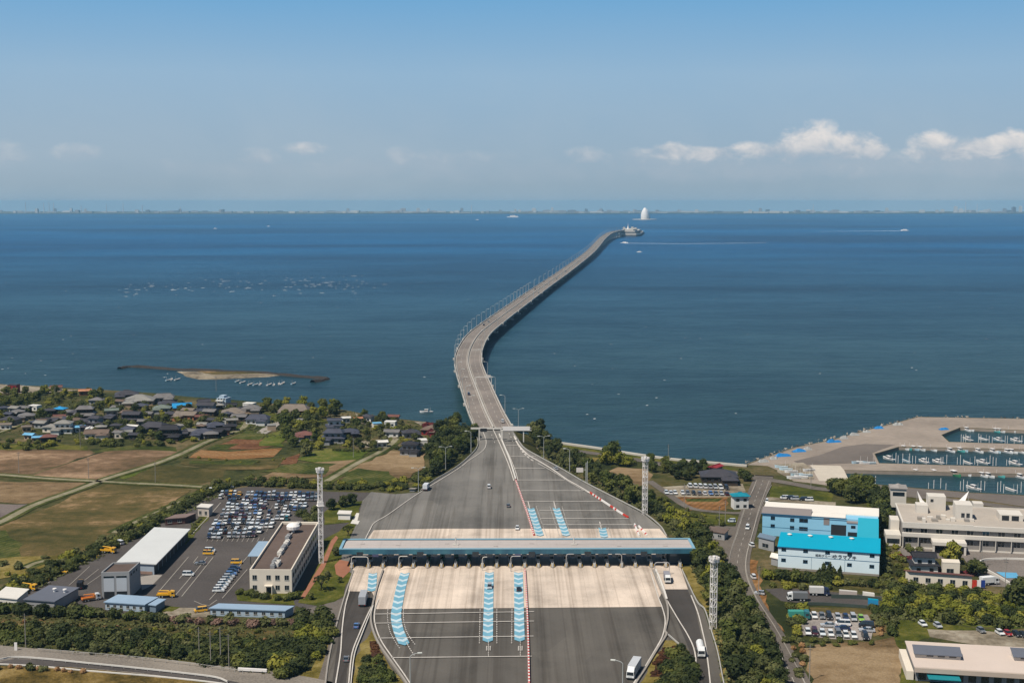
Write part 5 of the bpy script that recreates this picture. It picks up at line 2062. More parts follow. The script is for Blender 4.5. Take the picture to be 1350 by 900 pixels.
m.box(b.w * 0.36, -1.6, 0, b.w * 0.375, -1.45, 2.9)
m.box(b.w * 0.535, -1.6, 0, b.w * 0.55, -1.45, 2.9)
b.part('porch', m, CREAM)
m = MB()
m.box(b.w * 0.39, -0.06, 0, b.w * 0.52, 0, 2.6)
b.part('door', m, BLACK)
# side windows in the shade
for k in range(14):
    for z in (1.3, 5.0):
        f = (k + 0.5) / 14
        m = MB()
        x, y = b.w + s_ * f, D_ * f
        tx = s_ / D_
        m.add([(x + .04, y, z), (x + .04 + tx * 3, y + 3, z), (x + .04 + tx * 3, y + 3, z + 1.7), (x + .04, y, z + 1.7)], [(0, 1, 2, 3)])
        m.add([(x - .1, y, z), (x - .1 + tx * 3, y + 3, z), (x - .1 + tx * 3, y + 3, z + 1.7), (x - .1, y, z + 1.7)], [(3, 2, 1, 0)])
        b.part('side_window', m, GLASS)


def on_roof(px, py, z):
    return b.loc(px, py, z)


q = b.loc(386.5, 700, ho_ - 0.5)
m = MB()
m.lathe([(0.6, ho_ - 0.9), (0.5, ho_ + 0.2), (2.6, ho_ + 0.6), (2.7, ho_ + 1.8), (1.8, ho_ + 2.7), (0.2, ho_ + 3.0)], 14, 0, q.x, q.y)
b.part('white_tank', m, WHITE)
for i, (px, py, n) in enumerate([(392, 693, 3), (380, 709, 3), (378, 717, 3), (374, 723, 4), (370, 729, 3), (363, 741, 3), (366, 744, 3), (361, 746, 2)]):
    q = b.loc(px, py, ho_ - 0.8)
    m = MB()
    m.cbox((q.x, q.y, ho_ - 0.895), (1.6, 5.5, 1.3))
    m.cyl(q.x, q.y + 1, ho_ + 0.4, ho_ + 0.7, 0.6, 8)
    m.cyl(q.x, q.y - 1.6, ho_ + 0.4, ho_ + 0.7, 0.6, 8)
    b.part('air_unit', m, GREYWALL if i % 2 else CONC_W)
m = MB()
q0, q1 = b.loc(392, 690, ho_ - 0.8), b.loc(362, 745, ho_ - 0.8)
m.tube([(q0.x, q0.y, ho_ - 0.6), (q1.x, q1.y, ho_ - 0.6)], 0.25, 5)
b.part('duct', m, CONC_W)
b.block(b.w + s_, D_)
# carport on its left
b = Bld('carport', 'open carport with a pale flat roof on the left side of the office block', 'carport', (330, 744), (346, 744))
m = MB()
m.box(-1, 0, 3.2, b.w + 1, 22, 3.5)
b.part('roof', m, SHED_BLUE)
for x in (0, b.w):
    for y in (0.8, 11, 21):
        m = MB()
        m.cyl(x, y, 0, 3.2, 0.15, 6)
        b.part('post', m, STEELD)

# ---- the car park: rows of parked cars
CARMIX = ['white'] * 10 + ['silver'] * 5 + ['black'] * 4 + ['grey'] * 3 + ['navy'] * 3 + ['pale'] * 3 + ['blue', 'wine', 'teal']
rows = [('back row', 292, 419, 654, 656.5, []), ('second row left half', 302, 353, 665.5, 667, []), ('second row right half', 366, 404, 667, 670, []),
        ('middle row left half', 294, 360, 678.5, 679.5, []), ('middle row right half', 367, 380, 681, 682, []), ('fourth row', 283, 361, 692.5, 692, []), ('front row', 277, 342, 706, 704, [])]
for nm, x0, x1, y0, y1, ln in [(q[0], q[1] + d_[1], q[2] + d_[1], q[3] + d_[2], q[4] + d_[2], d_[0]) for q in rows for d_ in (('rear', 1.2, -2.6), ('front', -1.2, 2.8))]:
    step = 5.7 * (y0 - 266) / 388
    n = int((x1 - x0) / step) + 1
    for k in range(n):
        if RND.random() < 0.08:
            continue
        x = x0 + k * step + RND.uniform(-.4, .4)
        y = y0 + (y1 - y0) * k / max(1, n - 1)
        c = RND.choice(CARMIX)
        if nm == 'back row':
            c = 'navy' if 6 < k < 20 and RND.random() < 0.4 else c
            if k in (2, 4) and ln == 'rear':
                c = 'yellow'
        kind = RND.choice(['kei', 'kei', 'hatch', 'hatch', 'sedan', 'van'])
        rz = heading((x, y), (x - 5 * 0.5, y + 6)) + (PI if RND.random() < 0.4 else 0) + RND.uniform(-.04, .04)
        car(kind, x, y, rz, c, '%s car, %s from left, %s line, %s, car park' % ({'pale': 'bluish white', 'wine': 'dark red'}.get(c, c), ORD[k + 1], ln, nm), 'cars in the crowded car park', False, False).scale = (1.1, 1.15, 1.1)
for k in range(9):
    t = k / 8
    x, y = 288 + 22 * t, 779.5 - 29 * t
    c = ['white', 'white', 'pale', 'white', 'silver', 'silver', 'blue', 'navy', 'navy'][k]
    car('hatch', x, y, -PI / 2 + 0.12, c, '%s car, %s from the front in the file beside the office carport' % ({'pale': 'bluish white'}.get(c, c), ORD[k + 1]), 'cars parked in a file beside the office', False, False)

# yellow service vehicles and vans
Y = CC['yellow']
car('van', 123, 734.5, -PI / 2 - 0.2, 'yellow', 'yellow patrol car alone beside the hedge, uppermost of three by the hedge', None, True, False)
car('sedan', 82, 754.5, -PI / 2 - 0.2, 'yellow', 'yellow patrol car beside the hedge, in the middle of three by the hedge', None, True, False)
o = place(PATROL, P(59.5, 765, 0.12), -PI / 2 - 0.2, 'yellow patrol car with a light bar, lowest of three by the hedge', 'car', None, Y)
o = place(PATROL, P(275, 730.5, 0.12), -PI / 2, 'yellow patrol van with a light bar in the open yard below the car park', 'car', None, Y)
car('van', 277, 727, -PI / 2, 'white', 'white van standing just behind the yellow patrol van in the yard', None, True, False)
car('sedan', 264.5, 743.5, PI / 2, 'grey', 'grey saloon car parked across the marked bays in the yard', None, True, False)
car('van', 248.5, 758.5, -PI / 2, 'white', 'white minibus parked across the marked bays in the yard', None, True, False)
car('van', 312, 742.5, -PI / 2, 'yellow', 'yellow and white van beside the office carport', None, True, False)
car('van', 264.5, 806, PI / 2 + 0.4, 'yellow', 'yellow van beside the left end of the long pale blue shed', None, True, False)
car('van', 158, 717, 0.8, 'white', 'white van by the hedge next to the yellow crane truck', None, True, False)
car('van', 177, 706.5, 0.5, 'white', 'white minibus behind the top left corner of the long white shed', None, True, False)
car('van', 277.5, 647.5, 0.3, 'white', 'white van at the hedge corner above the concrete hut', None, True, False)
car('van', 302, 643, -1.2, 'white', 'white van parked at the top left corner of the car park by the hedge', None, True, False)
truck(CRN, 143, 728, -PI / 2 - 0.25, Y, Y, 'yellow crane truck parked along the hedge', False).scale = (0.85, 0.85, 0.85)
truck(CRN, 38, 777, -PI / 2 - 0.25, Y, Y, 'yellow flatbed truck behind the white flat roofed block', False).scale = (0.85, 0.85, 0.85)
truck(TRKS, 106, 774, 0.2, Y, CC['black'], 'yellow and black truck standing between the grey shed and the tall garage', False).scale = (0.85, 0.85, 0.85)
truck(CRN, 219, 786.5, -PI / 2 + 0.05, Y, Y, 'bright yellow boom truck half hidden behind the small blue grey shed', False).scale = (0.85, 0.85, 0.85)
truck(CRN, 120, 791, -1.0, CC['white'], (0.7, 0.25, 0.05, 1), 'white and orange works truck left of the tall garage', False).scale = (0.85, 0.85, 0.85)
# ---------------------------------------------------------------- village houses
def tiles(name, c):
    m, nt, bs = newmat(name)
    tcn = nt.nodes.new('ShaderNodeTexCoord')
    w = nt.nodes.new('ShaderNodeTexWave')
    w.inputs['Scale'].default_value = 1.1
    w.inputs['Distortion'].default_value = 0.3
    nt.links.new(tcn.outputs['Object'], w.inputs['Vector'])
    n = noise(nt, 0.25, 5, 0.65, pos(nt))
    n2 = noise(nt, 2.0, 3, 0.7, pos(nt))
    f = mth(nt, 'ADD', mth(nt, 'MULTIPLY', n, 0.6), mth(nt, 'ADD', mth(nt, 'MULTIPLY', n2, 0.3), mth(nt, 'MULTIPLY', w.outputs['Fac'], 0.1)))
    nt.links.new(ramp(nt, f, [(0.3, k4(c, 0.7)), (0.5, c), (0.72, k4(c, 1.35))]), bs.inputs['Base Color'])
    bs.inputs['Roughness'].default_value = 0.6
    bs.inputs['Specular IOR Level'].default_value = 0.35
    return m


RC = {'charcoal': tiles('roof_charcoal', g_(78, 76, 82, 0.6)), 'slate blue': tiles('roof_slate_blue', g_(84, 86, 99, 0.6)), 'grey': tiles('roof_grey', g_(132, 128, 126, 0.6)),
      'pale grey': tiles('roof_pale_grey', g_(164, 160, 152, 0.56)), 'brown': tiles('roof_brown', g_(128, 108, 94, 0.6)), 'red brown': tiles('roof_red_brown', g_(136, 92, 82, 0.6)),
      'bright blue': tiles('roof_bright_blue', g_(44, 150, 206, 0.75)), 'sky blue': tiles('roof_sky_blue', g_(128, 192, 228, 0.72)), 'white': tiles('roof_white', g_(226, 222, 214, 0.78)), 'tan': tiles('roof_tan', g_(152, 138, 124, 0.54)),
      'green grey': tiles('roof_green_grey', g_(128, 138, 126, 0.6)), 'orange': tiles('roof_orange', g_(198, 140, 104, 0.66)), 'black': tiles('roof_black', g_(56, 54, 58, 0.6)), 'red': tiles('roof_red', g_(160, 52, 58, 0.7))}
RC['turquoise'] = tiles('roof_turquoise_tile', g_(20, 140, 160, 0.7))
WC = {'cream': CREAM, 'white': paint('wall_white', g_(228, 226, 220, 0.76), 0.85, 0.08, 0.2), 'dark': paint('wall_dark_timber', g_(82, 70, 60, 0.55), 0.85, 0.2, 0.4),
      'tan': paint('wall_tan', g_(190, 166, 140, 0.64), 0.85, 0.12, 0.3), 'grey': GREYWALL, 'brick': paint('wall_brick', g_(188, 122, 88, 0.62), 0.85, 0.15, 0.5), 'red': paint('wall_red', g_(150, 48, 50, 0.65), 0.8, 0.1, 0.3), 'blue': WALL_BG}


def roof_mesh(kind, w, d, z, rise, over):
    m = MB()
    x0, x1, y0, y1 = -w / 2 - over, w / 2 + over, -d / 2 - over, d / 2 + over
    e = 0.18
    if kind == 'flat':
        m.box(x0 + over * 0.6, y0 + over * 0.6, z, x1 - over * 0.6, y1 - over * 0.6, z + 0.4)
        return m
    if kind == 'gable':
        hx0, hx1 = x0, x1
    else:
        hip = min(d / 2 + over, w / 2) * (1.0 if kind == 'hip' else 0.45)
        hx0, hx1 = x0 + hip, x1 - hip
    vs = [(x0, y0, z), (x1, y0, z), (x1, y1, z), (x0, y1, z), (x0, y0, z + e), (x1, y0, z + e), (x1, y1, z + e), (x0, y1, z + e), (hx0, 0, z + rise), (hx1, 0, z + rise)]
    m.add(vs, [(3, 2, 1, 0), (0, 1, 5, 4), (1, 2, 6, 5), (2, 3, 7, 6), (3, 0, 4, 7), (4, 5, 9, 8), (6, 7, 8, 9), (5, 6, 9), (7, 4, 8)])
    m.box(hx0 - 0.1, -0.22, z + rise - 0.12, hx1 + 0.1, 0.22, z + rise + 0.28)
    return m


def house(label, px, py, wpx, roof, wall='dark', kind='hip', st=1, rz=0.0, dr=0.75, group=None, name='house', wing=True):
    z_est = 3.6 * st
    sc = (py - YHOR) / (CAMH - z_est)
    w = max(4.5, wpx / sc * 1.03)
    d = w * dr
    p = P(px, py, z_est)
    r = thing(name, label, 'house', (p.x, p.y, 0), rz, group)
    h = 2.9 * st + 0.2
    m = MB()
    if st == 2 and w > 8:
        m.box(-w / 2, -d / 2, 0, w / 2, d / 2, 3.0)
        m.box(-w * 0.40, -d * 0.36, 3.0, w * 0.40, d * 0.42, h)
    else:
        m.box(-w / 2, -d / 2, 0, w / 2, d / 2, h)
    m.build('wall', WC[wall], r)
    rise = min(w, d) * (0.24 if kind != 'flat' else 0)
    if st == 2 and w > 8:
        roof_mesh('hip' if kind != 'flat' else 'flat', w, d, 3.02, min(w, d) * 0.16, 0.9).build('lower_roof', RC[roof], r)
        roof_mesh(kind, w * 0.8, d * 0.78, h + 0.005, rise * 0.85, 0.8).build('roof', RC[roof], r)
    else:
        roof_mesh(kind, w, d, h + 0.005, rise, 0.8 if kind != 'flat' else 0.3).build('roof', RC[roof], r)
    if wing and w > 9 and kind != 'flat':
        m = MB()
        sgn = 1 if RND.random() < 0.5 else -1
        ww, dd = w * 0.42, d * 0.55
        cx, cy = sgn * w * 0.27, -d / 2 - dd / 2 + 0.02
        m.box(cx - ww / 2, cy - dd / 2, 0, cx + ww / 2, cy + dd / 2, 2.7)
        m.build('porch_wing', WC[wall], r)
        q = roof_mesh('hip', ww, dd, 2.705, ww * 0.2, 0.6)
        q.v = [(x + cx, y + cy, z) for x, y, z in q.v]
        q.build('wing_roof', RC[roof], r)
    nw = max(2, int(w / 3.2))
    for lv in range(st):
        ww_ = w if lv == 0 or w <= 8 else w * 0.8
        yy = -d / 2 if lv == 0 or w <= 8 else -d * 0.36
        for k in range(nw):
            x = -ww_ / 2 + ww_ * (k + 0.5) / nw
            m = MB()
            m.box(x - 0.75, yy - 0.05, 0.8 + lv * 2.9, x + 0.75, yy + 0.03, 2.1 + lv * 2.9)
            m.build('window', GLASS, r)
    T = Matrix.Translation((p.x, p.y, 0)) @ Matrix.Rotation(rz, 4, 'Z')
    BLOCK.append([T @ Vector(q) for q in ((-w / 2 - 1, -d / 2 - 2, 0), (w / 2 + 1, -d / 2 - 2, 0), (w / 2 + 1, d / 2 + 1, 0), (-w / 2 - 1, d / 2 + 1, 0))])
    return r


V = [(84, 554.5, 24, 'pale grey', 'white', 'hip', 2), (128, 569, 28, 'brown', 'cream', 'gable', 1), (68, 561, 18, 'pale grey', 'cream', 'hip', 1), (64, 574, 18, 'red brown', 'dark', 'hip', 1),
     (39, 571.5, 12, 'sky blue', 'tan', 'gable', 1), (49, 575, 10, 'sky blue', 'tan', 'gable', 1), (35, 546, 18, 'grey', 'tan', 'hip', 1), (24, 541, 14, 'grey', 'dark', 'hip', 1), (15, 543.5, 11, 'pale grey', 'dark', 'hip', 1),
     (14, 551, 22, 'charcoal', 'tan', 'hip', 1), (46, 533.5, 13, 'white', 'white', 'flat', 1), (33, 536, 14, 'grey', 'dark', 'gable', 1), (65, 539.5, 13, 'charcoal', 'dark', 'hip', 1), (79, 537.5, 14, 'bright blue', 'tan', 'hip', 1),
     (78, 547.5, 14, 'red brown', 'tan', 'gable', 1), (112, 536, 24, 'grey', 'dark', 'irimoya', 2), (95, 541.5, 15, 'grey', 'cream', 'gable', 1), (126, 548, 18, 'charcoal', 'grey', 'irimoya', 2), (115, 553, 15, 'charcoal', 'white', 'gable', 1),
     (147, 538, 15, 'green grey', 'tan', 'gable', 2), (118, 563.5, 11, 'white', 'white', 'gable', 1), (133, 561, 12, 'pale grey', 'dark', 'hip', 1), (105, 561.5, 11, 'sky blue', 'white', 'gable', 1), (35, 561, 10, 'tan', 'tan', 'gable', 1),
     (18, 505, 12, 'charcoal', 'red', 'flat', 2), (74, 509, 13, 'red brown', 'cream', 'gable', 1), (112, 514, 14, 'orange', 'brick', 'gable', 1), (5, 536, 10, 'slate blue', 'grey', 'hip', 1), (8, 558, 12, 'tan', 'white', 'gable', 1),
     (167, 518, 27, 'charcoal', 'dark', 'hip', 1), (184, 525.5, 36, 'pale grey', 'tan', 'hip', 1), (216, 522, 24, 'grey', 'grey', 'irimoya', 1), (221, 530.5, 22, 'charcoal', 'dark', 'hip', 1), (214, 536, 20, 'green grey', 'grey', 'hip', 1),
     (240, 533.5, 22, 'bright blue', 'tan', 'gable', 1), (249, 539, 15, 'tan', 'tan', 'gable', 1), (246, 545, 26, 'tan', 'brick', 'gable', 1), (265, 547.5, 13, 'red brown', 'brick', 'gable', 1), (272, 531, 26, 'charcoal', 'grey', 'gable', 2),
     (174, 543, 26, 'charcoal', 'dark', 'gable', 2), (204, 560, 28, 'charcoal', 'dark', 'irimoya', 1), (224, 562, 30, 'black', 'dark', 'irimoya', 2), (163, 568, 22, 'pale grey', 'cream', 'flat', 1), (175, 561, 14, 'white', 'white', 'gable', 1),
     (268, 568, 26, 'slate blue', 'grey', 'hip', 1), (284, 558.5, 20, 'slate blue', 'dark', 'hip', 1), (290, 551.5, 15, 'pale grey', 'white', 'flat', 1), (294, 565, 16, 'black', 'brick', 'gable', 1), (153, 559, 12, 'charcoal', 'tan', 'hip', 1),
     (308, 541.5, 28, 'tan', 'grey', 'hip', 1), (331, 536.5, 24, 'grey', 'tan', 'hip', 1), (329, 530.5, 14, 'white', 'white', 'flat', 1), (340, 550, 27, 'slate blue', 'white', 'irimoya', 1), (316, 547.5, 18, 'grey', 'dark', 'gable', 1),
     (306, 552, 12, 'pale grey', 'tan', 'gable', 1), (303, 560, 15, 'black', 'dark', 'hip', 1), (388, 538.5, 36, 'tan', 'dark', 'irimoya', 1), (402, 571, 22, 'red brown', 'grey', 'hip', 1), (398, 552, 13, 'pale grey', 'tan', 'flat', 1),
     (441, 551, 20, 'slate blue', 'white', 'gable', 2), (440, 566.5, 28, 'slate blue', 'grey', 'irimoya', 2), (358, 559, 14, 'pale grey', 'tan', 'flat', 1),
     (461, 567, 20, 'slate blue', 'dark', 'hip', 1), (484, 547.5, 15, 'charcoal', 'white', 'hip', 1), (472, 550, 9, 'orange', 'cream', 'gable', 1), (497, 556.5, 11, 'sky blue', 'white', 'flat', 1), (515, 554.5, 14, 'white', 'white', 'flat', 1),
     (517, 567.5, 18, 'grey', 'white', 'gable', 1), (541, 568, 20, 'charcoal', 'grey', 'hip', 1), (571, 564, 26, 'brown', 'red', 'hip', 1), (541, 582, 24, 'black', 'grey', 'hip', 2), (557, 578.5, 14, 'white', 'white', 'flat', 1),
     (519, 547.5, 13, 'red brown', 'tan', 'gable', 1), (503, 581, 13, 'white', 'cream', 'gable', 1), (456, 549.5, 8, 'white', 'white', 'gable', 1)]


def band(x, y):
    if x >= 450:
        return 'near the bridge foot'
    yl_ = 508 + x * 0.055
    if y < yl_ + 16:
        return 'on the village shore side'
    if y < yl_ + 36:
        return 'in the village middle'
    return 'on the village field side'


cnt = {}
for v_ in sorted(V, key=lambda q: q[0]):
    x, y, w_, rf, wl, kd, st = v_
    bd = band(x, y)
    key = (rf, bd)
    cnt[key] = cnt.get(key, 0) + 1
tot_ = dict(cnt)
cnt = {}
for v_ in sorted(V, key=lambda q: q[0]):
    x, y, w_, rf, wl, kd, st = v_
    bd = band(x, y)
    key = (rf, bd)
    cnt[key] = cnt.get(key, 0) + 1
    if tot_[key] == 1:
        lab = 'only %s roofed house %s' % (rf, bd)
    else:
        lab = '%s roofed house, %s from left of its colour %s' % (rf, ORD[cnt[key]], bd)
    rzz = RND.choice([0.1, 0.25, -0.15, 0.3, -0.3, PI / 2 + 0.2]) if w_ < 24 else RND.uniform(-.25, .25)
    house(lab, x, y, w_, rf, wl, kd, st, rzz, 0.62 if kd == 'gable' else 0.78, 'houses of the seaside village')
# pale blue three storey house
b = Bld('house', 'tall pale blue three storey modern house with balconies near the shore', 'house', (286, 537), (298, 537.6), 0.0, 'houses of the seaside village')
m = MB()
m.box(0, 0, 0, b.w, 7, 6.6)
m.box(b.w * 0.2, 1, 6.6, b.w * 0.7, 6, 8.2)
b.part('wall', m, WC['blue'])
for k in range(3):
    m = MB()
    m.box(-0.2, -1.4, 0.2 + k * 2.2, b.w * 0.75, 0, 0.9 + k * 2.2)
    b.part('balcony', m, WC['white'])
    for q in range(3):
        window(b, 0.8 + q * b.w * 0.3, 1.0 + k * 2.2, b.w * 0.2, 1.0, sill=False)
b.block(b.w, 8)
# sheds and outhouses packed between the houses
vp = pp([(-5, 538), (90, 532), (160, 520), (300, 532), (345, 545), (330, 560), (270, 574), (170, 574), (60, 570), (-5, 556)])
k_ = 0
while k_ < 46:
    x_, y_ = RND.uniform(0, 340), RND.uniform(522, 574)
    q = P(x_, y_, 0)
    if not inside((q.x, q.y), vp) or any(inside((q.x, q.y), b_) for b_ in BLOCK):
        continue
    k_ += 1
    rf = RND.choice(['charcoal', 'charcoal', 'grey', 'brown', 'black', 'slate blue', 'pale grey'])
    house('small %s roofed outhouse squeezed between the village houses' % rf, x_, y_ - 2, RND.uniform(9, 17), rf, RND.choice(['dark', 'dark', 'tan', 'grey']), RND.choice(['gable', 'hip']), 1, RND.uniform(-.6, .6), 0.8, rf + ' roofed outhouses of the village', 'outhouse', False)
# village ground: yards and lanes
for i, (mt, l) in enumerate([(GRAVEL, [(-60, 505), (20, 507.5), (60, 511), (105, 514.5), (60, 518), (20, 519), (-60, 520)]), (GRAVEL, [(60, 566), (100, 560), (120, 566), (80, 572)]),
                             (CONC_G, [(343, 566), (366, 555), (371, 560), (352, 572), (338, 571)]), (GRAVEL, [(470, 545), (492, 560), (488, 564), (474, 556)]), (GRAVEL, [(470, 582), (490, 580), (490, 590), (468, 589)]),
                             (VERGE, [(418, 575), (432, 573), (440, 582), (418, 584)]), (LAWN, [(350, 545), (420, 548), (430, 556), (380, 562), (352, 552)]), (GRAVEL, [(545, 556), (560, 556), (572, 560), (556, 562)]),
                             (LAWN, [(260, 575), (240, 584), (228, 580), (250, 574)]), (GRAVEL, [(-60, 568), (30, 553), (36, 556), (-60, 590)]), (GRAVEL, [(515, 575), (530, 568), (536, 572), (520, 581)])]):
    patch('yard', pp(l), 0.28 + 0.01 * i, mt, 1.2, 8, 200 + i)
# ---------------------------------------------------------------- right hand side: ground and roads
patch('quay_apron', pp([(985, 612.5), (1003, 605.6), (1050, 589.6), (1099, 579.6), (1145, 566.6), (1180, 558), (1211, 549.6), (1350, 552), (1478, 555.5), (1478, 569.5), (1420, 569.6), (1350, 567), (1266, 563), (1241, 573), (1251, 582.4),
                        (1350, 585.4), (1420, 588.3), (1478, 589), (1478, 593.6), (1430, 593.6), (1350, 592), (1185, 588.5), (1152.8, 598), (1158.8, 610.5), (1350, 616), (1430, 618.4), (1478, 619), (1478, 627), (1440, 627.6), (1350, 624.6), (1160, 620.1), (1112, 619.2),
                        (1118, 634.5), (1100, 641), (1072, 637), (1046, 634), (1030, 622), (1012, 614)]), 0.06, QUAY_CONC)
patch('quay_apron', pp([(1046, 608), (1080, 600), (1110, 589), (1140, 585), (1180, 586), (1150, 597), (1154, 609.5), (1110, 611), (1060, 613)]), 0.10, QUAY_DARK)
patch('slipway', pp([(1068, 613), (1108, 614), (1113, 620), (1120, 635), (1080, 634)]), 0.13, paint('slipway_concrete', g_(214, 202, 184, 0.68), 0.9, 0.15, 0.1))
patch('yard', pp([(1022, 612), (1060, 610), (1070, 616), (1074, 632), (1040, 632), (1026, 622)]), 0.12, GRAVEL, 0.8, 5, 301)
patch('quay_road', pp([(1119, 635), (1182, 641.5), (1278, 649.5), (1352, 653), (1440, 658), (1440, 690), (1352, 668), (1280, 657), (1180, 650), (1110, 645)]), 0.09, QUAY_DARK)
SEAWALL = paint('seawall', g_(204, 198, 186, 0.68), 0.9, 0.15, 0.2)
m = MB()
L_ = smooth(pp([(733, 584), (791, 592), (831, 598.5), (885, 606), (940, 611), (985, 615)]), 4)
A_, B_ = offset(L_, -1.0), offset(L_, 1.0)
m.strip(lift(A_, 1.0), lift(B_, 1.0))
m.strip(lift(B_, 1.0), lift(B_, -0.2))
m.strip(lift(A_, -0.2), lift(A_, 1.0))
tag(m.build('sea_wall', SEAWALL), 'long low pale sea wall along the shore right of the bridge', 'sea wall')
rd = MB()
ribbon(rd, smooth(pp([(700, 590), (745, 593), (800, 600), (845, 607), (900, 617), (960, 622), (1006, 631), (1047, 638), (1087, 645), (1174, 651), (1260, 660), (1350, 671), (1440, 684)]), 5), 7, 0.2)
ribbon(rd, smooth(pp([(1008, 627), (1006, 631), (992, 669), (982, 703), (973.5, 732), (973, 758), (986, 790), (1009, 826), (1034, 873), (1048, 902), (1066, 945)]), 6), 9.5, 0.24)
ribbon(rd, smooth(pp([(856, 634), (882, 652), (902, 666), (920, 672), (960, 676), (985, 676)]), 5), 4, 0.18)
ribbon(rd, smooth(pp([(822, 630), (845, 648), (857, 660)]), 4), 3, 0.18)
tag(rd.build('road', ASPH_RD), kind='structure')
rm = MB()
RL = lift(smooth(pp([(1006, 633), (992, 669), (982, 703), (973.5, 732), (973, 758), (986, 790), (1009, 826), (1034, 873), (1048, 902), (1066, 945)]), 6), 0.28)
dashes(rm, RL, 0.22, 4, 5)
ribbon(rm, RL, 0.2, None, 0, -3.1)
ribbon(rm, RL, 0.2, None, 0, 3.1)
dashes(rm, lift(smooth(pp([(745, 593), (800, 600), (845, 607), (900, 617), (960, 622), (1000, 630)]), 5), 0.24), 0.2, 4, 6)
tag(rm.build('road_marking', MARK_W), kind='structure')
rail('guard_rail', 'pale kerb and rail along the left side of the curving town road', [(996, 640), (982, 669), (971, 703), (962.5, 732), (961.5, 758), (974, 790), (996, 826), (1020, 873), (1034, 902)], 0.3, 0.2, CONC_G, 0.15, False)
rail('guard_rail', 'pale kerb and rail along the right side of the curving town road', [(1017, 640), (1003, 669), (992.5, 703), (984.5, 735), (985, 758), (998, 790), (1021, 826), (1046, 871), (1061, 902)], 0.3, 0.2, CONC_G, 0.15, False)

flds2 = [(LAWN, [(700, 578), (742, 586), (790, 594), (830, 600), (890, 608), (960, 615), (1000, 622), (960, 619), (900, 612), (840, 604), (760, 594), (705, 585)]),
         (FIELD_TAN, [(800, 622), (812, 616), (852, 618), (860, 626), (846, 640), (826, 636)]),
         (VERGE, [(745, 596), (790, 604), (780, 612), (750, 604)]),
         (FIELD_OLIVE, [(855, 640), (872, 634), (890, 640), (980, 640), (984, 672), (930, 668), (905, 664), (878, 650)]),
         (GRAVEL, [(872, 642), (890, 640), (980, 638), (982, 652), (950, 656), (880, 656)]),
         (FIELD_ORANGE, [(884, 655), (960, 655), (958, 672), (905, 672)]),
         (FIELD_GREEN, [(906, 657), (950, 656), (948, 661), (906, 661)]),
         (LAWN, [(902, 677), (958, 678), (980, 682), (976, 690), (910, 690)]),
         (ASPH_RD, [(908, 692), (980, 694), (972, 720), (958, 730), (934, 712)]),
         (LAWN, [(1012, 640), (1046, 641), (1100, 650), (1098, 662), (1014, 656)]),
         (FIELD_OLIVE, [(1000, 640), (1012, 640), (1010, 660), (995, 690), (990, 680)]),
         (GRAVEL, [(1000, 654), (1100, 662), (1100, 667), (1000, 659)]),
         (LAWN, [(1100, 652), (1178, 656), (1178, 690), (1160, 770), (1155, 700), (1140, 664)]),
         (FIELD_ORANGE, [(985, 736), (996, 738), (1006, 778), (1014, 800), (1030, 832), (1016, 822), (996, 784), (988, 758)]),
         (THICKET, [(1016, 756), (1160, 762), (1165, 782), (1100, 778), (1016, 774)]),
         (ASPH_DK, [(1008, 776), (1040, 775), (1096, 780), (1164, 786), (1162, 799), (1090, 794), (1050, 794), (1030, 792)]),
         (GRAVEL, [(1096, 786), (1144, 787), (1144, 796), (1098, 794)]),
         (FIELD_OLIVE, [(1040, 798), (1090, 800), (1164, 802), (1180, 830), (1150, 838), (1150, 812), (1056, 808)]),
         (asphalt('gravel_lot', g_(182, 172, 164, 0.6), 1.0, False), [(1062, 806), (1144, 810), (1152, 826), (1148, 844), (1096, 842), (1052, 836)]),
         (FIELD_TAN, [(1058, 852), (1090, 848), (1150, 846), (1178, 838), (1190, 862), (1188, 945), (1064, 945), (1072, 905)]),
         (LAWN, [(1178, 816), (1215, 818), (1290, 828), (1360, 834), (1360, 842), (1230, 838), (1212, 842), (1204, 870), (1206, 945), (1186, 945), (1190, 862), (1176, 838)]),
         (GRAVEL, [(1222, 829), (1290, 830), (1360, 838), (1360, 856), (1300, 852), (1230, 840)]),
         (FIELD_LIME, [(1180, 768), (1210, 776), (1280, 778), (1350, 788), (1440, 800), (1440, 830), (1290, 826), (1200, 816), (1172, 808)]),
         (asphalt('hotel_asphalt', g_(156, 146, 138, 0.55), 1.0, False), [(1185, 722), (1352, 724), (1440, 730), (1440, 800), (1350, 775), (1300, 772), (1282, 752), (1270, 735), (1180, 738)]),
         (THICKET, [(1164, 738), (1200, 735), (1270, 745), (1260, 776), (1168, 775)]),
         (GRAVEL, [(1290, 741), (1352, 740), (1440, 742), (1440, 758), (1352, 755), (1300, 752)]),
         (VERGE, [(897, 748), (907, 746), (926, 775), (944, 800), (952, 830), (962, 872), (968, 945), (958, 945), (949, 862), (939, 830), (929, 803)]),
         (VERGE, [(878, 844), (888, 844), (904, 856), (915, 880), (918, 945), (835, 945), (844, 895), (862, 868)]),
         (VERGE, [(472, 858), (486, 832), (494, 836), (510, 872), (530, 900), (550, 945), (464, 945), (467, 890)]),
         (THICKET, [(1030, 838), (1056, 842), (1062, 880), (1072, 945), (1055, 905), (1040, 870)])]
for i, (mt, l) in enumerate(flds2):
    nm = 'field' if mt in (FIELD_TAN, FIELD_OLIVE, FIELD_ORANGE, FIELD_GREEN, FIELD_LIME) else ('lawn' if mt is LAWN else ('verge' if mt is VERGE else ('yard' if mt is GRAVEL else ('thicket_floor' if mt is THICKET else 'paved_lot'))))
    hard = nm == 'paved_lot'
    patch(nm, pp(l), (0.125 if mt is VERGE else 0.03) + 0.0013 * i + (0.04 if hard else 0), mt, 0 if hard else 1.0, 6, 320 + i)
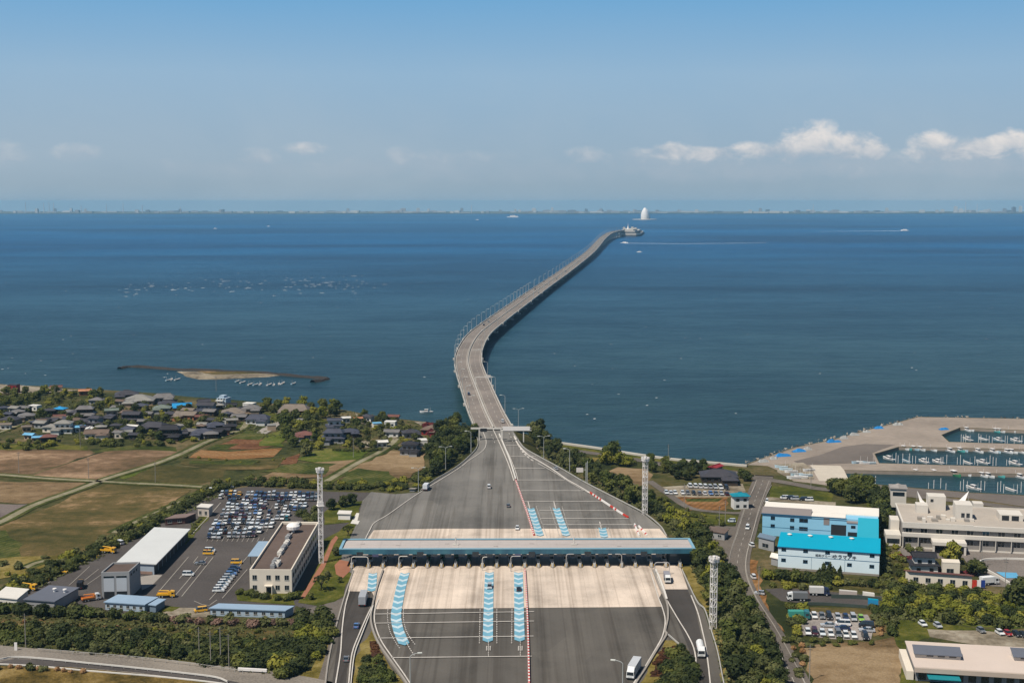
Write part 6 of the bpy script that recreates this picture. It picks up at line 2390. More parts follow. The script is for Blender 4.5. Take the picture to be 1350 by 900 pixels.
# planted beds
for l, s_ in [([(873, 854), (889, 852), (893, 858), (874, 892), (858, 892)], 1), ([(486, 845), (494, 846), (518, 898), (506, 905), (490, 866)], 2)]:
    patch('planting_bed', pp(l), 0.20, paint('bed_bark', g_(78, 46, 28, 0.6), 0.95, 0.3, 0.8), 0.5, 4, 360 + s_)

# ---------------------------------------------------------------- blue factory building
TURQ = paint('roof_turquoise', g_(8, 176, 208, 0.70), 0.5, 0.05, 0.06)
LBLUE = paint('wall_light_blue', g_(150, 208, 236, 0.76), 0.7, 0.05, 0.08)
VLBLUE = paint('wall_very_light_blue', g_(216, 232, 238, 0.86), 0.7, 0.05, 0.08)
TRIMB = paint('trim_blue', g_(40, 110, 150, 0.65), 0.6, 0.1, 0.3)
ROOFW = paint('roof_off_white', g_(240, 232, 220, 0.80), 0.7, 0.06, 0.05)
ROOFG = paint('roof_warm_grey', g_(160, 150, 146, 0.6), 0.8, 0.08, 0.1)
b = Bld('blue_factory', 'light blue factory with a turquoise roof in front and a white roof behind', 'factory', (1025.3, 749.3), (1158.7, 759.3))
hf = hgt(749.3, 718.7)
bk = b.loc(1028.7, 700.7, hf + 1.6)
D1 = bk.y
W_ = b.w
m = MB()
m.box(0, 0, 0.8, W_, D1, hf - 0.3)
b.part('wall', m, VLBLUE)
m = MB()
m.box(-0.06, -0.06, 0, W_ + 0.06, D1, 0.8)
b.part('plinth', m, CONC_G)
m = MB()
vs = [(-0.3, -0.4, hf - 0.3), (W_ + 0.3, -0.4, hf - 0.3), (W_ + 0.3, D1 + 0.2, hf + 1.3), (-0.3, D1 + 0.2, hf + 1.3)]
m.add(vs + [(x, y, z + 0.3) for x, y, z in vs], [(3, 2, 1, 0), (4, 5, 6, 7), (0, 1, 5, 4), (1, 2, 6, 5), (2, 3, 7, 6), (3, 0, 4, 7)])
b.part('front_roof', m, TURQ)
m = MB()
m.add([(0, D1, hf - 0.3), (W_, D1, hf - 0.3), (W_, D1 - 0.05, hf + 1.25), (0, D1 - 0.05, hf + 1.25)], [(1, 0, 3, 2)])
m.add([(W_, 0, hf - 0.3), (W_, D1, hf - 0.3), (W_, D1, hf + 1.2)], [(0, 1, 2)])
m.add([(0, 0, hf - 0.3), (0, D1, hf - 0.3), (0, D1, hf + 1.2)], [(0, 2, 1)])
b.part('gable', m, VLBLUE)
m = MB()
m.box(-0.35, -0.46, hf - 0.32, W_ + 0.35, -0.41, hf + 0.02)
m.box(-0.02, -0.03, hf * 0.60, W_ + 0.02, -0.005, hf * 0.60 + 0.22)
for x in (W_ * 0.335, W_ * 0.665):
    m.box(x - 0.05, -0.03, 0.8, x + 0.05, -0.003, hf * 0.60)
b.part('trim', m, TRIMB)
for k in range(5):
    x = W_ * (0.035 + 0.218 * k)
    window(b, x, 3.0, 1.6, 1.2, sill=False, frame=TRIMB)
    window(b, x, hf - 1.75, 1.6, 1.15, sill=False, frame=TRIMB)
for k in range(4):
    m = MB()
    f = (0.09 + 0.21 * k)
    m.cyl(W_ * f, D1 * 0.82, hf + 1.1, hf + 1.75, 0.7, 8)
    m.cyl(W_ * f, D1 * 0.82, hf + 1.75, hf + 2.0, 1.0, 8, 0, 0.3)
    b.part('roof_vent', m, ROOFW)


def letters(b, txt, x, z, size, mt, name='lettering', extr=0.03, off=-0.06, bold=0.0):
    c = bpy.data.curves.new(name, 'FONT')
    c.body = txt
    c.size = size
    c.extrude = extr
    c.offset = bold
    t = bpy.data.objects.new(name, c)
    COL.objects.link(t)
    bpy.context.view_layer.update()
    me = bpy.data.meshes.new_from_object(t.evaluated_get(bpy.context.evaluated_depsgraph_get()))
    bpy.data.objects.remove(t)
    bpy.data.curves.remove(c)
    me.materials.clear()
    me.materials.append(mt)
    o = bpy.data.objects.new(name, me)
    COL.objects.link(o)
    o.parent = b.root
    o.location = (x, off, z)
    o.rotation_euler = (PI / 2, 0, 0)
    return o


INK = paint('sign_ink', (0.02, 0.022, 0.03, 1), 0.6, 0.1, 1)
letters(b, '昭和グループ', W_ * 0.372, hf * 0.60 + 0.62, 1.15, INK)
letters(b, 'ホラマアキ', W_ * 0.545, hf * 0.60 + 0.45, 1.75, INK, bold=0.03)
# rear block
q = b.loc(1004.7, 705, 0)
x0r, y0r = q.x, max(q.y, D1 + 6)
hr = hgt(705, 675)
qr = b.loc(1152.7, 670, hr)
x1r = W_ - 0.6
y1r = max(qr.y, y0r + 20)
xm = x0r + (b.loc(1070, 677, hr).x - x0r)
m = MB()
m.box(x0r, y0r, 0, x1r, y1r, hr - 0.25)
b.part('rear_wall', m, LBLUE)
m = MB()
m.box(x0r - 0.3, y0r + 7, hr - 0.25, x1r + 0.3, y1r + 0.3, hr + 0.15)
m.box(xm + 0.1, y0r - 0.2, hr - 0.25, b.loc(1115, 680, hr).x, y0r + 6.9, hr + 0.12)
b.part('rear_roof', m, ROOFW)
m = MB()
vs = [(x0r - 0.4, y0r - 0.5, hr - 0.24), (xm, y0r - 0.5, hr - 0.24), (xm, y0r + 7.6, hr + 0.9), (x0r - 0.4, y0r + 7.6, hr + 0.9)]
m.add(vs + [(x, y, z + 0.25) for x, y, z in vs], [(3, 2, 1, 0), (4, 5, 6, 7), (0, 1, 5, 4), (1, 2, 6, 5), (2, 3, 7, 6), (3, 0, 4, 7)])
b.part('grey_roof', m, ROOFG)
m = MB()
m.box(x0r - 0.42, y0r - 0.56, hr - 0.3, b.loc(1117, 680, hr).x, y0r - 0.51, hr + 0.05)
m.box(x0r - 0.02, y0r - 0.03, hr * 0.38, xm + 8, y0r - 0.005, hr * 0.38 + 0.2)
b.part('rear_trim', m, TRIMB)
ww = x1r - x0r
for (fx, z, w_, h_) in [(0.075, hr - 2.6, 1.6, 1.4), (0.075, hr - 6.0, 1.6, 1.4), (0.245, hr - 2.9, 1.6, 1.4), (0.245, hr - 6.2, 1.6, 1.4), (0.325, hr - 2.9, 3.4, 1.5), (0.325, hr - 6.4, 3.4, 1.5)]:
    window(b, x0r + fx * ww, z, w_, h_, off=y0r, sill=False, frame=TRIMB)
m = MB()
m.box(x0r + ww * 0.60, y0r - 0.08, 2.2, x0r + ww * 0.73, y0r, hr - 3.0)
b.part('loading_door', m, BLACK)
m = MB()
m.box(x0r + ww * 0.535, y0r - 0.08, hr - 3.4, x0r + ww * 0.585, y0r, hr - 0.5)
b.part('panel', m, ROOFG)
# right wing with the turquoise lean-to roof and a small annex block
xa0, xa1 = b.loc(1117, 686, hr - 1).x, b.loc(1131, 688, hr - 1).x
m = MB()
m.box(xa0, y0r - 3.0, 0, xa1, y0r - 0.01, hr - 1.3)
b.part('annex_wall', m, LBLUE)
m = MB()
m.box(xa0 - 0.2, y0r - 3.2, hr - 1.3, xa1 + 0.2, y0r, hr - 1.0)
b.part('annex_roof', m, ROOFG)
window_ = MB()
window_.box(xa0 + 1.6, y0r - 3.06, hr - 3.4, xa0 + 3.4, y0r - 3.0, hr - 2.2)
b.part('window', window_, GLASS)
m = MB()
m.box(xa0 + 0.4, y0r - 3.06, 1.5, xa1 - 0.2, y0r - 3.0, hr - 5.0)
b.part('loading_door', m, BLACK)
m = MB()
m.box(xa1 + 0.3, D1 + 0.3, 0, x1r, y0r + 0.0, hf + 1.0)
b.part('link_wall', m, LBLUE)
m = MB()
m.box(xa1 + 0.1, D1 + 0.3, hf + 1.0, x1r + 0.2, y0r - 0.6, hf + 1.45)
b.part('link_roof', m, paint('roof_turquoise_pale', g_(50, 190, 214, 0.66), 0.5, 0.05, 0.06))
m = MB()
m.box(b.loc(1073, 704, 3).x, D1 + 1.5, 0, b.loc(1082.5, 704, 3).x, D1 + 6, 7.5)
b.part('loading_hood', m, ROOFW)
m = MB()
m.box(x0r + ww * 0.38, D1 + 0.3, 0, xa0, y0r - 0.1, 0.9)
b.part('loading_dock', m, ROOFG)
b.block(W_, D1 + 2)
BLOCK.append([Matrix.Translation(b.o) @ Matrix.Rotation(b.a, 4, 'Z') @ Vector(q) for q in ((x0r - 2, D1, 0), (x1r + 2, D1, 0), (x1r + 2, y1r + 2, 0), (x0r - 2, y1r + 2, 0))])
# little green outbuilding left of it
flat_shed('outbuilding', 'small teal roofed outbuilding squeezed between the road and the blue factory', (1000, 722), (1020, 727), (1022, 707), 711, GREYWALL, BLUEGREY, 1)
flat_shed('outbuilding', 'white roofed lean to at the left corner of the blue factory', (1016.5, 744), (1025, 746), (1026, 730), 735, GREYWALL, ROOFW, 0)

# ---------------------------------------------------------------- white hotel
HW = paint('hotel_wall', g_(226, 218, 206, 0.72), 0.85, 0.09, 0.12)
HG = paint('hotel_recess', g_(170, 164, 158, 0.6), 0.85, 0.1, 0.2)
HR = paint('hotel_roof', g_(200, 188, 174, 0.64), 0.92, 0.14, 0.12)
b = Bld('hotel', 'long white three storey hotel with roof terraces and sail awnings by the harbour', 'hotel', (1190, 722), (1346, 730))
hh = hgt(722, 687)
bk = b.loc(1182, 663, hh)
D2 = bk.y
sk = bk.x
WH = b.w + 26
m = MB()
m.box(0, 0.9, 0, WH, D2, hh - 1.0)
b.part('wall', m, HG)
m = MB()   # white bands
m.box(-0.4, -0.2, hh - 2.2, WH + 0.4, 0.9, hh - 0.4)
m.box(-0.4, -0.5, hh * 0.46, WH + 0.4, 0.9, hh * 0.46 + 1.5)
m.box(-0.4, 0.4, -0.1, WH + 0.4, 0.9, 0.5)
b.part('balcony_band', m, HW)
m = MB()
m.box(-0.4, 0.9, hh - 1.0, WH + 0.4, D2 + 0.4, hh - 0.6, 0, 0)
b.part('roof', m, HR)
m = MB()
m.box(-0.45, -0.2, hh - 0.4, 27, 0.4, hh)
m.box(-0.45, D2, hh - 0.6, WH, D2 + 0.5, hh)
m.box(-0.5, 0.9, hh - 0.6, 0.1, D2, hh)
m.box(48, -0.2, hh - 0.4, WH, 0.4, hh)
b.part('parapet', m, HW)
nb = 12
for k in range(nb):
    x = WH * (k + 0.15) / nb
    for z, h_ in ((hh * 0.46 + 1.55, 1.7), (hh * 0.46 - 2.6, 1.8)):
        m = MB()
        m.box(x, 0.84, z, x + WH / nb * 0.45, 0.9, z + h_)
        w_ = b.part('window', m, GLASS)
        m = MB()
        for f in (0, 0.5, 1):
            m.box(x + WH / nb * 0.45 * f - 0.05, 0.78, z, x + WH / nb * 0.45 * f + 0.05, 0.838, z + h_)
        m.build('frame', HW, w_)
    m = MB()
    m.box(WH * k / nb - 0.12, -0.45, 0.5, WH * k / nb + 0.12, 0.35, hh * 0.46)
    b.part('pier', m, HW)
# entrance porch
xe = b.loc(1248, 710, 4).x
m = MB()
m.box(xe - 6.5, -7, 3.6, xe + 6.5, -0.52, 4.9)
b.part('entrance_canopy', m, HW)
for sx in (-1, 1):
    m = MB()
    m.box(xe + sx * 6 - 0.4, -6.8, 0, xe + sx * 6 + 0.4, -6.0, 3.6)
    b.part('porch_column', m, HW)
m = MB()
m.box(xe - 5.4, 0.3, 0, xe + 5.4, 0.88, 3.4)
b.part('entrance_glass', m, GLASS)
# roof houses
def rbox(px0, px1, pyb, pyt, dep, name, mt=HW, zb=None):
    zb = hh - 0.6 if zb is None else zb
    q0, q1 = b.loc(px0, pyb, zb), b.loc(px1, pyb, zb)
    sc = (q1.x - q0.x) / (px1 - px0)
    h_ = (pyb - pyt) * sc
    m = MB()
    m.box(q0.x, q0.y, zb, q1.x, q0.y + dep, zb + h_)
    o = b.part(name, m, mt)
    return q0, q1, zb, h_


q0, q1, zb, h_ = rbox(1223, 1246, 672, 653, 7, 'stair_house')
m = MB()
m.box(q0.x + 1, q0.y - 0.06, zb + h_ - 2.4, q0.x + 2.2, q0.y, zb + h_ - 1.2)
b.part('window', m, GLASS)
q0, q1, zb, h_ = rbox(1259, 1281, 685, 664, 8, 'roof_house')
for fx in (0.35, 0.65):
    m = MB()
    m.box(q0.x + (q1.x - q0.x) * fx, q0.y - 0.06, zb + 1.2, q0.x + (q1.x - q0.x) * (fx + 0.2), q0.y, zb + 3.0)
    b.part('window', m, GLASS)
rbox(1208, 1223, 676, 665, 6, 'roof_house')
rbox(1283, 1296, 668, 663, 5, 'roof_house')
q0, q1, zb, h_ = rbox(1174, 1194, 668, 643, 8, 'corner_tower', HW, 2.0)
m = MB()
m.box(q0.x + 0.8, q0.y - 0.06, zb + h_ - 3.2, q1.x - 0.8, q0.y, zb + h_ - 1.4)
b.part('window', m, GLASS)
m = MB()
m.prism([(q0.x - 0.5, q0.y - 0.5), (q1.x + 0.5, q0.y - 0.5), (q1.x + 0.5, q0.y + 8.5), (q0.x - 0.5, q0.y + 8.5)], zb + h_, zb + h_ + 0.4)
m.lathe([(3.6, zb + h_ + 0.4), (0.3, zb + h_ + 1.8)], 4, 0, (q0.x + q1.x) / 2, q0.y + 4)
b.part('tower_roof', m, HG)
# raised block, its black panels painted for the dark of a courtyard opening
q0 = b.loc(1318, 684, hh)
m = MB()
m.box(q0.x, q0.y, hh - 0.55, q0.x + 9, q0.y + 9, hh + 2.0)
b.part('roof_house', m, HW)
for fx in (0.8, 4.6):
    m = MB()
    m.box(q0.x + fx, q0.y - 0.06, hh - 0.4, q0.x + fx + 2.8, q0.y, hh + 1.6)
    b.part('window', m, BLACK)
for i in range(12):   # terrace planters and plant boxes
    q = b.loc(1210 + i * 6.2, 684 + RND.uniform(-5, 3), hh)
    m = MB()
    m.box(q.x, q.y, hh - 0.595, q.x + RND.uniform(1, 2.6), q.y + RND.uniform(1, 3), hh + RND.uniform(0.1, 1.0))
    b.part('roof_unit', m, RND.choice([HW, HG, CONC_G]))
m = MB()
for (pa, pb, pc) in [((1209, 650), (1223, 661), (1214, 662)), ((1277, 650), (1268, 664), (1255, 662))]:
    A_ = b.loc(pa[0], pa[1] + 6, hh + 1.5)
    B_ = b.loc(pb[0], pb[1] + 4, hh + 1.0)
    C_ = b.loc(pc[0], pc[1] + 4, hh + 1.0)
    m = MB()
    top = Vector((A_.x, A_.y, hh + 4.6))
    mid = Vector((B_.x * .5 + top.x * .5, B_.y * .5 + top.y * .5, hh + 1.9))
    mid2 = Vector((C_.x * .5 + top.x * .5, C_.y * .5 + top.y * .5, hh + 2.4))
    B_.z = C_.z = hh + 0.9
    m.add([top, mid, mid2, B_, C_], [(0, 1, 2), (1, 3, 4, 2)])
    m.add([q + Vector((0, 0.05, -0.06)) for q in (top, mid, mid2, B_, C_)], [(2, 1, 0), (2, 4, 3, 1)])
    b.part('sail_awning', m, WHITE)
    m = MB()
    m.tube([(A_.x, A_.y, hh - 0.6), tuple(top)], 0.12, 5)
    b.part('awning_mast', m, STEEL)
# left end stairs
m = MB()
m.box(-6.5, 3, 0, -0.45, 12, hh * 0.42)
m.box(-4.0, 12, 0, -0.45, 20, hh * 0.8)
b.part('side_wing', m, HW)
m = MB()
m.box(-6.0, 2.94, 1, -1, 3.0, 3)
b.part('window', m, GLASS)
b.block(WH, D2)

# house, annex, cream block
house('two storey house with a dark slate roof and a glazed balcony below the hotel', 1218, 728, 32, 'black', 'white', 'gable', 2, -0.12, 0.7, None, 'house', False)
flat_shed('annex_building', 'long low building with a maroon brown roof below the slate roofed house', (1200, 769), (1281, 775), (1275, 757), 757, CREAM, RC['red brown'], 5, 0.7)
flat_shed('block_house', 'plain cream box building standing behind the long maroon roofed annex', (1242, 758), (1265, 759), (1264, 737), 741, CREAM, CREAM, 1, 0.05)
for i, (x, c, nm) in enumerate([(1284.5, RED, 'red'), (1290, WHITE, 'white'), (1295.5, paint('blue_panel', g_(40, 70, 150, 0.7), 0.6), 'blue')]):
    p = P(x, 775.5, 0.1)
    m = MB()
    m.box(-0.8, -0.06, 0.5, 0.8, 0.06, 3.2)
    m.box(-0.7, -0.03, 0, -0.6, 0.03, 0.5)
    m.box(0.6, -0.03, 0, 0.7, 0.03, 0.5)
    tag(m.build('banner_board', c, None, p, -0.1), '%s upright board in a row of three beside the maroon roofed annex' % nm, 'board')
rail('low_wall', 'curved white low wall around the hotel parking circle', [(1290, 751), (1291, 742), (1300, 738), (1325, 737), (1360, 738), (1420, 741)], 0.7, 0.5, CONC_W, 0, False)
rail('low_wall', 'straight white low wall slanting beside the hotel drive', [(1300, 752), (1318, 762), (1340, 775), (1356, 783)], 0.9, 0.5, CONC_W, 0, False)
truck(TRKS, 1304, 770, -1.3, 'white', 'white', 'small white truck beside the three coloured boards', False)
# blue mural painted on the car park ground
b2 = P(1312, 764, 0.1)
patch('car_park_mural', pp([(1313, 754), (1340, 755), (1344, 762), (1326, 762)]), 0.18, paint('mural_blue', g_(100, 180, 220, 0.75), 0.3, 0.15, 0.4))

# ---------------------------------------------------------------- bottom right building
b = Bld('community_hall', 'wide pale roofed building with grey raised roofs at the lower right corner', 'building', (1208, 899), (1352, 908), 0.1)
h3 = hgt(899, 880)
bk = b.loc(1205, 845, h3)
D3 = bk.y
WB = b.w + 12
m = MB()
m.box(0, 1.6, 0, WB, D3, h3 - 0.3)
b.part('wall', m, GREYWALL)
m = MB()
m.box(-0.5, 0, h3 - 0.3, WB, D3 + 0.3, h3)
b.part('roof', m, paint('hall_roof', g_(224, 206, 192, 0.7), 0.85, 0.07, 0.06))
m = MB()
m.box(-0.55, -0.12, h3 - 1.1, WB, 0.9, h3 + 0.25)
b.part('eave_band', m, paint('hall_eave', g_(208, 190, 174, 0.66), 0.85, 0.08, 0.1))
for (pa, pb, y0, y1) in [((1206.5, 866), (1268.5, 874), 851, 862), ((1337, 870), (1372, 874), 855, 872)]:
    q0, q1 = b.loc(pa[0], pa[1], h3), b.loc(pb[0], pb[1], h3)
    qb = b.loc(pa[0], y0, h3 + 2.0)
    m = MB()
    m.box(q0.x, q0.y, h3 + 0.002, q1.x, qb.y, h3 + 1.2)
    b.part('clerestory_wall', m, HW)
    m = MB()
    vs = [(q0.x - 0.4, q0.y - 0.7, h3 + 1.2), (q1.x + 0.4, q0.y - 0.7, h3 + 1.2), (q1.x + 0.4, qb.y, h3 + 2.3), (q0.x - 0.4, qb.y, h3 + 2.3)]
    m.add(vs + [(x, y, z + 0.2) for x, y, z in vs], [(3, 2, 1, 0), (4, 5, 6, 7), (0, 1, 5, 4), (1, 2, 6, 5), (2, 3, 7, 6), (3, 0, 4, 7)])
    b.part('raised_roof', m, ROOF_SLATE)
    for f in (0.25, 0.5, 0.75):
        m = MB()
        x = q0.x + (q1.x - q0.x) * f
        m.box(x, q0.y - 0.05, h3 + 0.5, x + 2, q0.y, h3 + 1.0)
        b.part('clerestory_window', m, GLASS)
for k in range(12):
    m = MB()
    x = WB * (k + 0.2) / 12
    m.box(x, 1.52, 0.4, x + WB / 12 * 0.6, 1.6, h3 - 1.4)
    b.part('window', m, GLASS)
m = MB()
m.box(3, -3.2, 2.3, 12, 1.5, 2.5)
b.part('awning', m, paint('teal_awning', g_(30, 140, 150, 0.7), 0.6, 0.1, 0.3))
m = MB()
m.box(-2.6, 2, 0, -0.55, D3 - 3, 2.6)
b.part('side_wall', m, CREAM)
b.block(WB, D3)

# ---------------------------------------------------------------- small things left of the town road
house('dark grey tiled restaurant with a wide hipped roof beside the shore lawn', 947, 624, 44, 'charcoal', 'dark', 'hip', 1, -0.05, 0.7, None, 'restaurant')
house('house with a steep rust red roof tower behind the dark tiled restaurant', 944, 611.5, 16, 'red', 'red', 'gable', 2, 0.9, 0.6, None, 'house', False)
house('grey roofed hut among trees near the sea wall', 895, 612.5, 13, 'pale grey', 'dark', 'hip', 1, 0.1, 0.8, None, 'hut', False)
house('small shop with a bright turquoise hipped roof beside the town road', 975.5, 649, 19, 'turquoise', 'white', 'hip', 2, 0.1, 0.8, None, 'shop', False)
flat_shed('sheet_tent', 'white tarpaulin covered frame in front of the turquoise roofed shop', (968, 669), (979, 669.5), (979, 660), 661, WHITE, WHITE, 0)
flat_shed('truck_depot', 'low brown roofed shed in the lot beside the right end of the canopy', (932, 708), (955, 712), (960, 697), 702, GREYWALL, RC['brown'], 2)

# cars in the small lots
lot1a = [(909.5, 'white'), (916.5, 'white'), (923, 'white'), (929.5, 'white'), (936, 'silver'), (943, 'silver'), (950, 'white'), (957.5, 'black')]
for i, (x, c) in enumerate(lot1a):
    car('van', x, 642 + i * 0.35, RND.choice([0, PI]) + 0.05, c, '%s car, %s from left in the upper row of the gravel car park' % (c, ORD[i + 1]), 'cars by the restaurant', False, False)
lot1b = [(878.5, 'pale'), (884, 'white'), (890, 'white'), (900, 'white'), (906.5, 'grey'), (914.5, 'black'), (922, 'grey'), (929, 'white'), (937, 'blue'), (944, 'grey'), (951, 'silver'), (958, 'wine')]
for i, (x, c) in enumerate(lot1b):
    car('hatch', x, 650.5 + i * 0.15, RND.choice([0, PI]) + 0.05, c, '%s car, %s from left in the lower row of the gravel car park' % ({'pale': 'bluish white', 'wine': 'dark red'}.get(c, c), ORD[i + 1]), 'cars by the restaurant', False, False)
lot2 = [(1064, 813, 'teal', 'top row'), (1073.4, 813.5, 'white', 'top row'), (1083.5, 814, 'grey', 'top row'), (1092.8, 814.5, 'black', 'top row'), (1104.3, 815, 'silver', 'top row'), (1114.8, 815.5, 'navy', 'top row'), (1124.8, 816.5, 'silver', 'top row'), (1135, 817, 'green', 'top row'),
        (1065, 835, 'white', 'bottom row'), (1074, 835.5, 'wine', 'bottom row'), (1084, 836, 'pale', 'bottom row'), (1095, 837, 'white', 'bottom row'), (1105, 837.5, 'grey', 'bottom row'), (1115, 838.5, 'white', 'bottom row'), (1125.5, 839.5, 'white', 'bottom row'), (1140.5, 841, 'black', 'bottom row')]
for i, (x, y, c, rw) in enumerate(lot2):
    car('van' if i % 3 == 0 else 'hatch', x, y, (PI if rw == 'top row' else PI) - 0.1, c, '%s car, %s from left in the %s of the small grey lot' % ({'pale': 'bluish white', 'wine': 'dark red', 'green': 'yellow green'}.get(c, c), ORD[i % 8 + 1], rw), 'cars in the small grey lot', False, False)
for x, y, c, k in [(1092, 825.5, 'silver', 'sedan'), (1111, 824, 'white', 'van'), (1110.5, 829.5, 'navy', 'sedan'), (1142, 826, 'black', 'van'), (1143, 832, 'silver', 'sedan')]:
    car(k, x, y, PI / 2 - 0.15, c, '%s %s parked sideways in the middle of the small grey lot%s' % (c, 'car' if k == 'sedan' else 'van', ' at its left' if x < 1100 else (' at its right' if x > 1130 else '')), 'cars in the small grey lot', False, False)
for x, y, c, w_ in [(1216.4, 824, 'white', 'leftmost on the grass above the hall'), (1236.3, 826, 'silver', 'second on the grass above the hall'), (1293.3, 832.5, 'grey', 'alone on bare soil above the hall'), (1318.3, 835.5, 'white', 'left of the red car above the hall'),
                  (1328.5, 836.5, 'red', 'only red one above the hall'), (1340, 837.5, 'black', 'right of the red car above the hall'), (1349, 838.5, 'black', 'at the right picture edge above the hall')]:
    car('hatch', x, y, PI + 0.15, c, '%s car %s' % (c, w_), 'cars parked on the grass above the hall', True, False)
for i, (x, c) in enumerate([(1297, 'grey'), (1305.5, 'white'), (1315, 'grey'), (1323.5, 'black'), (1332, 'grey'), (1341, 'black')]):
    car('van' if i == 1 else 'sedan', x, 723.5 + i * 0.4, PI - 0.2, c, '%s car, %s from the left in the row before the hotel' % (c, ORD[i + 1]), 'cars before the hotel', False, False)
for i, (x, y, c) in enumerate([(1034, 657.5, 'white'), (1042, 657.8, 'black'), (1047.5, 658.5, 'silver'), (1059, 659.5, 'black'), (1066.5, 660, 'white')]):
    car('kei', x, y, PI / 2, c, '%s car, %s from the left behind the blue factory on the lawn edge' % (c, ORD[i + 1]), 'cars behind the blue factory', False, False)
for x, y, c, k, rz, lab in [(985.5, 697, 'white', 'van', 2.9, 'white van driving on the town road left of the blue factory'), (1011, 662, 'white', 'kei', 2.9, 'tiny white car on the upper end of the town road'),
                           (991, 720, 'white', 'kei', 0.2, 'white car parked beside the teal roofed outbuilding'), (993.2, 762, 'white', 'kei', 0.1, 'white car at the verge right of the road bend'),
                           (1001.5, 783, 'silver', 'hatch', 1.2, 'silver car on the drive entering the truck yard below the factory'), (983.5, 797, 'black', 'van', 0.45, 'dark car on the left lane of the town road')]:
    car(k, x, y, rz, c, lab, None, True, False)
car('kei', 964.5, 688, PI / 2, 'pale', 'pale green white van on the green strip below the orange field', None, True, False)
truck(TRKS, 1080, 784, -PI / 2 - 0.1, 'navy', (0.55, 0.53, 0.5, 1), 'dark cab truck with a pale box in the yard below the factory', False)
truck(TRKS, 1051, 791, PI / 2 - 0.1, 'white', 'grey', 'white cab flat truck parked low in the yard below the factory', False)
truck(TRKS, 1053, 816, -PI / 2, 'teal', (0.05, 0.28, 0.22, 1), 'teal and green truck at the left end of the small grey lot', False)
flat_shed('container', 'long pale container in the yard below the factory', (1106, 784), (1129, 786), (1130, 779), 778, paint('container_pale', g_(200, 186, 176, 0.66), 0.7), CONC_W, 0, 0.02)
flat_shed('container', 'short white container right of the long pale one', (1137, 786), (1152, 788), (1153, 782), 780.5, CONC_W, CONC_W, 0, 0.02)
flat_shed('container', 'bright blue container at the right end of the fenced yard', (1144, 797), (1157, 798.5), (1158, 790), 789, paint('container_blue', g_(40, 140, 190, 0.75), 0.6), TURQ, 0, 0.02)
rail('yard_fence', 'dark green mesh fence along the lower edge of the fenced yard', [(1054, 797), (1096, 798), (1162, 803)], 1.1, 0.1, paint('fence_green', g_(84, 98, 90, 0.5), 0.8, 0.2, 0.6), 0, False)
rail('yard_fence', 'dark green fence between the containers and the pale pad', [(1096, 788), (1130, 789), (1162, 792)], 1.4, 0.1, bpy.data.materials['fence_green'], 0, False)
# ---------------------------------------------------------------- things in and beyond the bay
def ps(x, y):
    return P(x, y, SEA)


# artificial island at the far end of the bridge
e, t, n = frame_at(len(BL) - 1)
isl = thing('service_island', 'pale tiered artificial island with a spire at the far end of the bridge', 'island', (P(829, 312, SEA).x, P(829, 312, SEA).y, SEA), -0.13)
ISL_M = paint('island_concrete', g_(206, 200, 190, 0.7), 0.8, 0.12, 0.02)
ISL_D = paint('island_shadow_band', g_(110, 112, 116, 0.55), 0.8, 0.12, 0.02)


def hexa(w, d, y0):
    return [(-w * 0.5, y0 + d * 0.2), (-w * 0.3, y0), (w * 0.32, y0), (w * 0.5, y0 + d * 0.2), (w * 0.5, y0 + d), (-w * 0.5, y0 + d)]


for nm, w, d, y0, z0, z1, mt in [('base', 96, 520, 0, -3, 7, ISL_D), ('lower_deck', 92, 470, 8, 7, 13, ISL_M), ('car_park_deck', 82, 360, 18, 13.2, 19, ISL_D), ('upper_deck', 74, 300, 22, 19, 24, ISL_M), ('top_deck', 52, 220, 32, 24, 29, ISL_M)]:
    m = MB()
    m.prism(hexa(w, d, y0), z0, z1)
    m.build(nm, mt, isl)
m = MB()
m.cyl(-6, 60, 29, 40, 5, 8, 0, 2.0)
m.cyl(-6, 60, 40, 54, 1.6, 6, 0, 0.3)
m.build('spire', WHITE, isl)
for x, h_ in ((-22, 9), (12, 10), (24, 7)):
    m = MB()
    m.prism([(x - 5, 50), (x + 5, 50), (x + 3, 70), (x - 3, 70)], 29, 29 + h_)
    m.build('roof_block', ISL_M, isl)
# wind tower
p = P(850, 289.6, SEA)
wt = thing('wind_tower', 'white pointed egg shaped ventilation tower standing on a low disc in the bay', 'tower', p)
m = MB()
m.lathe([(98, -3), (98, 3.0), (92, 4.0), (60, 5.0)], 28)
m.build('island_base', ISL_M, wt)
m = MB()
m.lathe([(30, 4), (32, 16), (32, 34), (29, 52), (23.5, 68), (16, 82), (8, 91), (1, 96)], 24)
m.build('sail_tower', WHITE, wt, smooth=True)
m = MB()
m.lathe([(21, 4), (21, 40), (17, 60), (10, 76), (2, 82)], 18, 0, 24, 30)
m.build('small_sail', paint('tower_stripe', g_(170, 190, 210, 0.7), 0.6), wt, smooth=True)

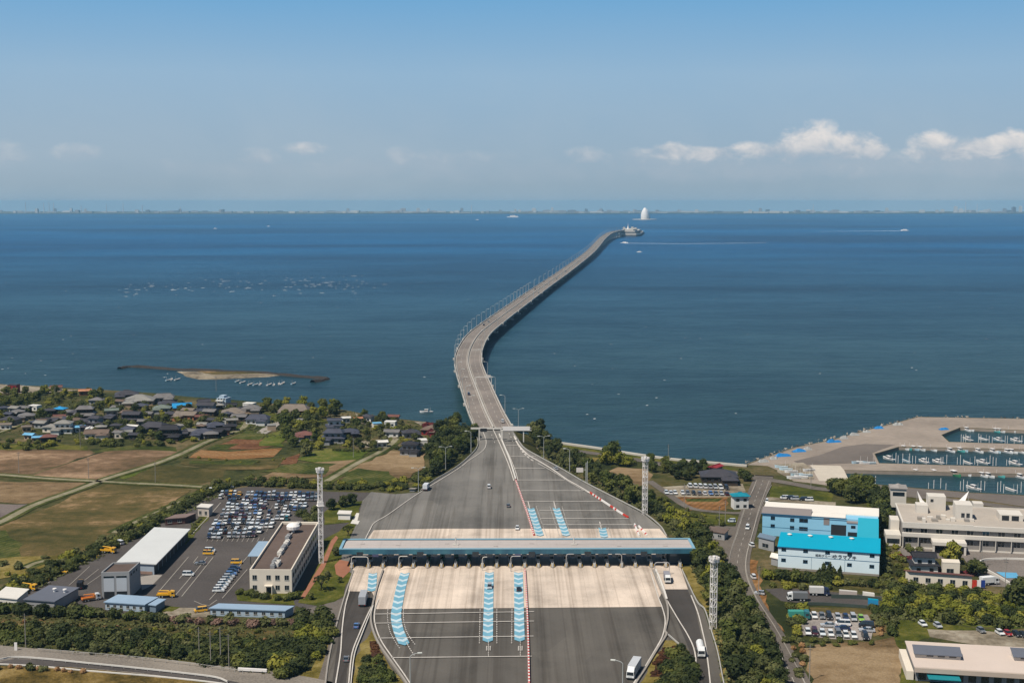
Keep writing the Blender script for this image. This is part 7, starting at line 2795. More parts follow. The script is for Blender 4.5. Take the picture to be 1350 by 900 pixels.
# far shore with its hazy city
FS = paint('far_shore', (0.10, 0.11, 0.09, 1), 0.9, 0.2, 0.002)
m = MB()
pts = [(-15800, 15300), (-9000, 15100), (-5000, 15300), (-2200, 15050), (-800, 15500), (600, 15100), (2000, 15500), (3500, 15200), (5200, 15600), (7500, 15300), (15800, 15500), (15800, 18300), (-15800, 18300)]
m.prism([(x, y) for x, y in pts], SEA, 6.0)
tag(m.build('far_shore', FS), kind='structure')
CITYC = [(0.36, 0.36, 0.37, 1), (0.27, 0.28, 0.30, 1), (0.46, 0.46, 0.45, 1), (0.18, 0.2, 0.23, 1), (0.5, 0.5, 0.5, 1)]
CITY = objpaint('city_wall', 0.9, 0.2, 0, 0.05)
protos = []
for k, (w, d, h) in enumerate([(50, 40, 90), (90, 50, 45), (36, 36, 120), (160, 60, 24)]):
    m = MB()
    m.box(-w / 2, 0, 0, w / 2, d, h)
    m.box(-w / 4, d * .2, h, w / 5, d * .8, h * 1.08)
    o = m.build('far_building', CITY)
    tag(o, 'x', 'building')
    protos.append(o)
segs = [(0, 130, 26, 0.55, 'at the left end of the far shore'), (130, 420, 34, 0.6, 'left of centre on the far shore'), (430, 700, 46, 0.75, 'along the middle of the far shore'), (700, 850, 30, 0.95, 'behind the wind tower on the far shore'),
        (860, 1080, 30, 0.55, 'right of the wind tower on the far shore'), (1080, 1350, 44, 0.8, 'at the right end of the far shore')]
for x0, x1, n_, hs_, lab in segs:
    for k in range(n_):
        px = RND.uniform(x0, x1)
        y = RND.uniform(15650, 17200)
        pr = RND.choice(protos if RND.random() < 0.6 else protos[1:2] + protos[3:])
        o = place(pr, ((px - 675) / FPX * y, y, 6.0), RND.uniform(-.3, .3), 'pale hazy building block ' + lab, 'building', 'far buildings ' + lab, RND.choice(CITYC))
        s_ = RND.uniform(0.6, 1.25)
        o.scale = (s_ * 1.1, 1, hs_ * RND.uniform(0.25, 0.8))
for px, w_ in [(455, 4), (470, 5), (490, 5), (512, 8), (525, 5), (548, 8), (596, 5), (700, 6), (760, 5), (120, 8), (352, 6), (386, 8), (985, 10), (1000, 14), (1020, 12), (1035, 6), (1240, 4), (1008, 6)]:
    y = RND.uniform(15520, 15640)
    m = MB()
    ww = w_ * y / FPX
    m.box(-ww / 2, 0, 0, ww / 2, 60, RND.uniform(12, 24))
    o = m.build('waterfront_shed', CONC_W if RND.random() < 0.45 else CONC_G, None, ((px - 675) / FPX * y, y, 6.0))
    tag(o, 'long white waterfront shed gleaming on the far shore', 'warehouse', 'white sheds on the far shore')
m = MB()
m.cyl(0, 0, 0, 120, 5, 8, 0, 3)
ch = tag(m.build('far_chimney', CITY), 'x', 'chimney')
for px, h_ in [(37, 1.1), (61, 1.0), (68, 1.05), (74, 1.0), (110, 0.8), (143, 0.9), (165, 1.0), (190, 0.8), (240, 0.6), (622, 0.8), (1070, 0.9), (1270, 1.1), (1285, 0.9)]:
    y = 15700
    o = place(ch, ((px - 675) / FPX * y, y, 6), 0, 'thin hazy chimney rising from the far shore', 'chimney', 'chimneys on the far shore', (0.5, 0.5, 0.52, 1))
    o.scale = (1, 1, h_)

# breakwater and sand bar
ROCK = paint('breakwater_rock', g_(82, 76, 72, 0.42), 0.95, 0.3, 0.15)
L_ = [ps(*q) for q in [(157, 486), (172, 483.8), (195, 484.8), (232, 487.5), (262, 488.8), (330, 491.5), (372, 494.5), (404, 497.5), (431, 499.5)]]


def mole(name, label, pts, w, top, mt):
    L = roughen(smooth(pts, 4), 6, 0.5, 5, False)
    m = MB()
    r = random.Random(4)
    hs = [top + r.uniform(-.3, .4) for _ in L]
    a, b = offset(L, -w), offset(L, w)
    c, d_ = offset(L, -w * 0.45), offset(L, w * 0.45)
    up = lambda q: [Vector((p.x, p.y, SEA + h)) for p, h in zip(q, hs)]
    dn = lambda q: [Vector((p.x, p.y, SEA - 0.8)) for p in q]
    m.strip(up(c), up(d_))
    m.strip(dn(a), up(c))
    m.strip(up(d_), dn(b))
    return tag(m.build(name, mt), label, 'breakwater')


mole('breakwater', 'long dark rock breakwater lying offshore from the village', L_, 3.2, 1.5, ROCK)
mole('breakwater', 'short dark hooked end of the breakwater turning back to the shore', [ps(*q) for q in [(431, 499.8), (423, 502), (412, 504)]], 3.4, 1.6, ROCK)
sb_ = [ps(*q) for q in [(232, 489.3), (262, 489.8), (300, 491), (340, 492.5), (372, 495), (352, 497.2), (318, 498.7), (285, 500.5), (262, 500.5), (246, 497), (240, 493)]]
sb2 = roughen(sb_, 8, 1.0, 9)
m = MB()
cx_ = sum(p.x for p in sb2) / len(sb2)
cy_ = sum(p.y for p in sb2) / len(sb2)
inner = [Vector((cx_ + (p.x - cx_) * 0.85, cy_ + (p.y - cy_) * 0.7, SEA + 0.9)) for p in sb2]
outr = [Vector((p.x, p.y, SEA - 0.15)) for p in sb2]
m.strip(outr + outr[:1], inner + inner[:1])
m.add(inner, [tuple(t) for t in tessellate_polygon([inner])])
bm = bmesh.new()
o = m.build('sand_bar', BEACH)
bm.from_mesh(o.data)
bmesh.ops.recalc_face_normals(bm, faces=bm.faces)
bm.to_mesh(o.data)
bm.free()
tag(o, kind='structure')
patch('sandbar_grass', [Vector((cx_ + (p.x - cx_) * 0.62 + 2, cy_ + (p.y - cy_) * 0.38 + 8, 0)) for p in sb_], SEA + 0.96, FIELD_OLIVE, 1.0, 6, 71)


# boats
HULL = objpaint('boat_hull', 0.4, 0.4, 0.1, 0.08)


def make_boat(L, W_, cabin=True):
    r = thing('fishing_boat', 'x', 'boat')
    m = MB()
    st = [(-L / 2, W_ * 0.42, 0.75), (-L * 0.2, W_ * 0.5, 0.72), (L * 0.15, W_ * 0.48, 0.85), (L * 0.36, W_ * 0.28, 1.1), (L / 2, 0.03, 1.35)]
    for s in (-1, 1):
        pass
    top_l = [(-w, y, z) for y, w, z in st]
    top_r = [(w, y, z) for y, w, z in st]
    bot_l = [(-w * 0.7, y * 0.95, -0.2) for y, w, z in st]
    bot_r = [(w * 0.7, y * 0.95, -0.2) for y, w, z in st]
    m.strip([Vector(q) for q in bot_l], [Vector(q) for q in top_l], 0)
    m.strip([Vector(q) for q in top_r], [Vector(q) for q in bot_r], 0)
    m.add([top_l[0], top_r[0], bot_r[0], bot_l[0]], [(0, 1, 2, 3)], 0)
    dk = [(x * 0.9, y * 0.97, z - 0.18) for x, y, z in top_l], [(x * 0.9, y * 0.97, z - 0.18) for x, y, z in top_r]
    m.strip([Vector(q) for q in dk[1]], [Vector(q) for q in dk[0]], 1)
    m.strip([Vector(q) for q in top_l], [Vector(q) for q in dk[0]], 0)
    m.strip([Vector(q) for q in dk[1]], [Vector(q) for q in top_r], 0)
    m.build('hull', [HULL, CONC_G], r)
    if cabin:
        c = MB()
        c.box(-W_ * 0.28, -L * 0.12, 0.6, W_ * 0.28, L * 0.12, 2.1)
        c.box(-W_ * 0.33, -L * 0.15, 2.1, W_ * 0.33, L * 0.15, 2.22)
        c.build('cabin', WHITE, r)
        g_l = MB()
        g_l.box(-W_ * 0.285, -L * 0.10, 1.35, W_ * 0.285, L * 0.125, 1.9)
        g_l.build('window', GLASS, r)
    m = MB()
    m.cyl(0, -L * 0.3, 0.5, 3.6, 0.06, 5)
    m.build('mast', WHITE, r)
    return r


BOAT = make_boat(9, 2.6)
BOATS = make_boat(7, 2.0, False)
WHT, TEALC, GRN, LBL = (0.75, 0.75, 0.74, 1), (0.10, 0.42, 0.40, 1), (0.04, 0.22, 0.10, 1), (0.45, 0.6, 0.68, 1)
mar = [('far side of the rear basin', [(1274, 567.5, WHT), (1279, 567.7, WHT), (1312, 569, TEALC), (1317, 569.2, WHT), (1333, 569.5, WHT)]),
       ('near side of the rear basin', [(1277, 581, WHT), (1298, 580.5, WHT), (1318, 582, LBL), (1341, 582.5, WHT)]),
       ('far side of the middle basin', [(1191, 592, WHT), (1196, 592.2, TEALC), (1204, 592.4, LBL), (1213, 593, WHT), (1230, 594, WHT), (1252, 595, WHT), (1265, 594.6, TEALC), (1270, 594.8, LBL), (1289, 595.8, WHT), (1308, 596, WHT), (1314, 596.2, LBL), (1327, 596.5, WHT), (1333, 596.6, WHT), (1347, 597, WHT)]),
       ('near side of the middle basin', [(1173, 606.5, WHT), (1196, 609.8, LBL), (1219, 610.4, WHT), (1238, 611, WHT), (1277, 611.8, WHT), (1297, 611.5, WHT), (1340, 613, WHT)]),
       ('far side of the front basin', [(1207, 624, WHT), (1213, 624.3, LBL), (1231, 624.3, TEALC), (1257, 626.2, GRN), (1275, 626.5, WHT), (1294, 627.6, WHT), (1302, 628.2, WHT), (1318, 628.4, TEALC), (1344, 629.5, WHT)]),
       ('near side of the front basin', [(1285, 645.5, WHT), (1334, 647.5, WHT)])]
for where, lst in mar:
    for i, (x, y, c) in enumerate(lst):
        p = ps(x, y)
        cn = {WHT: 'white', TEALC: 'teal', GRN: 'dark green', LBL: 'pale blue'}[c]
        far_ = 'far' in where
        o = place(BOAT if (i % 3 != 1 or c == GRN) else BOATS, (p.x, p.y + (0 if far_ else 2), SEA), (PI if far_ else 0) + 0.45 + RND.uniform(-.15, .15), '%s boat moored on the %s, %s from left' % (cn, where, ORD[i + 1]), 'boat', 'boats in the marina', c)
        if c == GRN:
            o.scale = (1.3, 1.35, 1.2)
for i, (x, y) in enumerate([(222, 501.5), (226, 500.8), (234, 500.6), (313, 503), (320, 504.5), (330, 507), (337, 507.5), (343, 507), (355, 507.5), (361, 508), (368, 507), (373, 505.5), (387, 506)]):
    place(BOATS, ps(x, y), RND.uniform(-.5, 0.5), 'small pale boat moored behind the sand bar, %s from the left' % ORD[i + 1], 'boat', 'boats behind the sand bar', WHT if i % 3 else LBL)
place(BOAT, ps(562, 543.5), 1.6, 'lone white boat on the water left of the bridge foot', 'boat', None, WHT)
# mooring poles
m = MB()
m.cyl(0, 0, -1.5, 5.2, 0.14, 6)
MP = tag(m.build('mooring_pole', WHITE), 'x', 'mooring pole')
for where, y0, y1, xs in [('rear basin', 584, 586, [1267, 1270, 1273, 1290, 1293, 1304, 1308, 1325, 1328, 1337, 1347]), ('middle basin', 610.5, 615.5, [1181, 1184, 1190, 1199, 1203, 1207, 1221, 1224, 1240, 1243, 1248, 1262, 1266, 1270, 1285, 1289, 1305, 1309, 1313, 1327, 1331]),
                          ('front basin', 641, 651.5, [1154, 1224, 1231, 1240, 1247, 1266, 1270, 1275, 1293, 1298, 1315, 1319, 1323, 1341, 1346])]:
    for i, x in enumerate(xs):
        f = (x - 1150) / 200
        p = ps(x, y0 + (y1 - y0) * f - RND.uniform(0.5, 2.5))
        o = place(MP, (p.x, p.y, SEA), 0, 'thin white mooring pole standing in the near side of the %s' % where, 'mooring pole', 'mooring poles in the %s' % where)
        o.scale = (1, 1, RND.uniform(0.6, 1.1))

# ferries and their wakes
FOAM = paint('foam', (0.78, 0.81, 0.82, 1), 0.9, 0.2, 0.08)


def wake(pts, w0, w1):
    L = smooth([ps(*q) for q in pts], 6)
    m = MB()
    a, b = [], []
    for i, p in enumerate(L):
        f = i / (len(L) - 1)
        w = w0 + (w1 - w0) * f
        a.append(p + Vector((0, -w + RND.uniform(-.3, .3) * w, 0.12)))
        b.append(p + Vector((0, w + RND.uniform(-.3, .3) * w, 0.12)))
    m.strip(a, b)
    o = m.build('wake', FOAM)
    tag(o, kind='stuff')
    bm = bmesh.new()
    bm.from_mesh(o.data)
    bmesh.ops.recalc_face_normals(bm, faces=bm.faces)
    for f in bm.faces:
        if f.normal.z < 0:
            f.normal_flip()
    bm.to_mesh(o.data)
    bm.free()


def ferry(label, x, y, L, rz):
    p = ps(x, y)
    r = thing('ferry', label, 'ship', p, rz)
    m = MB()
    m.prism([(-L / 2, -L * .08), (L * .3, -L * .08), (L / 2, 0), (L * .3, L * .08), (-L / 2, L * .08)], -1, L * 0.06)
    m.build('hull', WHITE, r)
    m = MB()
    m.box(-L * .42, -L * .065, L * .06, L * .25, L * .065, L * .13)
    m.box(-L * .2, -L * .05, L * .13, L * .2, L * .05, L * .18)
    m.build('superstructure', WHITE, r)
    m = MB()
    m.cyl(-L * .1, 0, L * .18, L * .25, L * .025, 8)
    m.build('funnel', CONC_G, r)


ferry('white speedboat crossing just in front of the service island, trailing a long wake', 823, 320.5, 26, PI)
wake([(824, 320.6), (838, 320.8), (860, 321), (890, 321.2), (930, 321), (975, 320.6), (1010, 320)], 7, 3.5)
ferry('small white ship far right near the horizon with a wake behind it', 1193, 304.2, 42, 0)
wake([(1190, 304.3), (1170, 304.4), (1140, 304.7), (1105, 305), (1080, 305.2)], 11, 4)
ferry('long white cargo ship near the far shore left of centre', 676, 286.6, 105, PI)
ferry('tiny white boat near the far shore left of the cargo ship', 629, 290, 28, PI)
ferry('tiny white boat on the open water at the far left', 284, 301.5, 20, 0)
ferry('tiny white boat at the far left, farther right of another', 354, 298.5, 20, 0)
ferry('small white boat on the blue water under the wind tower, right of the bridge', 843, 332.5, 16, 0)
ferry('white ship at the right below the far shore', 1241, 278.8, 55, 0)
# breaking crests over the shoal on the left and scattered white caps
m = MB()


def crest(x, y, w, q_=1.0):
    p = ps(x, y)
    k = 6
    a = [(p.x - w / 2 + w * i / k, p.y - q_ * (0.6 + RND.uniform(0, 0.9)) * (1 if 0 < i < k else 0), SEA + 0.18) for i in range(k + 1)]
    b = [(q[0], p.y + q_ * RND.uniform(1.2, 3.5) * (1 if 0 < i < k else 0.1), SEA + 0.18) for i, q in enumerate(a)]
    m.strip([Vector(q) for q in a], [Vector(q) for q in b])


for k in range(120):
    x = RND.uniform(140, 480) if k < 85 else RND.gauss(420, 40)
    crest(x, RND.gauss(375.5 if x > 250 else 380, 5.5), RND.uniform(1.5, 4) + 9 * RND.random() ** 3, 0.85)
for k in range(150):
    y = RND.uniform(300, 560)
    x = RND.uniform(0, 1350)
    if y > 498 and (x < 640 or x > 1000):
        continue
    if y > 425 and 590 < x < 690:
        continue
    if 585 < x - (430 - y) * 1.9 * (1 if y < 430 else 0) < 720:
        continue
    crest(x, y, RND.uniform(0.8, 2.2) + max(0, 420 - y) * 0.02, 0.35 + max(0, 420 - y) * 0.006)
o = m.build('white_caps', FOAM)
tag(o, kind='stuff')
for f in o.data.polygons:
    if f.normal.z < 0:
        f.flip()

# armour stones along the harbour arm, tarpaulins and laid up boats on the quay
m = MB()
r = random.Random(8)
for a, b in zip(coast[17:24], coast[18:25]):
    for k in range(int((b - a).length / 1.6)):
        q = a.lerp(b, r.random())
        s = r.uniform(0.5, 1.3)
        z = r.uniform(-1.3, 0.7)
        c = Vector((q.x + r.uniform(-1, 1) - (1.5 if b.x < coast[23].x else 0), q.y + 1.0 - z * 1.6 + r.uniform(-.8, .8), z))
        pts = [c + Vector((r.uniform(-s, s), r.uniform(-s, s), r.uniform(-s, s))) for _ in range(4)]
        m.add(pts, [(0, 1, 2), (0, 2, 3), (0, 3, 1), (1, 3, 2)])
o = m.build('armour_stones', paint('armour_stone', g_(176, 166, 152, 0.6), 0.95, 0.3, 0.3))
tag(o, kind='stuff')
TARP = paint('blue_tarp', g_(40, 130, 196, 0.75), 0.6, 0.15, 0.5)
TARP2 = paint('grey_tarp', g_(176, 176, 172, 0.65), 0.7, 0.15, 0.5)
for i, (x, y, w, mt) in enumerate([(1032, 601, 9, TARP), (1053, 595, 8, TARP), (1099, 582.5, 9, TARP), (1158, 564.5, 6, TARP), (1244, 566, 6, TARP), (1112, 578, 5, TARP2), (1126, 573.5, 6, TARP2), (1142, 569.5, 5, TARP2), (1183, 560, 7, TARP2), (1020, 605, 5, TARP2), (1006, 608.5, 6, TARP2), (1064, 592.5, 5, TARP2)]):
    p = P(x, y, 0.1)
    m = MB()
    rr = random.Random(i)
    n1 = 5
    A = [Vector((-w / 2 + w * k / n1, -1.6, 0)) for k in range(n1 + 1)]
    M_ = [Vector((-w / 2 + w * k / n1, 0, rr.uniform(1.0, 2.0) if 0 < k < n1 else 0.7)) for k in range(n1 + 1)]
    B = [Vector((-w / 2 + w * k / n1, 1.6, 0)) for k in range(n1 + 1)]
    m.strip(A, M_)
    m.strip(M_, B)
    m.add([A[0], M_[0], B[0]], [(0, 1, 2)])
    m.add([A[-1], M_[-1], B[-1]], [(2, 1, 0)])
    o = m.build('covered_stack', mt, None, p, 0.3)
    tag(o, '%s tarpaulin covered stack on the harbour arm, %s of that colour from the left' % ('blue' if mt is TARP else 'grey', ORD[1 + sorted([q[0] for q in [(1032, TARP), (1053, TARP), (1099, TARP), (1158, TARP), (1244, TARP), (1112, TARP2), (1126, TARP2), (1142, TARP2), (1183, TARP2), (1020, TARP2), (1006, TARP2), (1064, TARP2)] if q[1] is mt]).index(x)]), 'tarpaulin')
for i, (x, y) in enumerate([(1036, 619), (1043, 622), (1050, 626), (1056, 629), (1062, 627), (1066, 620), (1030, 616), (1046, 630), (1130, 610), (1138, 610.3), (1146, 610.6)]):
    o = place(BOATS, P(x, y, 0.35), PI / 2 + 0.3 * (i % 3 - 1), 'pale boat laid up ashore %s, %s of its lot' % ('beside the slipway' if x < 1100 else 'along the front basin edge', ORD[i + 1 if i < 8 else i - 7]), 'boat', 'boats laid up ashore', WHT if i % 2 else LBL)


# utility poles
def make_upole(h):
    r = thing('utility_pole', 'x', 'utility pole')
    m = MB()
    m.cyl(0, 0, -0.5, h, 0.16, 6, 0, 0.11)
    m.build('pole', CONC_G, r)
    m = MB()
    m.box(-0.9, -0.06, h - 0.7, 0.9, 0.06, h - 0.55)
    m.box(-0.7, -0.06, h - 1.5, 0.7, 0.06, h - 1.35)
    m.build('crossarm', STEELD, r)
    return r


UP = make_upole(11)
for x, y, lab in [(25, 623, 'in the brown field at the far left'), (117, 631, 'where the farm tracks cross'), (205, 636.5, 'in the olive field left of the white hut'), (466, 603, 'in the green field left of the field path'),
                  (285, 515, 'behind the blue tarpaulin roof by the shore'), (73, 530, 'among the trees at the left of the village'), (106, 590, 'at the field edge under the brown roofed house'), (902, 668, 'beside the orange field'), (948, 700, 'left of two by the town road, below the turquoise roofed shop'),
                  (956, 692, 'right of two by the town road, below the turquoise roofed shop'), (881, 612, 'by the sea wall beside the shore lawn'), (1069, 644, 'by the quay road above the blue factory'), (1067, 897, 'beside the brown field at the lower right'),
                  (1325, 774, 'on the hotel drive near the lower white wall'), (1294, 748, 'by the round dark tree in front of the hotel'), (1000, 785, 'at the drive to the truck yard'), (34, 853, 'beside the lower left road, tallest at the far left'),
                  (263, 872, 'first of four near the end of the lower left road'), (278, 878, 'second of four near the end of the lower left road'), (291, 872, 'third of four near the end of the lower left road'), (302, 882, 'last of four near the end of the lower left road')]:
    place(UP, P(x, y, 0), RND.uniform(-.5, .5), 'grey utility pole ' + lab, 'utility pole', 'utility poles')

# ---------------------------------------------------------------- lower left road
RLL = smooth(pp([(-60, 854), (0, 861), (60, 866), (120, 870.5), (190, 877), (260, 885), (330, 893), (380, 900), (430, 910)]), 5)
rd = MB()
ribbon(rd, RLL, 13, 0.10)
tag(rd.build('road', asphalt('pale_road_asphalt', g_(164, 154, 142, 0.54), 1.0, False)), kind='structure')
patch('verge', pp([(-60, 868), (0, 877), (100, 880), (200, 888), (300, 896), (380, 905), (380, 950), (-60, 950)]), 0.05, ground('dry_verge', [(0.3, g_(90, 78, 36)), (0.5, g_(150, 124, 66)), (0.7, g_(190, 162, 104))], 0.05, 0.3), 0.8, 6, 411)
patch('verge', pp([(-60, 845), (0, 853), (110, 862), (220, 873), (330, 886), (380, 893), (410, 880), (436, 838), (440, 850), (428, 900), (424, 945), (380, 945), (330, 891), (200, 874), (60, 860), (-60, 852)]), 0.045, VERGE, 0.8, 6, 412)
patch('road', pp([(0, 872), (20, 868), (110, 873), (200, 881), (285, 893), (340, 905), (330, 912), (270, 898), (180, 886), (100, 879), (0, 876)]), 0.13, ASPH_DK)
rail('guard_rail', 'white guard rail dividing the lower left road from its slip lane', [(-30, 873), (0, 870.5), (20, 867.5), (60, 870), (120, 876), (180, 882), (240, 888.5), (283, 894), (300, 900)], 0.45, 0.25, CONC_W, 0.35, False)
rail('concrete_kerb', 'long low concrete kerb along the lower edge of the lower left road', [(-30, 876), (0, 875.5), (60, 879), (120, 884.5), (200, 891), (260, 897), (300, 902)], 0.35, 0.4, CONC_W, 0, False)
rail('road_fence', 'thin grey post and rail fence between the lower left road and the shrubs', [(50, 858), (110, 863), (180, 869), (250, 877), (320, 887)], 0.12, 0.1, STEEL, 0.9, False)
p = P(21, 857, 0)
m = MB()
m.box(-0.45, -0.1, 0, 0.45, 0.1, 2.6)
tag(m.build('marker_board', WHITE, None, p), 'upright white marker board beside the lower left road', 'board')
p = P(333, 886, 0)
m = MB()
m.box(-4.5, -0.3, 0.5, 4.5, 0.3, 1.3)
for x in (-4, 0, 4):
    m.box(x - 0.1, -0.1, 0, x + 0.1, 0.1, 0.5)
tag(m.build('road_barrier', WHITE, None, p, -0.15), 'short white barrier at the right end of the lower left road', 'barrier')
# ---------------------------------------------------------------- planting
BLOCK.append(pp([(600, 616), (631, 588), (676, 570), (700, 597), (771, 637), (850, 678), (880, 706), (905, 748), (930, 805), (946, 860), (955, 945), (430, 945), (440, 850), (466, 745), (476, 690), (489, 648), (553, 648)]))


def emb(x, y):
    return zr(y) * 0.45


# belt on the right flank of the plaza
scatter([(690, 571), (712, 574), (722, 592), (705, 590)], 10, 3.5, ['dark', 'olive', 'dark'], 0.9, 1.3, '@ tree on the wooded bank right of the bridge foot', 'trees on the bank right of the bridge foot', None, emb)
scatter([(700, 582), (722, 588), (760, 612), (800, 634), (850, 660), (880, 682), (868, 688), (815, 657), (765, 630), (715, 601)], 66, 4.4, ['dark', 'olive', 'mid', 'olive', 'dark'], 0.5, 1.0, '@ tree in the belt along the right edge of the far plaza', 'trees along the right edge of the far plaza', None, emb)
scatter([(876, 684), (900, 690), (930, 716), (948, 740), (966, 775), (990, 815), (1012, 850), (1034, 900), (1034, 925), (972, 925), (962, 880), (952, 840), (940, 800), (925, 765), (912, 735), (895, 712)], 112, 4.1, ['dark', 'olive', 'mid', 'olive', 'dark', 'lime'], 0.45, 1.05, '@ tree in the belt between the exit ramp and the town road', 'trees between the exit ramp and the town road')
scatter([(985, 850), (1010, 850), (1034, 900), (1034, 925), (985, 925)], 14, 4, ['olive', 'mid'], 0.8, 1.1, '@ shrub beside the lower end of the town road', 'shrubs beside the lower town road', SH)
# left bank of the bridge foot
scatter([(578, 572), (612, 556), (628, 571), (626, 590), (602, 612), (574, 630), (560, 636), (566, 610)], 40, 4.2, ['dark', 'dark', 'mid', 'dark'], 0.75, 1.15, '@ tree on the wooded bank left of the bridge foot', 'trees on the bank left of the bridge foot', None, emb)
scatter([(498, 640), (540, 632), (566, 618), (572, 630), (550, 646), (520, 649), (492, 646)], 26, 3.4, ['dark', 'mid', 'lime'], 0.7, 1.0, '@ shrub along the left edge of the far plaza', 'shrubs along the left edge of the far plaza', SH)
# hedges of the compound
row([(318, 640), (360, 641), (400, 643), (440, 645), (486, 645)], 4.2, ['dark', 'dark', 'mid'], 0.8, 1.1, '@ shrub in the hedge behind the crowded car park', 'hedge behind the car park', SH)
row([(330, 634), (380, 637), (440, 640), (500, 642)], 6, ['dark', 'mid', 'lime'], 0.9, 1.2, '@ shrub in the outer row behind the crowded car park', 'outer hedge behind the car park', SH)
row([(312, 640), (290, 646), (268, 655), (246, 667), (226, 680), (206, 692), (180, 706), (155, 717), (130, 729), (104, 742), (76, 757), (52, 769), (25, 783), (0, 795)], 3.6, ['dark', 'dark', 'mid'], 0.85, 1.2, '@ shrub in the long hedge along the left side of the yard', 'hedge along the left side of the yard', SH, 1.5)
row([(300, 634), (276, 644), (250, 658), (222, 672), (196, 686), (168, 700), (140, 714), (100, 733), (66, 750), (30, 768), (0, 784)], 5.0, ['mid', 'olive', 'dark', 'lime'], 0.7, 1.1, '@ shrub on the field side of the long yard hedge', 'outer shrubs along the yard hedge', SH, 2.2)
scatter([(60, 735), (110, 728), (90, 745), (40, 762), (0, 770), (0, 745)], 12, 6, ['lime', 'olive', 'mid'], 0.6, 1.0, '@ shrub in the rough corner of the olive field', 'shrubs in the olive field corner', SH)
# strip below the yard
row([(-10, 806), (30, 808), (70, 812), (100, 812)], 3.4, ['dark', 'dark', 'mid'], 1.0, 1.4, '@ shrub in front of the sheds at the lower left', 'shrubs before the lower left sheds', SH, 1.6)
row([(100, 808), (135, 812), (180, 817), (215, 819)], 3.4, ['dark', 'mid', 'olive'], 0.9, 1.3, '@ shrub in front of the low pale blue shed', 'shrubs before the low blue shed', SH, 1.6)
row([(216, 818), (260, 820), (310, 823), (360, 825), (392, 822)], 3.2, ['mauve', 'mauve', 'olive'], 0.9, 1.2, '@ shrub in the dull hedge before the long pale blue shed', 'dull hedge before the long shed', SH, 1.0)
# the broad thicket above the lower left road
scatter([(-20, 829), (120, 835), (240, 845), (330, 850), (390, 850), (372, 880), (330, 882), (240, 869), (120, 857), (-20, 846)], 130, 3.4, ['dark', 'dark', 'mid', 'dark', 'olive'], 0.75, 1.4, '@ shrub in the broad thicket above the lower left road', 'thicket above the lower left road', SH)
scatter([(390, 815), (425, 815), (436, 832), (424, 862), (402, 884), (370, 896), (372, 870), (396, 845)], 34, 3.6, ['dark', 'mid', 'dark', 'lime'], 0.9, 1.4, '@ shrub in the clump beside the side road left of the entry ramp', 'clump beside the side road', SH)
patch('rough_grass', pp([(-60, 812), (120, 821), (250, 829), (396, 832), (392, 847), (240, 845), (120, 835), (-60, 829)]), 0.06, FIELD_OLIVE, 0.8, 6, 500)
scatter([(-20, 816), (120, 824), (240, 832), (380, 834), (390, 845), (240, 842), (120, 832), (-20, 826)], 56, 4.0, ['olive', 'mid', 'reed', 'olive', 'lime', 'reed'], 0.35, 0.7, '@ clump on the rough strip between the hedge and the thicket', 'clumps on the rough strip', SH)
row([(0, 881), (60, 884), (110, 888)], 3.0, ['reed', 'reed', 'olive'], 0.6, 0.9, '@ clump below the lower left road', 'clumps below the lower left road', SH, 1.2)
# office garden
for x, y, k, s, lab in [(424, 778, 'palm', 0.8, 'shaggy dark palm like tree in the office garden, the large one'), (459, 706, 'palm', 0.7, 'shaggy dark tree by the left end of the toll canopy'), (452, 668, 'dark', 0.8, 'dark green tree by the white cabinet hut, uppermost'), (464, 666, 'dark', 0.75, 'dark green tree behind the white cabinet hut'),
                        (437, 672, 'dark', 0.7, 'dark green tree left of the white cabinet hut'), (416, 680, 'olive', 0.7, 'olive brown tree behind the floodlight tower'), (443, 732, 'olive', 0.5, 'olive brown tree between the tower and the canopy'),
                        (448, 768, 'mid', 0.35, 'low green tree at the garden edge beside the entry ramp'), (410, 790, 'mid', 0.4, 'small green tree by the lower right corner of the office block'), (432, 760, 'olive', 0.4, 'small olive tree beside the brick path')]:
    plant(k, P(x, y, 0), s, lab, 'garden trees')
row([(318, 782), (334, 786), (350, 790), (366, 791), (388, 789)], 4.0, ['dark', 'mid'], 0.7, 1.0, '@ shrub in front of the office block', 'shrubs before the office block', SH, 0.8)
row([(398, 680), (412, 690), (420, 684)], 3.5, ['olive', 'dark'], 0.8, 1.1, '@ shrub behind the far end of the office block', 'shrubs behind the office block', SH, 1.2)
row([(246, 708), (255, 697), (264, 684)], 5.0, ['olive'], 0.3, 0.5, '@ shrub on the grass strip right of the white shed', 'shrubs right of the white shed', SH, 1.0)
# wedges beside the ramps
BL0 = BLOCK.pop()
BLOCK_SAVE = BLOCK[:]
BLOCK.clear()
scatter([(482, 872), (494, 868), (514, 896), (524, 912), (476, 912)], 20, 2.4, ['dark', 'mid'], 0.8, 1.1, '@ shrub in the planted wedge beside the left entry ramp', 'shrubs in the left wedge', SH)
scatter([(890, 858), (902, 860), (912, 876), (914, 905), (870, 912), (874, 892)], 26, 2.4, ['dark', 'mid'], 0.8, 1.15, '@ shrub in the planted wedge beside the right exit ramp', 'shrubs in the right wedge', SH)
scatter([(876, 855), (888, 853), (892, 858), (872, 892), (860, 890)], 14, 2.4, ['brown'], 0.7, 1.0, '@ low shrub in the bark bed of the right wedge', 'brown bed of the right wedge', SH)
scatter([(487, 847), (493, 848), (514, 892), (506, 896), (491, 866)], 12, 2.4, ['brown'], 0.7, 1.0, '@ low shrub in the bark bed of the left wedge', 'brown bed of the left wedge', SH)
BLOCK.extend(BLOCK_SAVE)
BLOCK.append(BL0)
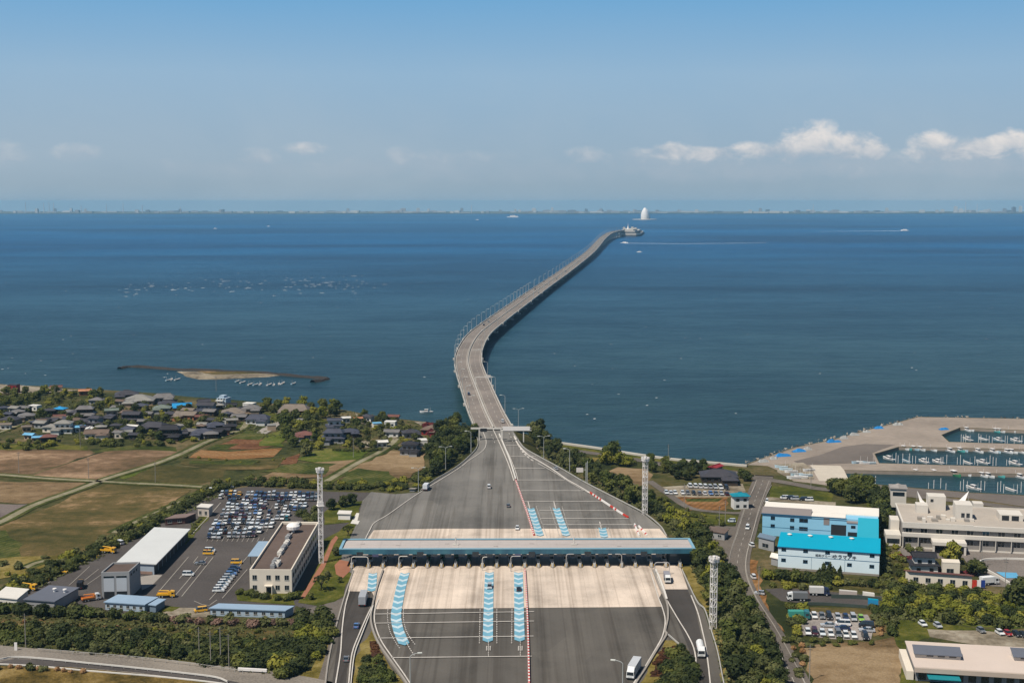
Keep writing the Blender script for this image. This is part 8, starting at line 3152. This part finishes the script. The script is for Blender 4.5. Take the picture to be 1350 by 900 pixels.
# village and its shore
VB = [(-10, 520), (60, 518), (130, 517), (160, 524), (150, 536), (90, 530), (20, 540), (-10, 545)]
scatter(VB, 40, 6.0, ['dark', 'mid', 'lime', 'mid'], 0.6, 1.0, '@ tree in the grove between the village and the beach at the far left', 'grove at the far left of the village')
scatter([(-10, 545), (90, 535), (160, 530), (300, 536), (320, 556), (250, 582), (160, 582), (60, 560), (-10, 565)], 96, 4.6, ['dark', 'mid', 'dark', 'olive', 'lime'], 0.5, 0.9, '@ tree among the village houses', 'trees among the village houses')
scatter([(-10, 580), (60, 578), (150, 580), (240, 582), (265, 578), (250, 588), (150, 590), (100, 585), (70, 596), (-10, 590)], 38, 4.5, ['dark', 'mid', 'lime', 'mid'], 0.7, 1.2, '@ shrub along the field edge of the village', 'shrubs along the field edge of the village', SH)
scatter([(340, 536), (372, 532), (450, 536), (460, 548), (420, 556), (350, 550)], 22, 6.0, ['dark', 'mid', 'mid', 'lime'], 0.7, 1.1, '@ tree around the large tan roofed farmhouse', 'trees around the large farmhouse')
scatter([(368, 556), (420, 556), (432, 590), (400, 600), (376, 590)], 20, 5.0, ['lime', 'mid', 'mid'], 0.6, 1.0, '@ tree around the red brown hipped roof house', 'trees around the red brown roofed house')
scatter([(440, 556), (480, 546), (520, 552), (560, 562), (566, 590), (540, 590), (480, 594), (445, 590)], 44, 5.2, ['dark', 'mid', 'dark', 'lime', 'olive'], 0.45, 0.85, '@ tree among the houses left of the bridge foot', 'trees among the houses left of the bridge foot')
scatter([(560, 566), (582, 566), (584, 576), (562, 576)], 7, 3.5, ['red'], 0.8, 1.1, '@ tree in front of the long brown roofed house', 'maroon trees')
row([(440, 594), (470, 596), (500, 594)], 3.5, ['dark', 'mid'], 0.6, 0.8, '@ shrub in the hedge above the bright green field', 'hedge above the green field', SH, 0.6)
row([(524, 592), (545, 594), (562, 596)], 3.5, ['dark'], 0.6, 0.8, '@ shrub in the hedge above the tan field', 'hedge above the tan field', SH, 0.6)
plant('olive', P(404, 601, 0), 1.2, 'rounded olive grey tree standing alone between the gardens and the green field', 'lone trees')
# right shore
for x, y, k, s, lab in [(800, 612, 'lime', 1.2, 'bright green tree, left of the clump near the sea wall'), (808, 606, 'mid', 1.35, 'tall green tree at the back of the bright clump near the sea wall'), (818, 613, 'lime', 1.2, 'bright green tree, right of the clump near the sea wall'), (826, 614, 'lime', 0.9, 'bright green tree at the right edge of the clump near the sea wall'),
                        (1255, 742, 'lime', 1.25, 'round light green tree beside the cream box building'), (1287, 758, 'dark', 1.1, 'round dark tree beside the maroon roofed annex'), (1346, 800, 'dark', 1.5, 'large dark tree at the right edge in the bright thicket'),
                        (985, 634, 'dark', 0.8, 'dark tree between the restaurant and the town road'), (978, 630, 'mid', 0.7, 'green tree right beside the restaurant')]:
    plant(k, P(x, y, 0), s, lab, 'single trees on the right')
scatter([(850, 608), (925, 618), (935, 626), (900, 634), (855, 622)], 20, 5.0, ['dark', 'dark', 'mid'], 0.55, 0.9, '@ tree in the grove left of the dark tiled restaurant', 'grove left of the restaurant')
scatter([(856, 650), (900, 672), (940, 680), (960, 690), (930, 700), (890, 684), (862, 664)], 20, 4.5, ['mid', 'lime', 'olive'], 0.5, 0.9, '@ shrub below the orange field', 'shrubs below the orange field', SH)
scatter([(1096, 648), (1140, 646), (1172, 662), (1176, 690), (1162, 700), (1150, 668), (1110, 664)], 22, 4.2, ['dark', 'dark', 'mid'], 0.85, 1.2, '@ tree in the dark clump behind the blue factory', 'dark clump behind the blue factory')
scatter([(1160, 700), (1180, 690), (1186, 730), (1200, 750), (1192, 775), (1165, 772)], 26, 4.0, ['mid', 'olive', 'lime', 'dark'], 0.6, 0.95, '@ shrub between the blue factory and the hotel', 'shrubs between the factory and the hotel', SH)
row([(1016, 762), (1040, 764), (1065, 766), (1078, 768)], 3.2, ['dark', 'mid', 'lime'], 0.9, 1.3, '@ shrub in front of the blue factory', 'shrubs before the blue factory', SH, 1.0)
for i, (x, s) in enumerate([(1079, 0.75), (1086, 0.95), (1093, 1.0), (1099, 0.8), (1107, 0.75)]):
    plant('cone', P(x, 769.5, 0), s, 'dark pointed conifer in front of the blue factory, %s from the left' % ORD[i + 1], 'conifers before the blue factory')
plant('lime', P(1104, 771, 0), 0.6, 'yellow green tree beside the conifers in front of the blue factory', 'single trees on the right')
row([(1112, 770), (1135, 772), (1158, 774)], 3.2, ['olive', 'mid', 'dark'], 0.7, 1.0, '@ shrub at the right front of the blue factory', 'shrubs at the right front of the factory', SH, 1.0)
scatter([(1018, 770), (1078, 772), (1100, 776), (1060, 778), (1018, 775)], 14, 3.2, ['mid', 'lime', 'olive'], 0.6, 0.9, '@ shrub along the truck yard', 'shrubs along the truck yard', SH)
scatter([(1176, 776), (1210, 776), (1290, 782), (1360, 800), (1400, 810), (1400, 828), (1330, 828), (1270, 822), (1195, 814), (1172, 806)], 92, 4.4, ['lime', 'lime', 'mid', 'lime', 'dark'], 0.9, 1.4, '@ shrub in the bright thicket below the hotel', 'bright thicket below the hotel', SH)
row([(1205, 749), (1230, 750), (1240, 752)], 2.8, ['red'], 0.8, 1.1, '@ shrub between the slate roofed house and the annex', 'maroon shrubs by the annex', SH, 0.8)
row([(1178, 735), (1200, 738)], 2.8, ['red'], 0.8, 1.1, '@ shrub below the left end of the hotel', 'maroon shrubs by the hotel', SH, 0.8)
row([(1266, 756), (1280, 757)], 2.8, ['red'], 0.8, 1.0, '@ shrub right of the cream box building', 'maroon shrubs by the box building', SH, 0.6)
scatter([(1040, 800), (1060, 806), (1056, 828), (1048, 846), (1040, 836)], 14, 3.6, ['mid', 'lime', 'olive'], 0.7, 1.0, '@ shrub left of the small grey lot', 'shrubs left of the grey lot', SH)
scatter([(1150, 800), (1180, 804), (1180, 836), (1160, 838), (1154, 816)], 20, 3.6, ['olive', 'mid', 'reed', 'dark'], 0.7, 1.0, '@ shrub right of the small grey lot', 'shrubs right of the grey lot', SH)
scatter([(1060, 845), (1148, 846), (1150, 851), (1060, 853)], 12, 4.0, ['olive', 'mid'], 0.4, 0.7, '@ shrub below the small grey lot', 'shrubs below the grey lot', SH)
scatter([(1034, 842), (1056, 846), (1064, 890), (1052, 894)], 14, 3.6, ['olive', 'reed', 'olive'], 0.6, 0.9, '@ shrub between the town road and the brown field', 'shrubs by the brown field', SH)
scatter([(1190, 716), (1210, 718), (1215, 726), (1195, 728)], 6, 3.4, ['mid', 'olive'], 0.6, 0.9, '@ shrub at the left front of the hotel', 'shrubs at the hotel front', SH)
scatter([(735, 588), (790, 597), (850, 608), (840, 618), (780, 612), (745, 604)], 14, 6, ['mid', 'olive', 'lime'], 0.4, 0.8, '@ shrub on the shore meadow right of the bridge', 'shrubs on the shore meadow', SH)
row([(246, 603), (290, 608), (340, 610), (372, 606)], 9, ['mid', 'lime'], 0.35, 0.6, '@ shrub among the garden strips', 'shrubs among the garden strips', SH, 1.4)

# low undergrowth, too dense to count
m = MB()
r = random.Random(77)


def under(poly_px, n, s0, s1):
    poly = pp(poly_px)
    x0, x1 = min(p.x for p in poly), max(p.x for p in poly)
    y0, y1 = min(p.y for p in poly), max(p.y for p in poly)
    k = 0
    tries = 0
    while k < n and tries < n * 30:
        tries += 1
        x, y = r.uniform(x0, x1), r.uniform(y0, y1)
        if not inside((x, y), poly) or any(inside((x, y), b_) for b_ in BLOCK):
            continue
        k += 1
        s = r.uniform(s0, s1)
        for _ in range(5):
            c = Vector((x + r.uniform(-s, s), y + r.uniform(-s, s), r.uniform(0.1, s)))
            nn = Vector((r.uniform(-1, 1), r.uniform(-1, 1), r.uniform(0.3, 1.2))).normalized()
            a = nn.cross(Vector((r.uniform(-1, 1), r.uniform(-1, 1), 0.1))).normalized() * s * 0.6
            b_ = nn.cross(a).normalized() * s * 0.5
            m.add([c - a - b_, c + a - b_, c + a + b_, c - a + b_], [(0, 1, 2, 3)])


under([(-20, 810), (120, 816), (400, 826), (436, 815), (424, 870), (370, 893), (240, 872), (-20, 848)], 1300, 0.3, 0.75)
under([(876, 686), (905, 690), (948, 735), (1012, 845), (1036, 925), (960, 925), (930, 790), (895, 716)], 1800, 0.35, 0.9)
under([(700, 574), (760, 606), (850, 655), (880, 690), (815, 660), (715, 605)], 900, 0.3, 0.8)
under([(1160, 760), (1400, 800), (1400, 830), (1200, 818), (1165, 812)], 1500, 0.35, 0.9)
under([(560, 640), (575, 572), (612, 556), (628, 575), (602, 613)], 500, 0.3, 0.8)
under([(300, 632), (320, 640), (200, 700), (60, 772), (-10, 800), (-10, 780), (150, 708)], 1000, 0.3, 0.8)
under([(-10, 520), (300, 534), (450, 540), (560, 560), (560, 590), (440, 590), (300, 570), (150, 585), (-10, 570)], 1500, 0.3, 0.9)
o = m.build('undergrowth', LF_OLIVE)
tag(o, kind='stuff')
# ---------------------------------------------------------------- prototypes that were never placed
def drop(o):
    for c in list(o.children):
        drop(c)
    bpy.data.objects.remove(o)


for o in [q for q in bpy.data.objects if q.parent is None and q.get('label') == 'x']:
    drop(o)
bpy.context.view_layer.update()

# the 300 plants of a kind that show largest stay things; the far rest of the growth is one mass
import numpy as np


def mass(base, keep, name):
    L = [o for o in bpy.data.objects if o.parent is None and o.name.split('.')[0] in base]
    L.sort(key=lambda o: -o.scale[2] / max(50.0, o.location.y))
    rest = L[keep:]
    V_, F_, M_, mats = [], [], [], []
    nv = 0
    for o in rest:
        for q in ([o] if o.type == 'MESH' else list(o.children)):
            me = q.data
            a = np.empty(len(me.vertices) * 3, np.float32)
            me.vertices.foreach_get('co', a)
            mw = np.array(q.matrix_world, np.float32)
            V_.append(a.reshape(-1, 3) @ mw[:3, :3].T + mw[:3, 3])
            mt = me.materials[0]
            if mt not in mats:
                mats.append(mt)
            k = mats.index(mt)
            for f in me.polygons:
                F_.append([nv + i for i in f.vertices])
                M_.append(k)
            nv += len(me.vertices)
    for o in rest:
        drop(o)
    if not V_:
        return
    me = bpy.data.meshes.new(name)
    me.from_pydata(np.concatenate(V_).tolist(), [], F_)
    for mt in mats:
        me.materials.append(mt)
    me.polygons.foreach_set('material_index', M_)
    o = bpy.data.objects.new(name, me)
    COL.objects.link(o)
    tag(o, kind='stuff')


mass(('shrub', 'reed_clump'), 295, 'shrubbery')
mass(('broadleaf_tree',), 295, 'woodland')
